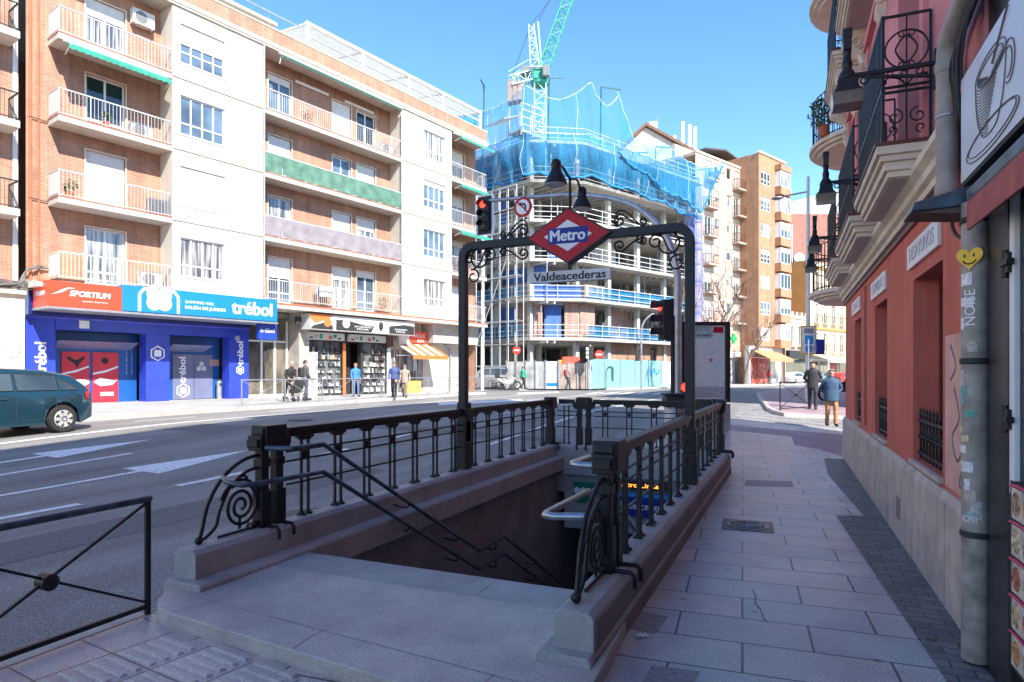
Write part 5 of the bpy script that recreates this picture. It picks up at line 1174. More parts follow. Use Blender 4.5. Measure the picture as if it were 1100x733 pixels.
for i in range(12):
    p=[(-6+q*1.25+rg.uniform(-.3,.3),-.12+rg.uniform(-.08,.05),4.22+rg.uniform(-.05,.3)) for q in range(9)]
    a.tube(catmull([q for q in p if q[0]<4.6],4),rg.uniform(.015,.035),5)
for i in range(6): a.tube(catmull([(3.8+rg.uniform(-.2,.3),-.2,4.3),(3.9,-.25,4.8),(4.3,-.2,5.0+rg.uniform(0,.2)),(4.7,-.1,5.05)],4),.02,5)
o=a.build('cable_bundle',mat('grey_cables',(.16,.15,.14),.7,var=.4),None); o.location=fl(-8.7,1.0,GZ); o.rotation_euler=(0,0,LROT); tag(o,'tangled grey cables along the top of the white ground floor wall','cable')
# --- air conditioners, awnings on the facade
def ac(s,y,z,label,m=WHITEP,rot=0.):
    t=thing('air_conditioner',label,'air conditioner',fl(s,y,z),LROT,'air conditioners on the balconies')
    MB().box(-.42,.42,-.15,.15,.05,.65).build('case',m,t,.01)
    a=MB(); a.lathe([(.24,-.012),(.24,0)],(-.1,-.151,.35),18,'y'); a.build('fan_grille',mat('fan_dark',(.12,.12,.13),.6),t)
    for i in range(6): MB().box(-.36,.18,-.17,-.164,.14+i*.075,.15+i*.075).build('grille_bar',m,t)
    a=MB(); a.box(-.35,-.28,-.14,.14,0,.05); a.build('foot',GALV,t); a=MB(); a.box(.28,.35,-.14,.14,0,.05); a.build('foot',GALV,t)
ac(-.75,.82,15.75,'white air conditioner hung on the brick under the roof of the end balcony')
ac(-.95,.55,11.04,'white air conditioner standing on the end balcony below the green awning')
ac(-.35,.3,8.08,'dark air conditioner standing on the end balcony above the air conditioner nearest the fascia',mat('dark_case',(.15,.16,.18),.5))
ac(-.6,.5,5.11,'white air conditioner on the lowest end balcony just above the fascia')
ac(12.3,.55,14.01,'white air conditioner on the top middle balcony')
def awning(s0,s1,z,drop,out,label,m=GREEN_A,y=-.03):
    t=thing('awning',label,'awning',fl((s0+s1)/2,y,z),LROT); L=(s1-s0)/2
    a=MB(); n=int(L*2/.22); a.grid(lambda u,v:(-L+2*L*u,-out*min(v*1.3,1),-(drop*min(v*1.3,1))-(.16*(v-.77)/.23*(1 if int(u*n)%1==0 else 1)*(.75+.25*abs(math.sin(u*n*PI))) if v>.77 else 0)),n*6,9)
    o=a.build('canvas',m,t,0,False,False); MB().tube([(-L,0,0),(L,0,0)],.05,8).build('roller',ALU,t)
    for x in (-L+.05,L-.05): MB().tube([(x,0,-.5),(x,-out,-drop)],.018,6).build('arm',ALU,t)
awning(-3.85,-.2,13.72,.28,.5,'green scalloped awning hanging under the top end balcony')
awning(5.0,12.9,16.8,.08,.16,'dark green awning rolled up under the roof of the top middle balcony',mat('dark_green_canvas',(.03,.09,.07),.8))
awning(17.5,20.8,16.75,.35,.7,'green scalloped awning at the far end under the roof')
awning(17.5,20.8,13.75,.35,.7,'green scalloped awning at the far end, one storey below the roof')
awning(17.5,20.8,10.8,.35,.7,'green scalloped awning at the far end, second storey from the street')

for s,y in ((4.24,-.04),(-4.3,.95),(13.0,-.04)):
    a=MB(); a.tube([(s-8,y,4.9-GZ),(s-8,y,TOP-GZ)],.035,6); a.build('downpipe',GALV if s>0 else TERRA,ab)
for z in (7.9,10.85): 
    a=MB(); a.tube(catmull([(-4.6-8,.93,z+.1-GZ),(-2-8,.95,z-.02-GZ),(.0-8,.93,z+.05-GZ)],6),.018,5); a.build('facade_cable',BLKM,ab)
def plantpot(s,y,z,label,sd,r=.28):
    t=thing('potted_plant',label,'plant',fl(s,y,z),LROT); MB().lathe([(.1,0),(.15,.25),(.13,.25)],(0,0,0),10).build('pot',TERRA,t); l=MB(); leaves(l,(0,0,.5),r,110,.08,sd,1.1); l.build('foliage',LEAF,t,fix=False)
plantpot(6.9,.4,14.02,'leafy potted plant on the top middle balcony',3); plantpot(-3.5,.4,8.09,'leafy potted plant at the left end of an end balcony',4); plantpot(11.9,.35,5.12,'leafy potted plant on the lowest middle balcony',6,.34); plantpot(-2.3,.3,11.05,'bright potted plant low on the end balcony below the green awning',7,.2)
for s,z,lab in ((7.6,16.3,'white rolled awning fixed on the brick of the top middle balcony, left one'),(10.7,16.35,'white rolled awning fixed on the brick of the top middle balcony, right one')):
    t=thing('awning',lab,'awning',fl(s,.93,z),LROT); MB().tube([(-1.0,0,0),(1.0,0,0)],.07,8).build('roller',ALU,t)
for s,z,lab in ((8.0,5.12,'folding rack of washing on the lowest middle balcony'),(18.9,8.1,'folding rack of washing on an end balcony at the far corner')):
    t=thing('drying_rack',lab,'rack',fl(s,.5,z),LROT); a=MB()
    for x in (-.45,.45): a.bar((x,-.2,0),(x,.2,.95),.02); a.bar((x,.2,0),(x,-.2,.95),.02)
    for i in range(5): a.bar((-.45,-.2+.1*i,.95),(.45,-.2+.1*i,.95),.014)
    a.build('frame',GALV,t)
    for i,m in enumerate((WHITEP,BLUE_F,ORANGE,LGREY)): MB().grid(lambda u,v:(-.4+.8*u,-.2+.1*i+.02*math.sin(u*9),.94-.5*v),8,3).build('washing',m,t,0,True,False)

# the row of houses goes on to the left, outside the picture; its sunlit fronts light the street
t=thing('apartment_block','long cream apartment block continuing the row to the left, beyond the picture edge','building',fl(-19.2,.8,GZ),LROT+PI)
a=MB(); op=[(1.5+i*3.2,2.9+i*3.2,1.+j*3,2.5+j*3) for i in range(14) for j in range(1,5)]
wall_open(a,0,46,0,16.5,0,op,.15,-1); a.poly([(0,0,16.5),(46,0,16.5),(46,-11,16.5),(0,-11,16.5)]); a.poly([(0,0,0),(0,-11,0),(0,-11,16.5),(0,0,16.5)]); a.build('wall',WHITEW,t)
a=MB()
for o_ in op: a.poly([(o_[0],-.12,o_[2]),(o_[1],-.12,o_[2]),(o_[1],-.12,o_[3]),(o_[0],-.12,o_[3])])
a.build('window_panes',G_C,t)
# ================================================================== CONSTRUCTION SITE
RROT2=PI/2-RH
def rk(px,off=0.):
    """distance along the far row (V2 + k RD, pushed inwards by off) seen at a photo column"""
    o=V2+RI*off; r=ray(px); det=RD.x*-r[1]+r[0]*RD.y
    return (o.x*r[1]-r[0]*o.y)/det
def rp(k,y,z=0.): v=V2+RD*k+RI*y; return Vector((v.x,v.y,z))
def tdep(v): return CF[0]*v.x+CF[1]*v.y
def rz(px,py,off=0.): return zat(tdep(rp(rk(px,off),off)),py)
def l2(v): d=Vector(v)-V2; return (d.dot(RD),d.dot(RI))
GZ2=.45
cs=thing('unfinished_building','unfinished concrete building of bare slabs and columns behind the Metro arch','building',(V2.x,V2.y,0),RROT2)
P0=l2(at(506,59.5)); P1=l2(V1); P2=(0,0); KE=rk(742); P3=(KE,0)
plan=[P0,P1,P2,P3,(KE,13),(P0[0],13)]
SL=[4.6,7.85,11.1,14.35,17.6,20.85]
WCONC=mat('pale_concrete',(.5,.475,.43),.85,var=.1,scale=1.5)
def grow(pl,d): 
    out=[]; n=len(pl)
    for i in range(n):
        p,a,b=Vector(pl[i]),Vector(pl[i-1]),Vector(pl[(i+1)%n])
        e1=(p-a).normalized(); e2=(b-p).normalized(); n1=Vector((e1.y,-e1.x)); n2=Vector((e2.y,-e2.x)); m=(n1+n2).normalized()
        out.append(tuple(p+m*(d/max(.4,m.dot(n1)))))
    return out
pl_b=grow(plan,.9)
for z in SL:
    s=MB().prism(pl_b,(1,0,0),(0,1,0),(0,0,1),(0,0,0),z-.26,z); s=s.build('floor_slab',WCONC,cs,.02)
    j=MB()
    x=P0[0]+.6
    while x<KE-.3:
        y0=.3 if x>0 else (.5+max(0,-(x-P1[0]))*.4); j.box(x-.09,x+.09,max(y0,.4),12.6,z-.5,z-.263); x+=.85
    j.build('joist',CONC,s)
def along(p,q,n): return [(p[0]+(q[0]-p[0])*i/n,p[1]+(q[1]-p[1])*i/n) for i in range(n+1)]
cols=along(P0,P1,2)[:-1]+along(P1,P2,1)+along(P2,P3,4)[1:]
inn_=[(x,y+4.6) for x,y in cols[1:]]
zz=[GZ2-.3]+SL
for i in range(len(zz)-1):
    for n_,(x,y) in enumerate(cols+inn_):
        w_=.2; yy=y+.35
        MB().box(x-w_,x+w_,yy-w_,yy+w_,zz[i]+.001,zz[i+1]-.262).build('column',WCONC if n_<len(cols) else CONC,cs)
for k_ in (0,1): MB().box([P1[0]+1,6][k_],[P1[0]+4,9.5][k_],8,8.25,GZ2,20.5).build('core_wall',CONC,cs)
MB().box(P0[0],KE,12.6,12.9,GZ2,20.5).build('rear_wall',CONC_D,cs)
def seg_panel(p,q,z0,z1,m,name,off=.0,th=.14,f0=0.,f1=1.):
    p,q=Vector(p),Vector(q); d=(q-p); a_=p+d*f0; b_=p+d*f1; n=Vector((d.y,-d.x)).normalized()*off; e=d.normalized(); nn=Vector((d.y,-d.x)).normalized()
    mb=MB(); mb.prism([(0,0),((b_-a_).length,0),((b_-a_).length,th),(0,th)],(e.x,e.y,0),(-nn.x,-nn.y,0),(0,0,1),(a_.x+n.x,a_.y+n.y,0),z0,z1)
    return mb.build(name,m,cs)
# first storey: new brick infill; second storey: half-built walls; blue sheets
seg_panel(P0,P1,4.62,7.55,BRICK_N,'brick_infill',.0,.14,.72,.98); seg_panel(P1,P2,4.62,7.55,BRICK_N,'brick_infill',.0,.14,.02,.2)
seg_panel(P1,P2,4.62,7.55,BRICK_N,'brick_infill',.0,.14,.68,.98); seg_panel(P2,P3,4.62,7.55,BRICK_N,'brick_infill',.0,.14,.01,.12)
seg_panel(P0,P1,7.86,9.3,BRICK_P,'brick_infill',.0,.14,.3,.9); seg_panel(P0,P1,7.86,9.9,BRICK_P,'brick_infill',.3,.14,.45,.55)
seg_panel(P2,P3,.5,4.3,BRICK_L,'brick_infill',-.3,.14,.26,.62); seg_panel(P2,P3,.5,4.3,BRICK_L,'brick_infill',-.3,.14,.68,.9)
for f in range(1,5): seg_panel(P0,P1,zz[f]+.02,zz[f+1]-.3,SCREEN,'blue_sheet',-.25,.01,.3,.98 if f<3 else .6)
for f,f0,f1 in ((1,.25,.62),(2,.0,.3),(3,.55,.95)): seg_panel(P1,P2,zz[f]+.02,zz[f+1]-.3,SCREEN,'blue_sheet',-.25,.01,f0,f1)
seg_panel(P2,P3,7.87,9.2,BRICK_P,'brick_infill',.0,.14,.05,.2); seg_panel(P2,P3,4.62,7.5,BRICK_N,'brick_infill',-1.2,.14,.3,.5); seg_panel(P0,P1,11.12,12.4,BRICK_P,'brick_infill',.0,.14,.5,.95)
for f,f0,f1 in ((2,.1,.35),(3,.3,.5),(4,.55,.9)): seg_panel(P2,P3,zz[f]+.02,zz[f+1]-.3,CONC,'partition',-3.,.1,f0,f1)
seg_panel(P1,P2,11.1,12.3,SCREEN,'blue_sheet',.75,.01,.3,.8); seg_panel(P1,P2,7.86,8.9,SCREEN,'blue_sheet',.75,.01,.0,1.)
for z in (4.62,7.87): seg_panel(P2,P3,z,z+1.05,NET,'blue_edge_net',.8,.01,.02,.95); seg_panel(P0,P1,z,z+1.,NET,'blue_edge_net',.8,.01,.1,.95)
for f in range(6):
    z=zz[f+1]
    a=MB()
    for p,q in ((pl_b[0],pl_b[1]),(pl_b[1],pl_b[2]),(pl_b[2],pl_b[3])):
        p,q=Vector((*p,0)),Vector((*q,0)); n=max(2,int((q-p).length/2))
        for i in range(n+1): c=p+(q-p)*i/n; a.bar(c+Vector((0,0,z)),c+Vector((0,0,z+1.15)),.05,(1,0,0))
        for h in (.2,.6,1.05): a.bar(p+Vector((0,0,z+h)),q+Vector((0,0,z+h)),.045)
    a.build('guard_rail',PALEST,cs)
a=MB(); rg=random.Random(5)
for f in range(1,6):
    for i in range(22):
        x=rg.uniform(P1[0],KE-1); y=rg.uniform(.5,5); a.cyl((x,y,zz[f]),(x,y,zz[f+1]-.26),.05,.05,6)
a.build('formwork_prop',GALV,cs)['kind']='stuff'
# sheeted scaffold on the right end
a=MB()
for x in (KE-2.6,KE-1.6,KE-.6,KE+.3):
    a.bar((x,-1.1,GZ2),(x,-1.1,17.5),.06,(1,0,0)); a.bar((x,-.3,GZ2),(x,-.3,17.5),.06,(1,0,0))
for i in range(8): a.bar((KE-2.6,-1.1,2+i*2.1),(KE+.3,-1.1,2+i*2.1),.06); a.box(KE-2.6,KE+.3,-1.05,-.35,2+i*2.1,2.05+i*2.1)
sf=thing('scaffold','scaffold sheeted in blue mesh on the right end of the unfinished building','scaffold',(V2.x,V2.y,0),RROT2); a.build('frame',GALV,sf)
MB().grid(lambda u,v:(KE-2.65+3.0*u,-1.17-.06*math.sin(u*17)*math.sin(v*9),4.4+13*v),16,14).build('sheet',netmat('violet_sheet',(.1,.15,.42),.55),sf,0,True,False)
sf2=thing('scaffold','pale scaffold of poles and ledgers in front of the left face of the unfinished building','scaffold',(V2.x,V2.y,0),RROT2)
a=MB(); d_=Vector((P1[0]-P0[0],P1[1]-P0[1],0)); n_=Vector((d_.y,-d_.x,0)).normalized(); L_=d_.length
for i in range(7):
    for o_ in (1.2,2.0): c=Vector((*P0,0))+d_*(.25+.75*i/6)+n_*o_; a.bar(c+Vector((0,0,GZ2)),c+Vector((0,0,17)),.055,(1,0,0))
for j in range(9):
    z=2.2+j*1.85
    for o_ in (1.2,2.0): a.bar(Vector((*P0,z))+d_*.25+n_*o_,Vector((*P1,z))+n_*o_,.05)
    i=j%5; a.bar(Vector((*P0,z))+d_*(.25+.125*i)+n_*2,Vector((*P0,z+1.85))+d_*(.375+.125*i)+n_*2,.045)
a.build('frame',PALEST,sf2)
for j in range(8):
    z=2.25+j*1.85; mb=MB(); q=[Vector((*P0,0))+d_*.25+n_*1.25,Vector((*P1,0))+n_*1.25,Vector((*P1,0))+n_*1.95,Vector((*P0,0))+d_*.25+n_*1.95]; mb.prism([(v_.x,v_.y) for v_ in q],(1,0,0),(0,1,0),(0,0,1),(0,0,0),z,z+.05); mb.build('plank',TIMB if j%2 else GALV,sf2)
# safety nets
def netobj(label,pts,bot,top,m,sag=.6,out=.4,seed=1):
    rg=random.Random(seed); P=[Vector((*p,0)) for p in pts]
    cum=[0.]
    for a_,b_ in zip(P,P[1:]): cum.append(cum[-1]+(b_-a_).length)
    T=cum[-1]
    def pos(u):
        s=u*T
        for i in range(len(P)-1):
            if s<=cum[i+1]+1e-6: f=(s-cum[i])/(cum[i+1]-cum[i]); return P[i]+(P[i+1]-P[i])*f,i,f
        return P[-1],len(P)-2,1.
    ph=[rg.uniform(0,6) for _ in range(6)]
    def fn(u,v):
        p,i,f=pos(u); zb=bot[i]+(bot[i+1]-bot[i])*f+.16*math.sin(u*T*1.3+ph[0])+.07*math.sin(u*T*4.3+ph[1]); zt=top[i]+(top[i+1]-top[i])*f-sag*math.sin(PI*f)
        d=(P[i+1]-P[i]).normalized(); n=Vector((d.y,-d.x,0)); w_=out*math.sin(PI*v)*(.6+.4*math.sin(u*T*.9+ph[2]))+.09*math.sin(u*T*4.1+ph[3]+v*3)*(1-.3*v)+.05*math.sin(u*T*9.7+v*5)
        q=p+n*w_; return (q.x,q.y,zb+(zt-zb)*v)
    t=thing('safety_net',label,'net',(V2.x,V2.y,0),RROT2)
    a=MB(); a.grid(fn,int(T*5),14); a.build('mesh',m,t,0,True,False)
    if m is NET:
        r=MB(); r.tube([fn(i/90,0) for i in range(91)],.1,6); r.build('lower_rope',mat('net_rope_blue',(.02,.22,.5),.8,var=.2),t,0,True)
    r=MB(); r.tube([fn(i/90,1) for i in range(91)],.035,5); 
    for i in range(1,int(T/4)):
        u=i/int(T/4); r.tube([fn(u+.003*math.sin(j+i),j/8) for j in range(9)],.022,4)
    r.build('cord',mat('pale_cord',(.55,.62,.68),.8),t)
    return t
g1=grow(plan,1.9)
N0,N1,N2=g1[0],g1[1],g1[2]; N3=(rk(752,-1.9),-1.9)
netobj('dense blue safety net hung around the two upper storeys of the unfinished building',[N0,N1,N2,((N3[0])*.45,-1.9),(N3[0],-1.9)],[17.0,17.6,17.6,17.4,16.6],[20.9,21.1,21.1,20.9,20.6],NET,.1,.5,3)
netobj('thin pale blue net rising above the roof slab on gallows posts',[N0,N1,N2,(rk(663,-2),-2.)],[20.8,21,21,20.9],[25.9,24.8,25.4,25.0],NET2,1.3,.3,8)
netobj('torn blue net flaring out at the right end of the roof slab',[(rk(664,-2.1),-2.1),(rk(682,-2.4),-2.4),(rk(715,-2.4),-2.4),(rk(754,-2.6),-2.6),(rk(776,-3.4),-3.4)],[20.3,19.4,18.2,17.2,21.6],[25.4,21.6,22.4,21.4,22.3],NET,.3,.4,12)
netobj('dark blue net gathered in folds at the left edge of the roof slab',[(N0[0]+.1,N0[1]-.2),(N0[0]+1.7,N0[1]-1.0)],[20.6,20.8],[26.2,24.6],NET,.4,.3,14)
def gallows(px,t,z0,z1,arm,label,dirx=1):
    p=at(px,t); th=thing('net_post',label,'post',(p.x,p.y,z0),RROT2,'gallows posts holding the safety nets'); h=z1-z0
    a=MB(); a.bar((0,0,0),(.25*dirx,0,h),.1,(1,0,0)); a.bar((.25*dirx,0,h),((.25+arm)*dirx,-.6,h+.12),.1); a.bar((.2*dirx,0,h-.8),((.25+arm*.45)*dirx,-.3,h+.02),.07); a.build('gallows',mat('dark_green_steel',(.03,.12,.11),.6),th); return th
gallows(518,57,19.,27.,-.9,'leftmost gallows post, holding the net up beside the apartment block',1)
gallows(588,56,19.,27.3,1.1,'tall gallows post just right of the crane mast')
gallows(644,56,18.5,26.5,1.9,'tall gallows post in the middle of the roof slab with a long arm')
gallows(678,60,19.,22.2,1.5,'short leaning gallows post where the tall net ends')
gallows(703,62,19.5,23.4,1.7,'short gallows post in front of the gabled house')
gallows(738,65,19.,22.2,1.6,'short gallows post in front of the grey rendered wall')
gallows(762,68,19,22.8,1.7,'last gallows post at the right tip of the net')
# roof clutter
rc=thing('site_cabin','white framed loading platform on the roof slab below the crane','platform',(V2.x,V2.y,20.9),RROT2)
a=MB(); x0=rk(575)-.4
for x in (-5.2,-4.0,-2.8):
    for y in (1.5,3): a.bar((x,y,0),(x,y,2.6),.09,(1,0,0))
for z in (.3,.9,1.5,2.1,2.6):
    a.bar((-5.2,1.5,z),(-2.8,1.5,z),.08)
a.build('frame',PALEST,rc); MB().box(-5.2,-2.8,1.52,3,.35,.5).build('deck',LGREY,rc); MB().prism([(-7.0,0.8),(-5.3,1.5),(-5.3,1.6),(-7.0,.9)],(1,0,0),(0,0,1),(0,1,0),(0,0,0),1.5,4).build('tin_roof',GALV,rc)
# ------------------------------------------------------------------ crane
CT=66.; cp=at(580,CT); crn=thing('tower_crane','green and white luffing tower crane standing behind the unfinished building','crane',(cp.x,cp.y,0),-YAW*0+YAW)
GRN=mat('crane_green',(.02,.3,.2),.5,var=.1); CWH=mat('crane_white',(.4,.6,.53),.5,var=.06)
def lattice(mb,p,q,w0,w1,n,r=.06,up=(0,1,0)):
    p,q=Vector(p),Vector(q); t=(q-p).normalized(); a_=Vector(up)-t*t.dot(Vector(up)); a_.normalize(); b_=t.cross(a_)
    C=[(1,1),(1,-1),(-1,-1),(-1,1)]
    def c(i,k): w_=(w0+(w1-w0)*i/n)/2; return p+(q-p)*i/n+a_*C[k][0]*w_+b_*C[k][1]*w_
    for k in range(4):
        mb.bar(c(0,k),c(n,k),r*1.7)
        for i in range(n):
            k2=(k+1)%4
            mb.bar(c(i,k) if i%2 else c(i,k2),c(i+1,k2) if i%2 else c(i+1,k),r); mb.bar(c(i,k),c(i,k2),r)
zt=zat(CT,78)
a=MB(); lattice(a,(0,0,.5),(0,0,zt-1),1.15,1.15,26,.07,(1,0,0)); a.build('mast',CWH,crn)
a=MB(); a.box(-.7,.7,-.7,.7,zt-.9,zt+.1); a.lathe([(.9,zt-1.3),(.9,zt-1)],(0,0,0),14); a.build('slewing_ring',GRN,crn,.03)
jd=Vector((.29,.25,.9)).normalized()
a=MB(); lattice(a,Vector((.4,0,zt+.4)),Vector((.4,0,zt+.4))+jd*26,1.0,.8,28,.06,(0,1,0)); a.build('jib',GRN,crn)
a=MB(); lattice(a,(-.5,0,zt+.4),(-.9,0,zt+4.8),.9,.5,6,.06,(1,0,0)); a.bar((.2,0,zt+.4),(-.2,0,zt+5.2),.14); a.build('tower_head',CWH,crn)
MB().box(-1.0,.6,-.95,-.72,zt+.12,zt+.2).build('walkway',CWH,crn)
a=MB(); lattice(a,(0,0,zt-.2),(-3.0,-.3,zt-1.1),.9,.9,4,.07,(0,0,1)); a.bar((-1.2,-.6,zt+1),(-3.2,-.6,zt-.2),.07); a.bar((-1.2,.6,zt+1),(-3.2,.6,zt-.2),.07); a.build('counter_jib',CWH,crn)
a=MB()
for i in range(3): a.box(-3.3+i*.5,-2.85+i*.5,-.6,.6,zt-3.2+i*.1,zt-1.1)
a.build('counterweight',mat('rust_ballast',(.3,.22,.18),.8,var=.2),crn,.03); MB().box(-1.9,-1.0,-.5,.5,zt-.4,zt+.5).build('winch_house',mat('crane_grey',(.16,.18,.18),.6),crn,.05); MB().box(.2,.9,-1.3,-.72,zt-.9,zt+.2).build('cab',MATS['crane_grey'],crn,.08)
a=MB(); a.cyl((-.9,0,zt+4.9),Vector((.4,0,zt+.4))+jd*15,.03,.03,5); a.cyl((-.9,0,zt+4.9),(-3,0,zt-.8),.03,.03,5); a.cyl((-.2,0,zt+5.2),Vector((.4,0,zt+.4))+jd*22,.03,.03,5); a.build('pendant_cable',BLKM,crn)
# ------------------------------------------------------------------ hoarding along the site
def hoard(name,label,px0,px1,t0,t1,z1,m,n=1,posts=True):
    p,q=at(px0,t0),at(px1,t1); d=q-p; L=d.length; r=math.atan2(d.y,d.x); t=thing(name,label,'hoarding',(p.x,p.y,GZ2),r)
    MB().box(0,L,-.03,.03,.0,z1-GZ2).build('panel',m,t)
    if posts:
        for i in range(n+1): MB().box(L*i/n-.05,L*i/n+.05,-.1,-.031,0,z1-GZ2+.1).build('post',GALV,t)
    return t,L
hoard('hoarding','grey sheet metal hoarding with creases, left of the white poster',544,586,50.5,49.6,2.55,mat('crumpled_zinc',(.46,.46,.45),.55,metal=.2,var=.25,scale=1.4,bump=.4,bscale=2),4)
t,L=hoard('hoarding','white information poster panel on the site hoarding',586.5,600,49.6,49.4,2.55,WHITEP,1); MB().box(.05,L-.05,-.04,-.031,.2,.45).build('blue_print',BLUE_F,t); MB().box(L*.4,L*.7,-.04,-.031,1.1,1.6).build('faint_logo',LGREY,t)
hoard('hoarding','brown board panel with a grey gate in the site hoarding',600.5,630,49.3,49.2,2.4,mat('board_brown',(.33,.26,.22),.8,var=.3,scale=1.5),3)
t,L=hoard('hoarding','teal painted hoarding along the right side of the building site',631,735,49.2,62,2.75,TEAL,7)
MB().box(L*.72,L*.86,-.05,-.031,.1,2.25).build('white_sheet',WHITEP,t)
a=MB(); a.tube(catmull([(L*.55,-.045,1.0),(L*.58,-.045,1.7),(L*.6,-.045,1.0),(L*.63,-.045,1.6),(L*.66,-.045,1.1),(L*.7,-.045,1.5)],5),.09,4,ref=(0,1,0),flat=.1); a.build('graffiti',BLUE_F,t)
p=at(609,48.8); t=thing('skip_machine','red and yellow site machine showing above the brown board','machine',(p.x,p.y+.9,GZ2),YAW); MB().taper(-.75,.75,-.4,.4,1.9,2.45,.1,.1).build('body',RED_F,t,.05); MB().box(-.9,-.55,-.3,.3,1.7,2.2).build('engine_cover',mat('machine_yellow',(.7,.45,.03),.5),t,.05); MB().box(-.6,.6,-.35,.35,0,1.9).build('chassis',BLKM,t)
# ================================================================== BUILDINGS BEYOND THE SITE
def rowb(name,label,k0,k1,off,z1,wallm,depth=12,cat='building'):
    p=rp(k0,off,GZ2); t=thing(name,label,cat,p,RROT2); return t,(k1-k0)
# gabled house behind the nets
p=at(655,78); ghh=thing('gabled_house','rendered house end with a brown gable roof and a chimney, above the blue nets','building',(p.x,p.y,GZ2),YAW)
W_=(745-655)*78/FOC; ax=(693-655)*78/FOC; za=zat(78,134); ze=zat(78,163); zl=zat(78,172)
MB().prism([(0,0),(W_,0),(W_,ze-.3-GZ2),(ax,za-.3-GZ2),(0,zl-GZ2)],(1,0,0),(0,0,1),(0,-1,0),(0,0,0),-9,0).build('gable_wall',mat('grey_render',(.55,.49,.44),.85,var=.1,scale=1),ghh)
MB().prism([(-.4,zl-.5-GZ2),(ax,za-GZ2-.28),(W_+.2,ze-GZ2-.35),(W_+.2,ze-GZ2),(ax,za-GZ2+.12),(-.4,zl-GZ2-.1)],(1,0,0),(0,0,1),(0,-1,0),(0,0,0),-9.3,.5).build('roof',TIMB,ghh)
c=(704-655)*78/FOC; MB().box(c-.5,c+.5,1,2.4,za-2-GZ2,zat(78,127)-GZ2).build('chimney',LGREY,ghh,.03); MB().cyl((c+.7,2,za-3-GZ2),(c+.7,2,zat(78,118)-GZ2),.04,.03,6).build('aerial',GALV,ghh)
p=at(725,70); t=thing('party_wall','blank grey rendered wall standing beside the gabled house','wall',(p.x,p.y,GZ2),RROT2)
L=rk(756)-rk(725)+1.5; MB().box(0,L*.75,0,.4,0,zat(71,158)-GZ2).build('render',mat('grey_mesh_render',(.5,.45,.41),.9,var=.12,scale=.8),t)
p=at(735,84); t=thing('phone_antennas','cluster of white mobile phone antennas on a mast above the roofs','antenna',(p.x,p.y,zat(84,172)),YAW)
a=MB(); a.cyl((0,0,-3),(0,0,2.4),.12,.1,8)
for x,y in ((-1.2,0),(1.2,.3),(.2,-.5)): a.bar((0,0,.7),(x,y,.7),.07); a.bar((0,0,2),(x,y,2),.07)
a.build('mast',GALV,t)
for x,z0,z1 in ((-1.35,.0,3.6),(-.3,.3,5.4),(.55,.2,5.0),(1.5,-.2,5.0),(-.9,-.8,1.2),(1.15,-.9,1.5)):
    MB().box(x-.2,x+.2,-.6 if x<1 else .2,-.45 if x<1 else .35,z0-.5,z1-.6).build('panel_antenna',MWHITE,t,.03)
for x,z in ((-.5,.1),(.3,-.2),(.9,.2),(-1,.5)): MB().box(x-.15,x+.15,-.3,.0,z-.3,z+.3).build('radio_box',GALV,t)
# pale brick block with balconies
k0,k1=rk(747,.3),rk(806,.3)+.5
pb,L=rowb('brick_block','pale pink brick block with small iron balconies, left of the orange tower',k0,k1,.3,24,BRICK_P)
def kx(px,k0_,off): return rk(px,off)-k0_
top=rz(760,168,.3)-GZ2
fz=[top-2.45-2.95*i for i in range(7)]
ops=[]; bals=[]
for z in fz[:6]:
    for (a_,b_,dz_,h) in ((757,764.5,0,2.05),(767.5,772,.9,1.15),(780.5,785.5,.85,1.2),(788.5,794,0,2.05)):
        ops.append((kx(a_,k0,.3),kx(b_,k0,.3),z+dz_,z+dz_+h,dz_==0))
a=MB(); wall_open(a,0,L,3.6,top,0,[o[:4] for o in ops],.16); a.box(0,L,.02,12,top-.3,top); a.build('brick_wall',BRICK_P,pb)
for i,z in enumerate(fz[:6]): 
    if i<6: MB().box(0,L,-.03,-.001,z-.75,z-.45).build('pale_band',mat('pale_pink_band',(.62,.5,.42),.85,var=.05),pb)
for o in ops:
    window(pb,*o[:4],.1,2 if o[4] else 1,blind=WRNG.choice([0,.3,.5]),fw=.07)
    if o[4]:
        b=MB().box(o[0]-.35,o[1]+.35,-.75,-.002,o[2]-.2,o[2]-.01).build('balcony',BRICK_P,pb); bar_rail(b,o[0]-.3,o[1]+.3,-.7,o[2],.95,mat('brown_iron',(.12,.05,.04),.6),ret='b',yr=-.02,step=.16)
MB().box(0,L,-.1,.3,top,top+.2).build('coping',CREAM,pb)
MB().box(5.2,L,3,11,top+.2,top+1.9).build('penthouse',BRICK_P,pb); MB().prism([(4.6,top+1.9),(L*.75,top+2.6),(L+.3,top+2.0),(L+.3,top+1.85),(L*.75,top+2.4),(4.6,top+1.75)],(1,0,0),(0,0,1),(0,1,0),(0,0,0),1.6,11).build('dark_eave',mat('slate_eave',(.08,.08,.09),.7),pb)
MB().box(0,L,.2,1,0,3.599).build('shop_wall',LGREY,pb)
for x in (1.2,3.6,6.2,8.8): MB().box(x-.8,x+.8,.13,.198,.1,2.6).build('shop_window',G_C,pb)
MB().box(0,L,-.12,.199,2.9,3.55).build('shop_fascia',WHITEP,pb)
c=kx(788,k0,-.4); z=rz(788,364,-.4); t=thing('pharmacy_cross','green pharmacy cross projecting over the sidewalk','sign',rp(k0+c,-.4,z),RROT2)
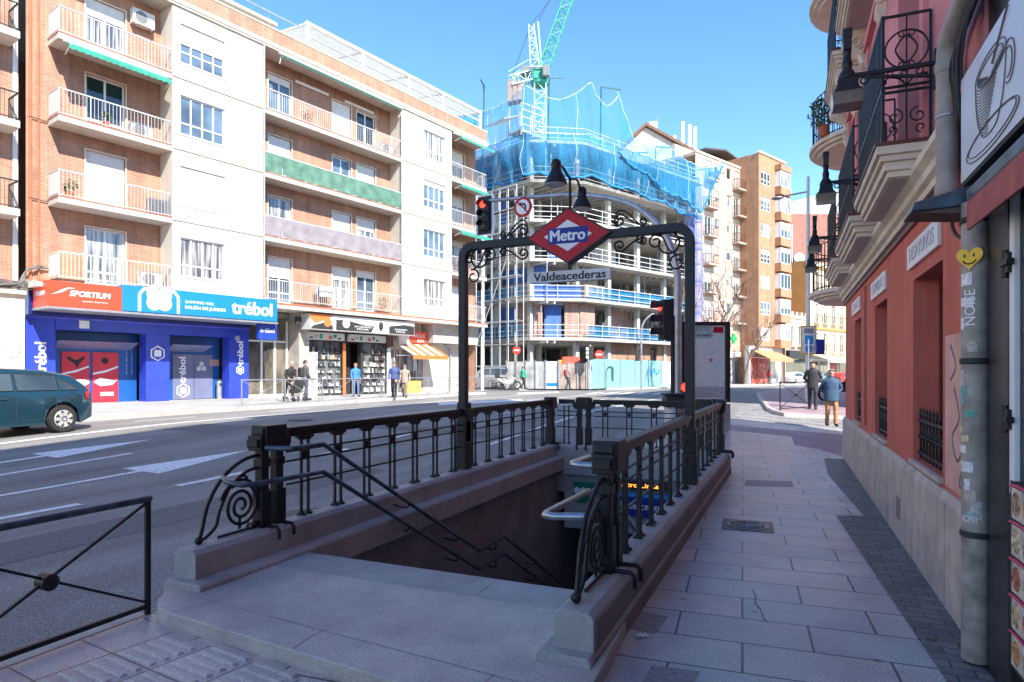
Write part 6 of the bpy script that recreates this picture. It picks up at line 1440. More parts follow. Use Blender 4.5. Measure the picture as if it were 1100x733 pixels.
CG=mat('cross_green',(.02,.45,.12),.4); MB().prism([(-.2,-.55),(.2,-.55),(.2,-.2),(.55,-.2),(.55,.2),(.2,.2),(.2,.55),(-.2,.55),(-.2,.2),(-.55,.2),(-.55,-.2),(-.2,-.2)],(1,0,0),(0,0,1),(0,-1,0),(0,0,0),-.1,.1).build('cross',CG,t); MB().box(-.05,.05,.1,.7,-.06,.06).build('arm',IRON,t)
# orange tower
TO=-1.9; k0=rk(815,TO); k1=rk(843.5,TO)
tb,L=rowb('tower_block','tall orange brick tower with white windows, projecting past the pale brick block',k0,k1,TO,26,BRICK_O)
top=rz(815,164,TO)-GZ2; zb=rz(820,372,TO)-GZ2; xs=kx(831,k0,TO)
ops=[]
for i in range(7):
    z1=top-1.75-2.87*i; ops.append((kx(817.5,k0,TO),kx(828,k0,TO),z1-1.5,z1))
a=MB(); wall_open(a,0,xs,zb,top,0,ops,.14)
a.poly([(0,0,0),(0,9,0),(0,9,top),(0,0,top)]); a.poly([(0,0,top),(L,0,top),(L,9,top),(0,9,top)]); a.poly([(0,0,zb),(L,0,zb),(L,2,zb),(0,2,zb)]); a.poly([(xs,0,zb),(L,0,zb),(L,0,top),(xs,0,top)])
a.poly([(L,0,0),(L,9,0),(L,9,top),(L,0,top)])
a.build('brick_wall',BRICK_O,tb)
for i,o in enumerate(ops): window(tb,*o,.08,3,blind=[.15,.3,.1,.4,.95,.1,1.][i],split=.35,fw=.09)
MB().box(-.1,L+.1,-.12,.3,top,top+.22).build('coping',CREAM,tb)
b=MB(); n=7
for i in range(n):
    z1=top-1.35-2.87*i; b.box(xs+.25,L,-.75,-.002,z1-2.87+.25,z1-1.75)
b.box(xs+.25,L,-.75,-.002,top-1.25,top-.9+.3); b.build_each('bay',BRICK_O,tb)
for i in range(n):
    z1=top-1.35-2.87*i; w_=window(tb,xs+.3,L-.05,z1-1.72,z1,-.68,3,blind=[0,.0,.5,.3,0,.6,.3][i],fw=.09); MB().box(xs+.32,xs+.38,-.6,-.01,z1-1.7,z1).build('side_frame',ALU,w_)
t=thing('awning','orange awning over the shop at the foot of the tower','awning',rp(k0-1.2,TO+.3,rz(815,376,TO)),RROT2)
o=MB().add([(0,0,0),(5.2,0,0),(5.2,-2.2,-1.0),(0,-2.2,-1.0)],[(0,1,2,3)]).add([(0,-2.2,-1.0),(5.2,-2.2,-1.0),(5.2,-2.2,-1.3),(0,-2.2,-1.3)],[(0,1,2,3)]).build('canvas',mat('peach_canvas',(.6,.25,.12),.8,var=.06),t,fix=False); o.modifiers.new('s','SOLIDIFY').thickness=.02
for x in (.1,5.1): MB().tube([(x,0,-.8),(x,-2.15,-1.0)],.03,6).build('arm',ALU,t)
sb=MB(); sb.box(-1.5,L,.3,.8,0,zb-.01); sb.build('shop_wall',LGREY,tb); MB().box(-1.2,2.6,.2,.299,.1,3.0).build('red_shop_window',mat('red_goods',(.5,.08,.06),.5,var=.6,scale=2.5),tb); MB().box(3.0,L-.2,.2,.299,.1,3.2).build('shop_window',G_C,tb)
# low pink house and cream house
k0=rk(843.5,0); k1=rk(868,0)
ph,L=rowb('low_house','low pink house with dark arched windows beside the tower','0' and k0,k1,0,9,BEIGE)
top=rz(850,342)-GZ2; z0=rz(850,374)-GZ2; ops=[(L*.22,L*.36,z0+.3,z0+2.7),(L*.55,L*.69,z0+.3,z0+2.7)]
a=MB(); wall_open(a,0,L,0,top,0,ops,.2); a.build('wall',BEIGE,ph); MB().box(0,L,.02,8,top-.2,top-.05).build('roof',TERRA,ph)
for o in ops: window(ph,*o,.12,2,glass=G_D,fw=.06); MB().box(o[0]-.3,o[1]+.3,-.4,-.002,o[2]-.15,o[2]-.01).build('balcony',CREAM,ph)
MB().box(0,L,-.15,.3,top,top+.35).build('cornice',CREAM,ph)
for i in range(5): MB().box(L*(.1+.2*i)-.25,L*(.1+.2*i)+.25,-.05,.2,top+.351,top+.85).build('merlon',BEIGE,ph)
MB().box(.1,L-.1,-.5,-.002,z0-1.2,z0-.3).build('dark_fascia',BLKM,ph); MB().box(.2,L-.2,-.06,-.002,0,z0-1.3).build('shop_window',G_D,ph)
k0=rk(868,0); k1=k0+16
yh,L=rowb('cream_house','cream yellow house with three storeys of tall windows and an ochre blank side wall','0' and k0,k1,0,15,YELLOW)
top=rz(870,285)-GZ2
ops=[]
for r_,py in enumerate((293,327,358)):
    z1=rz(880,py)-GZ2
    for i in range(6): ops.append((1.9+i*2.55,2.85+i*2.55,z1-2.4,z1))
a=MB(); wall_open(a,0,L,3.4,top,0,ops,.22); a.build('front_wall',YELLOW,yh)
for o in ops:
    window(yh,*o,.14,2,glass=WRNG.choice([G_D,G_C]),fw=.06,blind=WRNG.choice([0,0,.4])); f=MB(); f.box(o[0]-.2,o[0]-.002,-.05,0,o[2],o[3]+.2); f.box(o[1]+.002,o[1]+.2,-.05,0,o[2],o[3]+.2); f.box(o[0]-.002,o[1]+.002,-.06,0,o[3]+.003,o[3]+.25); f.build('window_surround',CREAM,yh)
    b=MB().box(o[0]-.3,o[1]+.3,-.5,-.002,o[2]-.16,o[2]-.01).build('balcony',CREAM,yh); bar_rail(b,o[0]-.25,o[1]+.25,-.45,o[2],.9,BLKM,ret='b',yr=-.02,step=.18)
for r_ in range(3):
    z1=ops[r_*6][3]; MB().box(0,L,-.2,-.062,z1+.45,z1+.75).build('string_course',OCHRE,yh)
a=MB(); a.poly([(0,.0,0),(0,10,0),(0,10,top+.6),(0,0,top+.6)]); a.poly([(0,0,top),(L,0,top),(L,10,top),(0,10,top)]); a.build('side_wall',OCHRE,yh)
MB().box(-.05,L,-.35,.2,top,top+.5).build('cornice',CREAM,yh); MB().box(0,L,.1,.5,0,3.39).build('shop_wall',LGREY,yh)
for i in range(5): MB().box(.6+i*3,2.9+i*3,.03,.098,.1,2.7).build('shop_window',[G_D,G_C,MATS['red_goods'],G_D,G_C][i],yh)
for (s,lab,m,py) in ((1.0,'cream awning over the pavement tables of the cream house','c',381),(6.4,'pale awning at the right, over the red shop of the cream house','d',383)):
    t=thing('awning',lab,'awning',rp(k0+s,.05,rz(880,py)),RROT2); o=MB().add([(0,0,0),(5,0,0),(5,-2.4,-.8),(0,-2.4,-.8)],[(0,1,2,3)]).add([(0,-2.4,-.8),(5,-2.4,-.8),(5,-2.4,-1.1),(0,-2.4,-1.1)],[(0,1,2,3)]).build('canvas',mat('cream_canvas_'+m,(.72,.55,.38) if m=='c' else (.6,.5,.42),.8),t,fix=False); o.modifiers.new('s','SOLIDIFY').thickness=.02
    for x in (.1,4.9): MB().tube([(x,0,-.7),(x,-2.35,-.8)],.03,6).build('arm',ALU,t)
p=at(838,108); t=thing('brick_block','large blank red brick building with grey metal cladding along its top, far behind','building',(p.x,p.y,GZ2),YAW)
w_=(915-838)*108/FOC; zb=zat(108,230)-GZ2; zm=zat(108,212)-GZ2
MB().box(0,w_,0,14,0,zb).build('brick_wall',BRICK_R,t); a=MB(); a.prism([(0,zb),(w_,zb),(w_,zm+1.8),(0,zm-1.2)],(1,0,0),(0,0,1),(0,-1,0),(0,.1,0),-13,0); a.build('metal_cladding',mat('zinc_cladding',(.42,.45,.48),.5,metal=.3,var=.08),t)
a=MB(); x=(857-838)*108/FOC; a.cyl((x-1.2,-.6,zat(108,290)-GZ2),(x-1.2,-.6,zat(108,242)-GZ2),.08,.06,6); a.lathe([(.01,.0),(.5,.08),(.9,.3)],(x,-.9,zat(108,278)-GZ2),14,'y'); a.build('satellite_dish',MWHITE,t)
# ================================================================== STREET FURNITURE
def inY(px,py,Y):
    d=ray(px); t=Y/d[1]; return Vector((d[0]*t,Y,zat(t,py)))
# gantry with its signal head and turn sign
GYY=17.3; g0=inY(728,300,GYY); gx=g0.x
t=thing('signal_gantry','tall grey curved steel gantry arm reaching over the road behind the Metro arch','gantry',(gx,GYY,ramp(gx,GYY)))
pp=[(728,330),(728,300),(723,272),(714,252),(701,236),(682,222),(660,214.5),(640,211),(610,209.5),(570,212),(524,216)]
P=[Vector((gx,GYY,ramp(gx,GYY)))]+[inY(*q,GYY) for q in pp]; P=[p-Vector((gx,GYY,ramp(gx,GYY))) for p in P]; P[0].z=0; P[0].x=P[1].x
C=catmull(P,5); n=len(C)
MB().tube(C,[.105-.05*min(1,max(0,(i/n-.1)/.8)) for i in range(n)],12).build('mast_arm',GALV,t,0,True)
MB().lathe([(.16,0),(.16,.25),(.11,.3)],(P[0].x,0,0),12).build('base',GALV,t,0,True)
RLENS=mat('red_lens',(.5,.01,.01),.25,var=.05); DLENS=mat('dark_lens',(.03,.03,.03),.25)
RLIT=mat('red_lit_lens',(.9,.05,.03),.3,var=.02); RLIT.node_tree.nodes['Principled BSDF'].inputs['Emission Color'].default_value=(1,.04,.02,1); RLIT.node_tree.nodes['Principled BSDF'].inputs['Emission Strength'].default_value=.9
def signal(t,z,w=.3,lens=(RLIT,DLENS,DLENS),back=True,hh=.28,par=None):
    """three-lens head facing local -y, bottom at z"""
    n=len(lens)
    if back: 
        MB().box(-w*.82,w*.82,.02,.05,z-.13,z+n*hh+.13).build('backboard',BLKM,t,.04); a=MB()
        q=[(-w*.82,z-.13),(w*.82,z-.13),(w*.82,z+n*hh+.13),(-w*.82,z+n*hh+.13)]
        a.tube([(p[0],.012,p[1]) for p in q],.035,4,ref=(0,1,0),closed=True,flat=.4); a.build('white_border',MWHITE,t)
    h=MB().box(-w/2,w/2,-.1,.12,z,z+n*hh).build('signal_head',BLKM,t,.02)
    for i,l in enumerate(lens):
        c=z+n*hh-hh*(i+.5); MB().lathe([(.105,-.115),(.09,-.125),(.01,-.13)],(0,0,c),16,'y').build('lens',l,h)
        v=MB(); v.grid(lambda u,k:(.125*math.cos(PI*(1.15*u-.075)),-.1-.2*k,c+.125*math.sin(PI*(1.15*u-.075))),12,1); o=v.build('visor',BLKM,h,fix=False); o.modifiers.new('s','SOLIDIFY').thickness=.008
p=inY(520.5,252,GYY); t=thing('traffic_light','traffic light with a white bordered backboard, hung from the gantry arm','traffic light',(p.x,p.y,p.z),R_(-4)); signal(t,.12,.34,hh=.3)
MB().tube([(0,.1,.5),(0,.12,1.2)],.04,8).build('hanger',GALV,t)
p=inY(561.5,222.5,GYY-.15); t=thing('turn_sign','round red ringed no left turn sign on the gantry arm','sign',(p.x,p.y,p.z),R_(-6))
MB().lathe([(.29,0),(.29,.03)],(0,0,0),28,'y').build('red_disc',MRED,t); MB().lathe([(.215,-.004),(.215,.0)],(0,-.001,0),28,'y').build('white_disc',MWHITE,t)
a=MB(); a.tube([(.09,-.007,-.13),(.09,-.007,.03),(.05,-.007,.08),(-.05,-.007,.08)],.028,4,ref=(0,1,0),flat=.15); a.prism([(-.05,.15),(-.05,.01),(-.15,.08)],(1,0,0),(0,0,1),(0,-1,0),(0,-.005,0),0,.004); a.build('arrow',TXTB,t); MB().prism([(-.17,.14),(-.14,.17),(.17,-.14),(.14,-.17)],(1,0,0),(0,0,1),(0,-1,0),(0,-.011,0),0,.004).build('slash',MRED,t)
MB().box(-.03,.03,.03,.12,-.05,.4).build('bracket',GALV,t)
# side-on black traffic light by the arch
p=at(714,14.6,0); t=thing('traffic_light','black traffic light on a thin post showing red, just left of the right arch post','traffic light',(p.x,p.y,0),R_(-52))
MB().cyl((0,.2,0),(0,.2,2.95),.05,.05,10).build('post',BLKM,t,0,True); signal(t,2.4,.28,back=False,hh=.3); MB().box(-.15,.15,.121,.15,2.38,3.32).build('back_plate',BLKM,t)
a=MB(); a.box(-.03,.03,.1,.2,2.5,2.54); a.box(-.03,.03,.1,.2,2.85,2.89); a.build('bracket',BLKM,t)
p=at(736,15.6,0); t=thing('traffic_light','small low repeater traffic light with a red lens beside the litter bin','traffic light',(p.x,p.y,0),R_(12)); MB().cyl((0,.12,0),(0,.12,1.0),.04,.04,8).build('post',BLKM,t); signal(t,.98,.2,back=False,hh=.22,lens=(RLIT,DLENS))
# litter bin
p=at(724,13.2,0); t=thing('litter_bin','grey litter bin with a dark hooded lid behind the far railing','bin',(p.x,p.y,0),YAW)
MB().lathe([(.17,.0),(.19,.05),(.2,.95),(.19,.97)],(0,0,0),16).build('body',GALV,t,0,True); a=MB(); a.taper(-.24,.24,-.22,.22,1.0,1.2,.06,.06); a.box(-.25,.25,-.23,.23,.97,1.0); a.build('lid',BLKM,t,.02)
a=MB(); a.box(-.23,.23,-.21,.21,1.2,1.24); a.build('hood',BLKM,t,.02)
# map panel
MT=17.6; p=at(757,MT); pa=at(730.5,MT); pb_=at(783.5,MT); L=(pb_-pa).length; gz=ramp(p.x,p.y)
t=thing('map_panel','tall black framed street panel with a Metro map behind the right arch post','sign',(p.x,p.y,gz),YAW)
zt=zat(MT,346)-gz; z0=zat(MT,432)-gz
a=MB(); a.box(-L/2,L/2,-.1,.1,zt-.1,zt); a.box(-L/2,-L/2+.12,-.1,.1,z0,zt-.1); a.box(L/2-.14,L/2,-.1,.1,z0-.0,zt-.1); a.box(-L/2+.12,L/2-.14,-.1,.1,z0-.05,z0+.08); a.build('frame',BLK,t,.02)
MB().box(-L/2+.02,L/2-.02,-.08,.08,.0,z0-.051).build('pedestal',GALV,t,.02); MB().box(L/2-.13,L/2-.003,-.095,.095,0,z0-.055).build('side_leg',GALV,t)
m,N,Lk,b=nodes('street_map_print'); tc=N.new('ShaderNodeTexCoord'); vo=N.new('ShaderNodeTexVoronoi'); vo.feature='DISTANCE_TO_EDGE'; vo.inputs['Scale'].default_value=13; Lk.new(tc.outputs['Object'],vo.inputs['Vector'])
rp_=N.new('ShaderNodeValToRGB'); Lk.new(vo.outputs['Distance'],rp_.inputs['Fac']); rp_.color_ramp.elements[0].color=(.26,.28,.28,1); rp_.color_ramp.elements[1].position=.035; rp_.color_ramp.elements[1].color=(.78,.8,.78,1)
n2=N.new('ShaderNodeTexNoise'); n2.inputs['Scale'].default_value=2.5; Lk.new(tc.outputs['Object'],n2.inputs['Vector']); r2=N.new('ShaderNodeValToRGB'); Lk.new(n2.outputs['Fac'],r2.inputs['Fac']); r2.color_ramp.elements[0].position=.45; r2.color_ramp.elements[0].color=(.85,.95,.95,1); r2.color_ramp.elements[1].position=.62; r2.color_ramp.elements[1].color=(1,1,.97,1)
e=r2.color_ramp.elements.new(.66); e.color=(.72,.86,.58,1)
mx=N.new('ShaderNodeMix'); mx.data_type='RGBA'; mx.blend_type='MULTIPLY'; mx.inputs[0].default_value=1; Lk.new(rp_.outputs[0],mx.inputs[6]); Lk.new(r2.outputs[0],mx.inputs[7]); Lk.new(mx.outputs[2],b.inputs['Base Color']); b.inputs['Roughness'].default_value=.15
mp_=MB().box(-L/2+.121,L/2-.141,-.05,.05,z0+.081,zt-.101).build('map_sheet',m,t)
MB().box(-L/2+.14,L/2-.5,-.056,-.051,zt-.45,zt-.12).build('title_block',mat('pale_teal_print',(.35,.5,.5),.3),mp_)
MB().box(-L/2+.14,L/2-.16,-.056,-.0515,z0+.12,z0+.42).build('index_block',mat('index_print',(.45,.48,.48),.3,var=.3,scale=40),mp_)
MB().box(L/2-.45,L/2-.18,-.056,-.051,zt-.3,zt-.14).build('red_mark',MRED,mp_); text('Metro de Madrid',TXTB,(-L*.12,-.057,zt-.36),(1,0,0),(0,0,1),w=.6,h=.07,parent=mp_)
MB().lathe([(.05,-.004),(.05,0)],(.15,-.052,(zt+z0)/2+.05),12,'y').build('position_dot',mat('pink_dot',(.8,.15,.3),.4),mp_)
# far barriers
def fence_at(x,y,rot,L,label,grp,m=GALV,h=.95):
    t=thing('pedestrian_barrier',label,'barrier',(x,y,ramp(x,y)),rot,grp); cross_barrier(t,L,h,.022,True,m,m); return t
first=None
n=9
for i in range(n):
    y=17.3+i*2.15
    lab='grey crossed barrier at the near end of the row before the shops' if i==0 else 'grey crossed barrier in the middle of the row along the far kerb'
    if i==n-1: lab='grey crossed barrier at the far end of the row, by the white shopfront'
    if first is None: first=fence_at(-18.15,y,PI/2,2.0,lab,'barriers along the far kerb')
    else:
        c=copy_tree(first); c.location=(-18.15,y,ramp(-18.15,y)); c['label']=lab
p=ground(838,441,0); t=fence_at(p.x,p.y,R_(62),2.2,'black crossed barrier on the corner across the side street',None,IRON,1.0)
# street lamp on the corner with the framed street sign
p=at(868,27); t=thing('street_lamp','tall pale street lamp with one arm, on the corner across the side street','street lamp',(p.x,p.y,ramp(p.x,p.y)),YAW); zt=zat(27,190)-ramp(p.x,p.y)
a=MB(); a.tube([(0,0,0),(0,0,3),(0,0,zt)],[.11,.09,.06],12); a.build('pole',PALEST,t,0,True); za=zat(27,206)-ramp(p.x,p.y); zb=zat(27,213)-ramp(p.x,p.y)
MB().tube([(0,0,za),(-.9,0,zb+.1),(-1.15,0,zb)],.035,8).build('arm',GALV,t,0,True); MB().lathe([(.01,.06),(.2,.03),(.23,-.02),(.15,-.06)],(-1.3,0,zb),14).build('lamp_head',GALV,t,0,True)
gz=ramp(p.x,p.y); p=at(868.5,26.8); t=thing('framed_sign','yellow framed notice with blue symbols fixed to the street lamp','sign',(p.x,p.y-.02,zat(26.8,381)),YAW)
w_=17*26.8/FOC; h=zat(26.8,350)-zat(26.8,381); MB().box(-w_/2,w_/2,-.03,.03,0,h).build('frame',mat('ochre_frame',(.55,.38,.08),.5),t,.01); MB().box(-w_/2+.06,w_/2-.06,-.036,-.0305,.06,h-.06).build('sheet',mat('pale_sheet',(.62,.68,.72),.4),t)
MB().box(-.17,.17,-.042,-.0365,h*.36,h*.66).build('blue_square',mat('info_blue',(.02,.28,.6),.4),t); MB().lathe([(.16,-.006),(.16,0)],(0,-.0365,h*.2),16,'y').build('blue_disc',MATS['info_blue'],t); MB().box(-.2,.2,-.041,-.0365,h*.73,h*.9).build('print',LILAC,t)
p=at(881,26.2); t=thing('street_sign','small dark blue sign beside the framed notice','sign',(p.x,p.y,zat(26.2,381)),YAW+R_(20)); MB().box(-.2,.2,-.02,.02,0,.62).build('plate',MBLUE,t); MB().box(-.6,-.2,-.02,.0,.2,.26).build('bracket',GALV,t); MB().cyl((-.6,0,-3),(-.6,0,.6),.03,.03,8).build('post',GALV,t)
p=at(518,44); t=thing('street_lamp','slim pale street lamp post rising behind the left arch post','street lamp',(p.x,p.y,ramp(p.x,p.y)),YAW); MB().tube([(0,0,0),(0,0,11)],[.12,.07],10).build('pole',PALEST,t,0,True); MB().tube([(0,0,10.9),(.8,0,11.2)],.04,6).build('arm',PALEST,t); MB().lathe([(.05,.05),(.2,0),(.15,-.06)],(1.,0,11.2),10).build('lamp_head',GALV,t)
def noentry(px,t_,py,r,label):
    p=at(px,t_); gz=ramp(p.x,p.y); z=zat(t_,py)-gz; t=thing('entry_sign',label,'sign',(p.x,p.y,gz),YAW); MB().cyl((0,.03,0),(0,.03,z+.2),.035,.035,8).build('post',GALV,t); MB().lathe([(r,-.02),(r,0)],(0,0,z),22,'y').build('red_disc',mat('bright_sign_red',(.62,.05,.03),.4,var=.04),t); MB().box(-r*.65,r*.65,-.026,-.021,z-r*.16,z+r*.16).build('white_bar',MWHITE,t)
noentry(555,49.,376.5,.31,'round red no entry sign in front of the grey hoarding'); noentry(643.5,48.6,381,.33,'round red no entry sign in front of the teal hoarding')
p=at(497,46); t=thing('round_sign','round red prohibition sign by the far corner of the apartment block','sign',(p.x,p.y,ramp(p.x,p.y)),YAW)
for px,lab in ((689,'curved arm traffic light in front of the teal hoarding'),):
    p=at(px,48); gz=ramp(p.x,p.y); t=t2=thing('traffic_light',lab,'traffic light',(p.x,p.y,gz),YAW); MB().tube(catmull([(0,0,0),(0,0,3.8),(.15,0,4.9),(.7,0,5.5),(1.1,0,5.6)],6),.07,8).build('post',GALV,t,0,True)
    h=MB().box(.95,1.3,-.12,.12,4.75,5.75).build('signal_head',BLKM,t,.03); h=MB().box(-.45,-.12,-.1,.1,2.1,3.0).build('signal_head',BLKM,t,.03)
bpy.data.objects.remove([o for o in bpy.data.objects if o.name.startswith('round_sign')][0])
p=at(634,48.2); t=thing('traffic_light','black traffic light on a pale post seen from behind, left of the teal hoarding','traffic light',(p.x,p.y,ramp(p.x,p.y)),YAW); MB().cyl((0,0,0),(0,0,3.3),.06,.06,8).build('post',PALEST,t); MB().box(-.1,.25,-.15,.15,2.2,3.2).build('signal_head',BLKM,t,.03)
for i in range(3): MB().box(-.32,-.12,-.1,.1,2.3+i*.3,2.5+i*.3).build('visor',MWHITE,t)
# ================================================================== TREES
def tree(label,px,t_,h,seed,spread=.5):
    p=at(px,t_); th=thing('bare_tree',label,'tree',(p.x,p.y,ramp(p.x,p.y))); rg=random.Random(seed)
    tr=MB(); cr=MB()
    def br(mb,p,d,L,r,lev):
        pts=[p]; q=p.copy(); dd=d.copy()
        for i in range(4): dd=(dd+Vector((rg.uniform(-.2,.2),rg.uniform(-.2,.2),rg.uniform(0,.15)))).normalized(); q=q+dd*L/4; pts.append(q.copy())
        mb.tube(pts,[r*(1-.13*i) for i in range(5)],6 if lev<2 else 4)
        if lev<5:
            for k in range(3 if lev<3 else 2):
                i=rg.choice((2,3,4)); nd=(dd+Vector((rg.uniform(-1,1),rg.uniform(-1,1),rg.uniform(-.1,.6)))*spread*1.6).normalized(); br(cr,pts[i],nd,L*rg.uniform(.6,.8),r*.62,lev+1)
    br(tr,Vector((0,0,0)),Vector((.05,0,1)),h*.36,.17,0)
    bk=mat('bark',(.2,.15,.12),.9,var=.3,scale=5); tr.build('trunk',bk,th,0,True); cr.build('crown',bk,th,0,True)
tree('bare leafless tree behind the map panel',767,52,12.5,4,.62); tree('bare leafless tree by the tower shops, behind the map panel on the right',800,70,9,9,.6); 
# ================================================================== VEHICLES
def car(name,label,loc,rot,L,W,H,paint,kind='hatch',group=None,wr=.315):
    """x forward; lofted shell with cut wheel arches"""
    t=thing(name,label,'car',loc,rot,group)
    xr,xf=-L/2,L/2; wb=L*.605; ax=(-wb/2-.02*L,wb/2-.02*L)
    belt=H*.61
    def lerp(x,P):
        for (a,b),(c,d) in zip(P,P[1:]):
            if x<=c: f=(x-a)/(c-a); f=f*f*(3-2*f) if False else f; return b+(d-b)*f
        return P[-1][1]
    if kind=='hatch': top=[(xr,H*.60),(xr+.06,H*.65),(xr+.2,H*.75),(xr+.5,H*.90),(xr+1.1,H*.975),(xr+1.9,H),(xr+2.5,H*.97),(xr+2.9,H*.87),(xr+3.45,H*.66),(xr+3.9,H*.6),(xf-.12,H*.5),(xf,H*.42)]
    else: top=[(xr,H*.55),(xr+.05,H*.70),(xr+.15,H*.85),(xr+.4,H*.97),(xr+1.2,H),(xr+2.3,H*.99),(xr+2.7,H*.93),(xr+3.3,H*.68),(xr+4.0,H*.63),(xf-.1,H*.55),(xf,H*.42)]
    def half(x):
        f=(x-xr)/L; k=1-max(0,(.14-f)/.14)**2*.2-max(0,(f-.82)/.18)**2*.25; return W/2*k
    def zbot(x):
        z=.2+max(0,(xr+.35-x))*.35+max(0,x-(xf-.4))*.2
        for a in ax:
            r=wr+.07; d=abs(x-a)
            if d<r: z=max(z,wr+math.sqrt(r*r-d*d)*.98)
        return z
    n=96; vs=[]; m_=15
    for i in range(n+1):
        x=xr+L*i/n; zt=lerp(x,top); zb=zbot(x); w=half(x); zbelt=min(belt+.02*(x-xr)*-.2+.03,zt-.03); gl=max(0,min(1,(zt-zbelt)/(H-belt)))
        wt=w-.03-.2*gl
        S=[(0,zb+.02),(w*.9,zb+.01),(w*.97,zb),(w*.985,max(zb+.01,.32)) ,(w,max(zb+.02,zbelt*.72)),(w*.985,zbelt-.03 if zbelt-.03>zb+.03 else zb+.03),(w*.965,zbelt),(w*.965-(w*.965-wt)*.5,zbelt+(zt-zbelt)*.55),(wt,zt-.05*gl-.012),(wt-.09,zt-.006),(0,zt+.012)]
        row=[(x,y,z) for y,z in S]+[(x,-y,z) for y,z in S[-2:0:-1]]
        vs.append(row)
    k=len(vs[0]); mb=MB(); mb.add([v for r_ in vs for v in r_],[(i*k+j,i*k+(j+1)%k,(i+1)*k+(j+1)%k,(i+1)*k+j) for i in range(n) for j in range(k)]+[tuple(range(k))[::-1],tuple(n*k+j for j in range(k))])
    mb.build('body',paint,t,0,True)
    # windows follow the shell
    def shell(x,f,s,off=.006):
        zt=lerp(x,top); w=half(x); zbelt=min(belt+.02*(x-xr)*-.2+.03,zt-.03); gl=max(0,min(1,(zt-zbelt)/(H-belt))); wt=w-.03-.2*gl
        y0,z0=w*.965,zbelt; y1,z1=wt,zt-.05*gl-.012; ym,zm=y0-(y0-y1)*.5,zbelt+(zt-zbelt)*.55
        if f<.55: q=f/.55; y=y0+(ym-y0)*q; z=z0+(zm-z0)*q
        else: q=(f-.55)/.45; y=ym+(y1-ym)*q; z=zm+(z1-zm)*q
        return (x,s*(y+off),z+off*.3)
    GLS=MATS.get('car_glass') or glassmat('car_glass',(.05,.07,.08))
    wins=[(xr+.42,xr+.82,.12,.72),(xr+.9,xr+1.72,.1,.86),(xr+1.8,xr+2.75,.1,.86)] if kind=='hatch' else [(xr+.3,xr+1.05,.1,.86),(xr+1.12,xr+1.9,.1,.88),(xr+1.98,xr+2.85,.1,.86)]
    for s in (-1,1):
        for qi,(a,b,f0,f1) in enumerate(wins):
            g=MB()
            def gp(u,v,off):
                x=a+(b-a)*u
                hi=f1
                if kind=='hatch' and qi==0: hi=f0+(f1-f0)*(.15+.85*min(1,u*1.15))
                if qi==2: hi=f0+(f1-f0)*min(1,1.75-1.45*u if u>.5 else 1)
                return shell(x,f0+(hi-f0)*v,s,off)
            g.grid(lambda u,v:gp(u,v,.007),10,6); w_=g.build('window',GLS,t,0,True,False)
            fr=MB(); ring=[gp(u,0,.009) for u in [i/8 for i in range(9)]]+[gp(1,v,.009) for v in (.33,.66,1)]+[gp(u,1,.009) for u in [1-i/8 for i in range(1,9)]]+[gp(0,v,.009) for v in (.66,.33)]
            fr.tube(ring,.012,5,closed=True); fr.build('trim',BLKM,w_)
        d=MB(); y=s
        for xx in (xr+1.76,xr+.92):
            d.tube([shell(xx,.02,s,.002)]+[(xx,s*half(xx)*q,z) for q,z in ((.99,belt*.85),(1.0,belt*.6),(.985,.35))],.006,4)
        d.tube([(xr+.95,s*half(xr+.95)*.985,.33),(xr+2.75,s*half(xr+2.7)*.985,.33)],.006,4); d.build('door_gap',BLKM,t)
        for xx in (xr+1.0,xr+1.9): MB().tube([(xx,s*(half(xx)*.992),belt*.9),(xx+.1,s*(half(xx)*.995+.02),belt*.905),(xx+.2,s*half(xx)*.992,belt*.9)],.016,6).build('door_handle',paint,t,0,True)
        l=MB(); l.grid(lambda u,v:(xr+.03+.2*u,s*(half(xr+.03+.2*u)*1.0+.004-.06*(1-u)),H*.5+H*.13*v),4,3); o=l.build('tail_light',RLENS,t,0,True,False); o.modifiers.new('s','SOLIDIFY').thickness=.02
        l=MB(); l.grid(lambda u,v:(xf-.45+.35*u,s*(half(xf-.45+.35*u)*.99+.006),H*.42+H*.08*v),4,3); l.build('headlight',mat('headlamp',(.6,.62,.62),.1),t,0,True,False)
        MB().box(xr+2.6,xr+2.75,s*(W/2+.0) if s>0 else -W/2-.18,(W/2+.18) if s>0 else -W/2,belt*.98,belt*1.14).build('wing_mirror',paint,t,.04)
        for a_ in ax:
            ty=MB(); sg=1 if s>0 else -1; o=(a_,s*(W/2-.2),wr)
            ty.lathe([(wr*.62,0),(wr*.93,-.005*sg),(wr,.03*sg),(wr,.16*sg),(wr*.93,.195*sg),(wr*.66,.19*sg)],o,28,'y'); w_=ty.build('wheel',RUB,t,0,True)
            ri=MB(); ri.lathe([(wr*.66,.185*sg),(wr*.6,.2*sg),(wr*.57,.17*sg),(wr*.3,.165*sg)],o,28,'y')
            for q in range(7):
                th=2*PI*q/7; c,sn=math.cos(th),math.sin(th); P=Vector(o)+Vector((0,.192*sg,0)); ri.bar(P+Vector((c*.03,0,sn*.03)),P+Vector((c*wr*.6,0,sn*wr*.6)),.075,(0,1,0))
            ri.lathe([(.06,.19*sg),(.05,.215*sg)],o,12,'y'); ri.build('rim',mat('silver_rim',(.6,.6,.6),.35,metal=.5,var=.05),w_)
            dk=MB(); dk.lathe([(wr*.64,.158*sg),(.01,.16*sg)],o,20,'y'); dk.build('spoke_shade_plate',BLKM,w_)  # black plate stands in for the shade behind the spokes
    return t

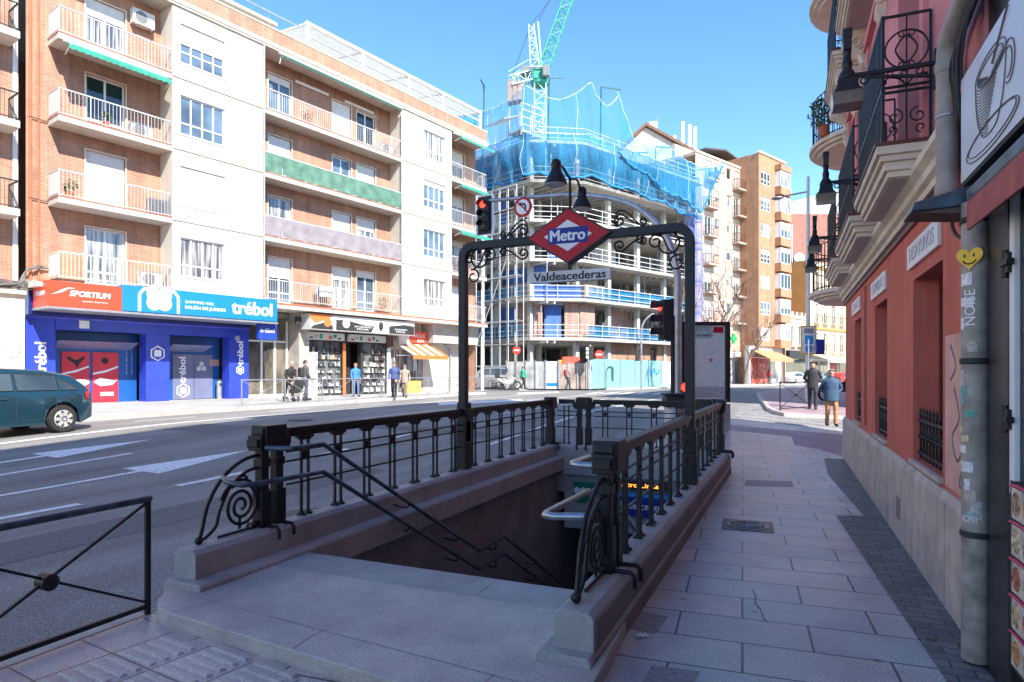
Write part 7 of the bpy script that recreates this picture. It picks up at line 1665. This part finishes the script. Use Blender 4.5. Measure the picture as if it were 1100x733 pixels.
TEALP=mat('dark_teal_car_paint',(.012,.05,.075),.2,metal=.35,var=.06,scale=1.5)
p=at(68,15.1); y0=p.y+.68
t=car('hatchback_car','dark teal blue hatchback driving out at the left edge of the road',(p.x-.72,y0-4.32/2,ramp(p.x,p.y)-.118),-PI/2,4.32,1.76,1.48,TEALP)
TEALP.node_tree.nodes['Principled BSDF'].inputs['Coat Weight'].default_value=.8
SILV=mat('grey_car_paint',(.3,.31,.32),.3,metal=.5,var=.05)
p=at(523,53); car('offroad_car','silver grey off road car parked by the grey hoarding',(p.x,p.y,ramp(p.x,p.y)-.118),YAW+PI,4.5,1.85,1.8,SILV,'suv',None,.37)
for i,(px,t_,m,lab) in enumerate(((853,76,MWHITE,'white parked car beyond the corner, left of the walking man'),(905,70,mat('red_car_paint',(.4,.04,.03),.3),'red parked car half hidden by the red wall'),(884,84,SILV,'silver parked car farthest along the street'))):
    p=at(px,t_); car('parked_car',lab,(p.x,p.y,ramp(p.x,p.y)-.118),RROT2,4.2,1.72,1.45,m,'hatch','cars parked far along the street')
# motorcycles
def moto(label,x,y,rot,col,group=None):
    t=thing('motorcycle',label,'motorcycle',(x,y,ramp(x,y)),rot,group)
    for a_ in (-.65,.65):
        w_=MB(); w_.tube([(a_+.27*math.cos(2*PI*i/20),0,.3+.27*math.sin(2*PI*i/20)) for i in range(20)],.055,7,closed=True); w_=w_.build('wheel',RUB,t,0,True)
        r=MB(); 
        for i in range(5): th=PI*i/5; r.bar((a_-.25*math.cos(th),0,.3-.25*math.sin(th)),(a_+.25*math.cos(th),0,.3+.25*math.sin(th)),.02,(0,1,0))
        r.build('rim',GALV,w_)
    b=MB(); b.prism([(-.75,.62),(-.4,.42),(.15,.38),(.42,.6),(.5,.9),(.42,.95),(.25,.7),(-.05,.66),(-.2,.78),(-.85,.82)],(1,0,0),(0,0,1),(0,-1,0),(0,0,0),-.14,.14); b.build('body',col,t,.05)
    b=MB(); b.prism([(-.85,.825),(-.2,.785),(-.05,.72),(.0,.78),(-.25,.88),(-.85,.92)],(1,0,0),(0,0,1),(0,-1,0),(0,0,0),-.13,.13); b.build('seat',BLKM,t,.03)
    b=MB(); b.cyl((.65,0,.3),(.42,0,1.0),.035,.035,8); b.tube([(.36,-.34,1.06),(.42,-.1,1.02),(.42,.1,1.02),(.36,.34,1.06)],.018,6); b.tube([(-.65,0,.3),(-.2,0,.42)],.04,6); b.build('fork',BLKM,t,0,True)
    b=MB(); b.box(.46,.56,-.16,.16,.86,1.25); b.build('windshield',G_D,t,.02); MB().lathe([(.09,0),(.06,.06)],(.5,0,.83),12,'x').build('headlight',MWHITE,t)
    MB().box(-1.0,-.65,-.18,.18,.85,1.2).build('top_box',BLKM,t,.04)
p=ground(903,431,0); moto('dark motorcycle parked on the corner behind the man in the blue jacket',p.x,p.y,R_(200),BLKM)
p=at(546,48.5); moto('white motorcycle parked beside the silver off road car',p.x,p.y,R_(20),WHITEP)
p=at(536,48); t=thing('bicycle','bicycle leaning by the silver off road car','bicycle',(p.x,p.y,ramp(p.x,p.y)),R_(10))
for a_ in (-.52,.52):
    w_=MB(); w_.tube([(a_+.33*math.cos(2*PI*i/22),0,.34+.33*math.sin(2*PI*i/22)) for i in range(22)],.022,5,closed=True); w_.build('wheel',RUB,t)
a=MB()
for p0,p1 in (((-.52,.34),(-.05,.3)),((-.05,.3),(-.18,.85)),((-.18,.8),(-.52,.34)),((-.15,.75),(.38,.78)),((-.05,.3),(.4,.72)),((.36,.95),(.52,.34))): a.cyl((p0[0],0,p0[1]),(p1[0],0,p1[1]),.02,.02,6)
a.tube([(.3,-.25,.98),(.37,0,.96),(.3,.25,.98)],.014,6); a.build('frame',GALV,t); MB().box(-.3,-.06,-.07,.07,.85,.9).build('saddle',BLKM,t,.02)
# cafe terrace furniture far down the street
TCH=None
rg=random.Random(31)
for i in range(12):
    k_=rk(868)+1+i*.9; y=-2.2-1.6*(i%3); v=rp(k_,y,ramp(*rp(k_,y)[:2]))
    if TCH is None:
        TCH=thing('terrace_chair','white terrace chair on the far pavement under the cream awnings','chair',v,RROT2,'terrace chairs far down the street')
        MB().box(-.22,.22,-.22,.22,.42,.46).build('seat',WHITEP,TCH); MB().box(-.22,.22,.18,.22,.46,.9).build('backrest',WHITEP,TCH)
        for sx in (-.2,.2):
            for sy in (-.2,.2): MB().cyl((sx,sy,0),(sx,sy,.42),.015,.015,5).build('leg',GALV,TCH)
    else: c=copy_tree(TCH); c.location=v; c.rotation_euler=(0,0,RROT2+rg.uniform(-1,1))
# ================================================================== PEOPLE
SKIN=mat('skin',(.5,.3,.22),.6,var=.06); HAIRG=mat('grey_hair',(.3,.29,.28),.8); HAIRD=mat('dark_hair',(.03,.022,.018),.7); HAIRB=mat('blond_hair',(.5,.36,.16),.7)
def skinmesh(name,V,E,R,m,parent,sub=1):
    me=bpy.data.meshes.new(name); me.from_pydata(V,E,[]); o=bpy.data.objects.new(name,me); COL.objects.link(o)
    md=o.modifiers.new('k','SKIN'); md.use_smooth_shade=True
    for i,r in enumerate(R):
        q=me.skin_vertices[0].data[i]; q.radius=(r,r) if not isinstance(r,tuple) else r; q.use_root=(i==0)
    s=o.modifiers.new('u','SUBSURF'); s.levels=sub; s.render_levels=sub
    dg=bpy.context.evaluated_depsgraph_get(); m2=bpy.data.meshes.new_from_object(o.evaluated_get(dg)); bpy.data.objects.remove(o); bpy.data.meshes.remove(me)
    m2.materials.clear(); m2.materials.append(m); o=bpy.data.objects.new(name,m2); COL.objects.link(o)
    if parent: o.parent=parent
    return o
def person(label,loc,rot,h=1.72,coat=None,pants=None,hair=None,pocket=False,stride=.18,lean=0.,long_=False,hat=None,backpack=None,arms=None,puff=None):
    """faces local -y"""
    t=thing('person',label,'person',loc,rot); s=h/1.72
    def v(x,y,z): return (x*s,(y-lean*max(0,z-.9))*s,z*s)
    st=stride
    hip=[v(.09,0,.93),v(-.09,0,.93)]; knee=[v(.1,-st*.55-.03,.52),v(-.1,st*.25-.02,.5)]; ank=[v(.1,-st,.09),v(-.1,st*1.1,.1)]; toe=[v(.11,-st-.15,.035),v(-.11,st*1.1-.14,.035)]
    sh=[v(.17,0,1.385),v(-.17,0,1.385)]
    if pocket: elb=[v(.285,.08,1.13),v(-.285,.08,1.13)]; wr=[v(.155,-.02,.99),v(-.155,-.02,.99)]
    elif arms=='fwd': elb=[v(.23,-.05,1.15),v(-.23,-.05,1.15)]; wr=[v(.2,-.28,1.05),v(-.2,-.28,1.05)]
    else: elb=[v(.235,.04+st*.3,1.14),v(-.235,.04-st*.3,1.14)]; wr=[v(.24,-.04+st*.5,.89),v(-.24,-.06-st*.6,.9)]
    V=[v(0,0,.96),v(0,0,1.15),v(0,.0,1.36),v(0,.005,1.47),v(0,-.005,1.55),v(0,-.015,1.62),v(0,-.005,1.685)]
    R=[.1*s,.09*s,.085*s,.052*s,.068*s,(.078*s,.092*s),.062*s]; E=[(i,i+1) for i in range(6)]
    for k in (0,1):
        b=len(V); V+=[sh[k],elb[k],wr[k]]; R+=[.035*s,.036*s,.028*s]; E+=[(2,b),(b,b+1),(b+1,b+2)]
        w_=Vector(wr[k]); d=(w_-Vector(elb[k])).normalized(); pm=w_+d*.07*s; V.append(tuple(pm)); R.append((.034*s,.02*s)); E.append((b+2,b+3))
        sx=1 if k==0 else -1
        for q,(fy,ln) in enumerate(((-.03,.075),(-.01,.085),(.01,.08),(.03,.06))):
            p1=pm+d*.03*s+Vector((0,fy*s,0)); p2=p1+d*ln*.55*s+Vector((-sx*.012*s,0,0)); p3=p2+d*ln*.45*s+Vector((-sx*.025*s,0,0)); c=len(V); V+=[tuple(p1),tuple(p2),tuple(p3)]; R+=[.0095*s,.009*s,.008*s]; E+=[(b+3,c),(c,c+1),(c+1,c+2)]
        p1=w_+d*.03*s+Vector((-sx*.01*s,-.035*s,0)); p2=p1+d*.045*s+Vector((-sx*.01*s,-.02*s,0)); c=len(V); V+=[tuple(p1),tuple(p2)]; R+=[.011*s,.009*s]; E+=[(b+2,c),(c,c+1)]
        b=len(V); V+=[hip[k],knee[k],ank[k],toe[k]]; R+=[.085*s,.055*s,.04*s,.035*s]; E+=[(0,b),(b,b+1),(b+1,b+2),(b+2,b+3)]
    body=skinmesh('body',V,E,R,SKIN,t,1)
    hc=Vector(v(0,-.015,1.62))
    f=MB(); f.ball(hc+Vector((0,-.095*s,-.005*s)),.017*s,8); f.ball(hc+Vector((0,-.088*s,.02*s)),.012*s,6); f.build('nose',SKIN,body,0,True)
    for sx in (-1,1):
        MB().ball(hc+Vector((sx*.03*s,-.082*s,.028*s)),.011*s,6).build('eye',TXTB,body); MB().ball(hc+Vector((sx*.082*s,.01*s,.005*s)),.022*s,6).build('ear',SKIN,body,0,True)
    MB().box(hc.x-.025*s,hc.x+.025*s,hc.y-.088*s,hc.y-.08*s,hc.z-.048*s,hc.z-.04*s).build('mouth',mat('lips',(.3,.12,.1),.6),body)
    hm=MB(); 
    def hp_(u,w_):
        th=2*PI*u; ph=w_*R_(78+32*math.sin(th)); r=(.094+.004*math.sin(u*40))*s; return (hc.x+r*.92*math.sin(ph)*math.cos(th),hc.y+.012*s+r*1.08*math.sin(ph)*math.sin(th),hc.z+.024*s+(.09*math.cos(ph)-.045*max(0,math.sin(th)+.3)*w_**3)*s)
    hm.grid(hp_,20,6); hm.build('hair' if not hat else 'cap',hat or hair or HAIRD,t,0,True,False)
    # clothes: lofted jacket with sleeves, trousers
    pf=puff or 1.; rg_=random.Random(len(label)); fold=rg_.uniform(0,6)
    J=MB(); hemz=.76 if long_ else .9
    RG=[(hemz,.178*pf,.135*pf),(hemz+.04,.185*pf,.14*pf),(.98,.178*pf,.135*pf),(1.1,.17*pf,.128*pf),(1.22,.182*pf,.133*pf),(1.32,.192*pf,.13*pf),(1.39,.178*pf,.115*pf),(1.435,.135,.092),(1.47,.085,.078),(1.515,.072,.074)]
    def jr(u,w_):
        q=w_*(len(RG)-1); i_=min(int(q),len(RG)-2); f_=q-i_; z_,rx,ry=[RG[i_][m]*(1-f_)+RG[i_+1][m]*f_ for m in range(3)]
        c_,s_=math.cos(2*PI*u),math.sin(2*PI*u); e_=.85; fx=abs(c_)**e_*(1 if c_>0 else -1); fy=abs(s_)**e_*(1 if s_>0 else -1)
        k_=1+.035*math.sin(z_*46+fold+3*math.sin(2*PI*u*2))*(1 if z_<1.38 else .2)
        return v(rx*fx*k_,ry*fy*k_,z_)
    J.grid(jr,20,27)
    for k in (0,1):
        sx=1 if k==0 else -1; e1=Vector(elb[k]); w1=Vector(wr[k]); pts=[Vector(v(sx*.11,0,1.385)),Vector(v(sx*.185,0,1.375)),Vector(v(sx*.215,0,1.31))]
        pts+= [pts[-1].lerp(e1,.5),e1,e1.lerp(w1,.5),e1.lerp(w1,.98)]; C_=catmull(pts,4); n_=len(C_)
        J.tube(C_,[(.062*min(1,.8+.2*i/4) -.018*i/n_+.004*math.sin(i*1.7+fold))*s*(.5+.5*pf) for i in range(n_)],12)
    J.build('jacket',coat,t,0,True,False).modifiers.new('s','SOLIDIFY').thickness=.008
    T=MB()
    def tr(u,w_):
        z_=.80+.2*w_; return v((.15+.012*math.sin(w_*3))*math.cos(2*PI*u),.115*math.sin(2*PI*u),z_)
    T.grid(tr,16,4)
    for k in (0,1):
        sx=1 if k==0 else -1; pts=[Vector(v(sx*.07,0,.9)),Vector(v(sx*.085,-.0,.8)),Vector(knee[k])+Vector((0,0,.12)),Vector(knee[k]),Vector(knee[k]).lerp(Vector(ank[k]),.5),Vector(ank[k])+Vector((0,.005,-.03))]; C_=catmull(pts,4); n_=len(C_)
        T.tube(C_,[(.095-.036*min(1,i/(n_*.75))+.004*math.sin(i*1.9+fold))*s for i in range(n_)],12)
    T.build('trousers',pants,t,0,True,False)
    for k in (0,1):
        a_,o_=Vector(ank[k]),Vector(toe[k]); b=MB(); c=(a_+o_)/2; b.grid(lambda u,w_:(c.x+.052*s*math.sin(PI*w_)*math.cos(2*PI*u),c.y-.02*s-.15*s*math.cos(PI*w_),max(.0,.045*s+.05*s*math.sin(PI*w_)*math.sin(2*PI*u)+.015*s*(1-w_))),10,8); o=b.build('shoe',HAIRD if pants is not None else BLKM,t,0,True,False)
    if backpack: 
        b=MB(); c=Vector(v(0,.2,1.2)); b.box(-.16*s,.16*s,c.y-.09*s,c.y+.09*s,1.0*s,1.42*s); b.build('backpack',backpack,t,.06)
    return t
cm=lambda n,c:mat(n,c,.75,var=.18,scale=9,bump=.2,bscale=14)
p=ground(893,458,0); person('man in a blue padded jacket and tan trousers walking over the crossing',(p.x,p.y,p.z),R_(8),1.68,cm('blue_padded',(.035,.08,.15)),cm('tan_cloth',(.4,.2,.08)),HAIRG,True,.12,long_=True,puff=1.16)
o=[q for q in bpy.data.objects if q.name.startswith('person')][-1]
p=ground(873,439.8,0); person('man in a black coat and black trousers walking behind the man in blue',(p.x,p.y,p.z),R_(-2),1.74,cm('black_coat',(.022,.022,.026)),cm('black_cloth',(.018,.018,.02)),HAIRD,True,.2,long_=True)
def pers(px,t_,label,rot,**k): p=at(px,t_); return person(label,(p.x,p.y,ramp(p.x,p.y)),rot,**k)
pers(382,33.0,'person in bright blue with fair hair standing at the accessory shop door',R_(60),h=1.7,coat=cm('bright_blue',(.05,.2,.5)),pants=cm('denim',(.08,.14,.28)),hair=HAIRB,stride=.1)
pers(423.5,31.5,'person in a dark blue jacket and black trousers walking past the awning shop',R_(25),h=1.72,coat=cm('navy_jacket',(.07,.1,.25)),pants=cm('black_cloth',(.02,.02,.02)),hair=mat('brown_hair',(.12,.06,.03),.7),stride=.25,lean=.15)
pers(435,32.5,'older person in a beige coat walking behind the one in dark blue',R_(25),h=1.62,coat=cm('beige_coat',(.4,.31,.25)),pants=cm('grey_brown_cloth',(.25,.2,.17)),hair=HAIRG,stride=.2,lean=.1,long_=True)
pers(310,27.0,'person in black with white hair bending forward by the entrance number 333',R_(70),h=1.66,coat=cm('black_coat2',(.03,.03,.033)),pants=cm('black_cloth',(.02,.02,.02)),hair=mat('white_hair',(.65,.63,.58),.8),stride=.2,lean=.45,arms='fwd')
pers(328,28.2,'person in a dark grey jacket with a backpack beside the entrance',R_(160),h=1.76,coat=cm('dark_grey_jacket',(.09,.09,.1)),pants=cm('denim_dark',(.06,.07,.1)),hair=HAIRD,stride=.12,backpack=BLKM)
pers(562,49.,'person in a green top and dark trousers crossing by the grey hoarding',R_(150),h=1.7,coat=cm('green_top',(.05,.45,.3)),pants=cm('black_cloth',(.02,.02,.02)),hair=HAIRD,stride=.25)
pers(610,46.5,'person in a grey jacket with a bag walking before the brown board panel',R_(140),h=1.74,coat=cm('grey_jacket',(.3,.3,.32)),pants=cm('dark_cloth',(.05,.05,.055)),hair=HAIRG,stride=.25,backpack=mat('red_bag',(.4,.06,.05),.7))
pers(817,71.5,'person in dark clothes by the red shop at the foot of the tower',R_(90),h=1.72,coat=cm('dark_coat3',(.05,.05,.08)),pants=cm('denim_dark',(.06,.07,.1)),hair=HAIRD,stride=.2)
pers(826,71.,'person in a red top by the red shop at the foot of the tower',R_(120),h=1.68,coat=cm('red_top',(.5,.06,.05)),pants=cm('dark_cloth',(.05,.05,.055)),hair=HAIRD,stride=.15)
t=thing('pushchair','dark pushchair in front of the person bending by the entrance','pushchair',(lambda p:(p.x,p.y,ramp(p.x,p.y)))(at(318,27.2)),R_(70))
for a_ in (-.3,.3):
    for b_ in (-.25,.25): MB().tube([(b_,a_,.1)]+[(b_+.0,a_+.1*math.cos(2*PI*i/10),.1+.1*math.sin(2*PI*i/10)) for i in range(11)][1:],.02,5).build('wheel',RUB,t)
a=MB(); a.cyl((-.25,.3,.1),(-.25,-.35,1.0),.015,.015,6); a.cyl((.25,.3,.1),(.25,-.35,1.0),.015,.015,6); a.cyl((-.25,-.3,.1),(-.25,.2,.6),.015,.015,6); a.cyl((.25,-.3,.1),(.25,.2,.6),.015,.015,6); a.cyl((-.25,-.35,1.0),(.25,-.35,1.0),.018,.018,6); a.build('frame',GALV,t)
a=MB(); a.prism([(-.25,.4),(.25,.35),(.3,.5),(-.1,.55),(-.25,.95),(-.35,.9)],(0,1,0),(0,0,1),(1,0,0),(0,0,0),-.2,.2); a.build('seat',BLKM,t,.03)
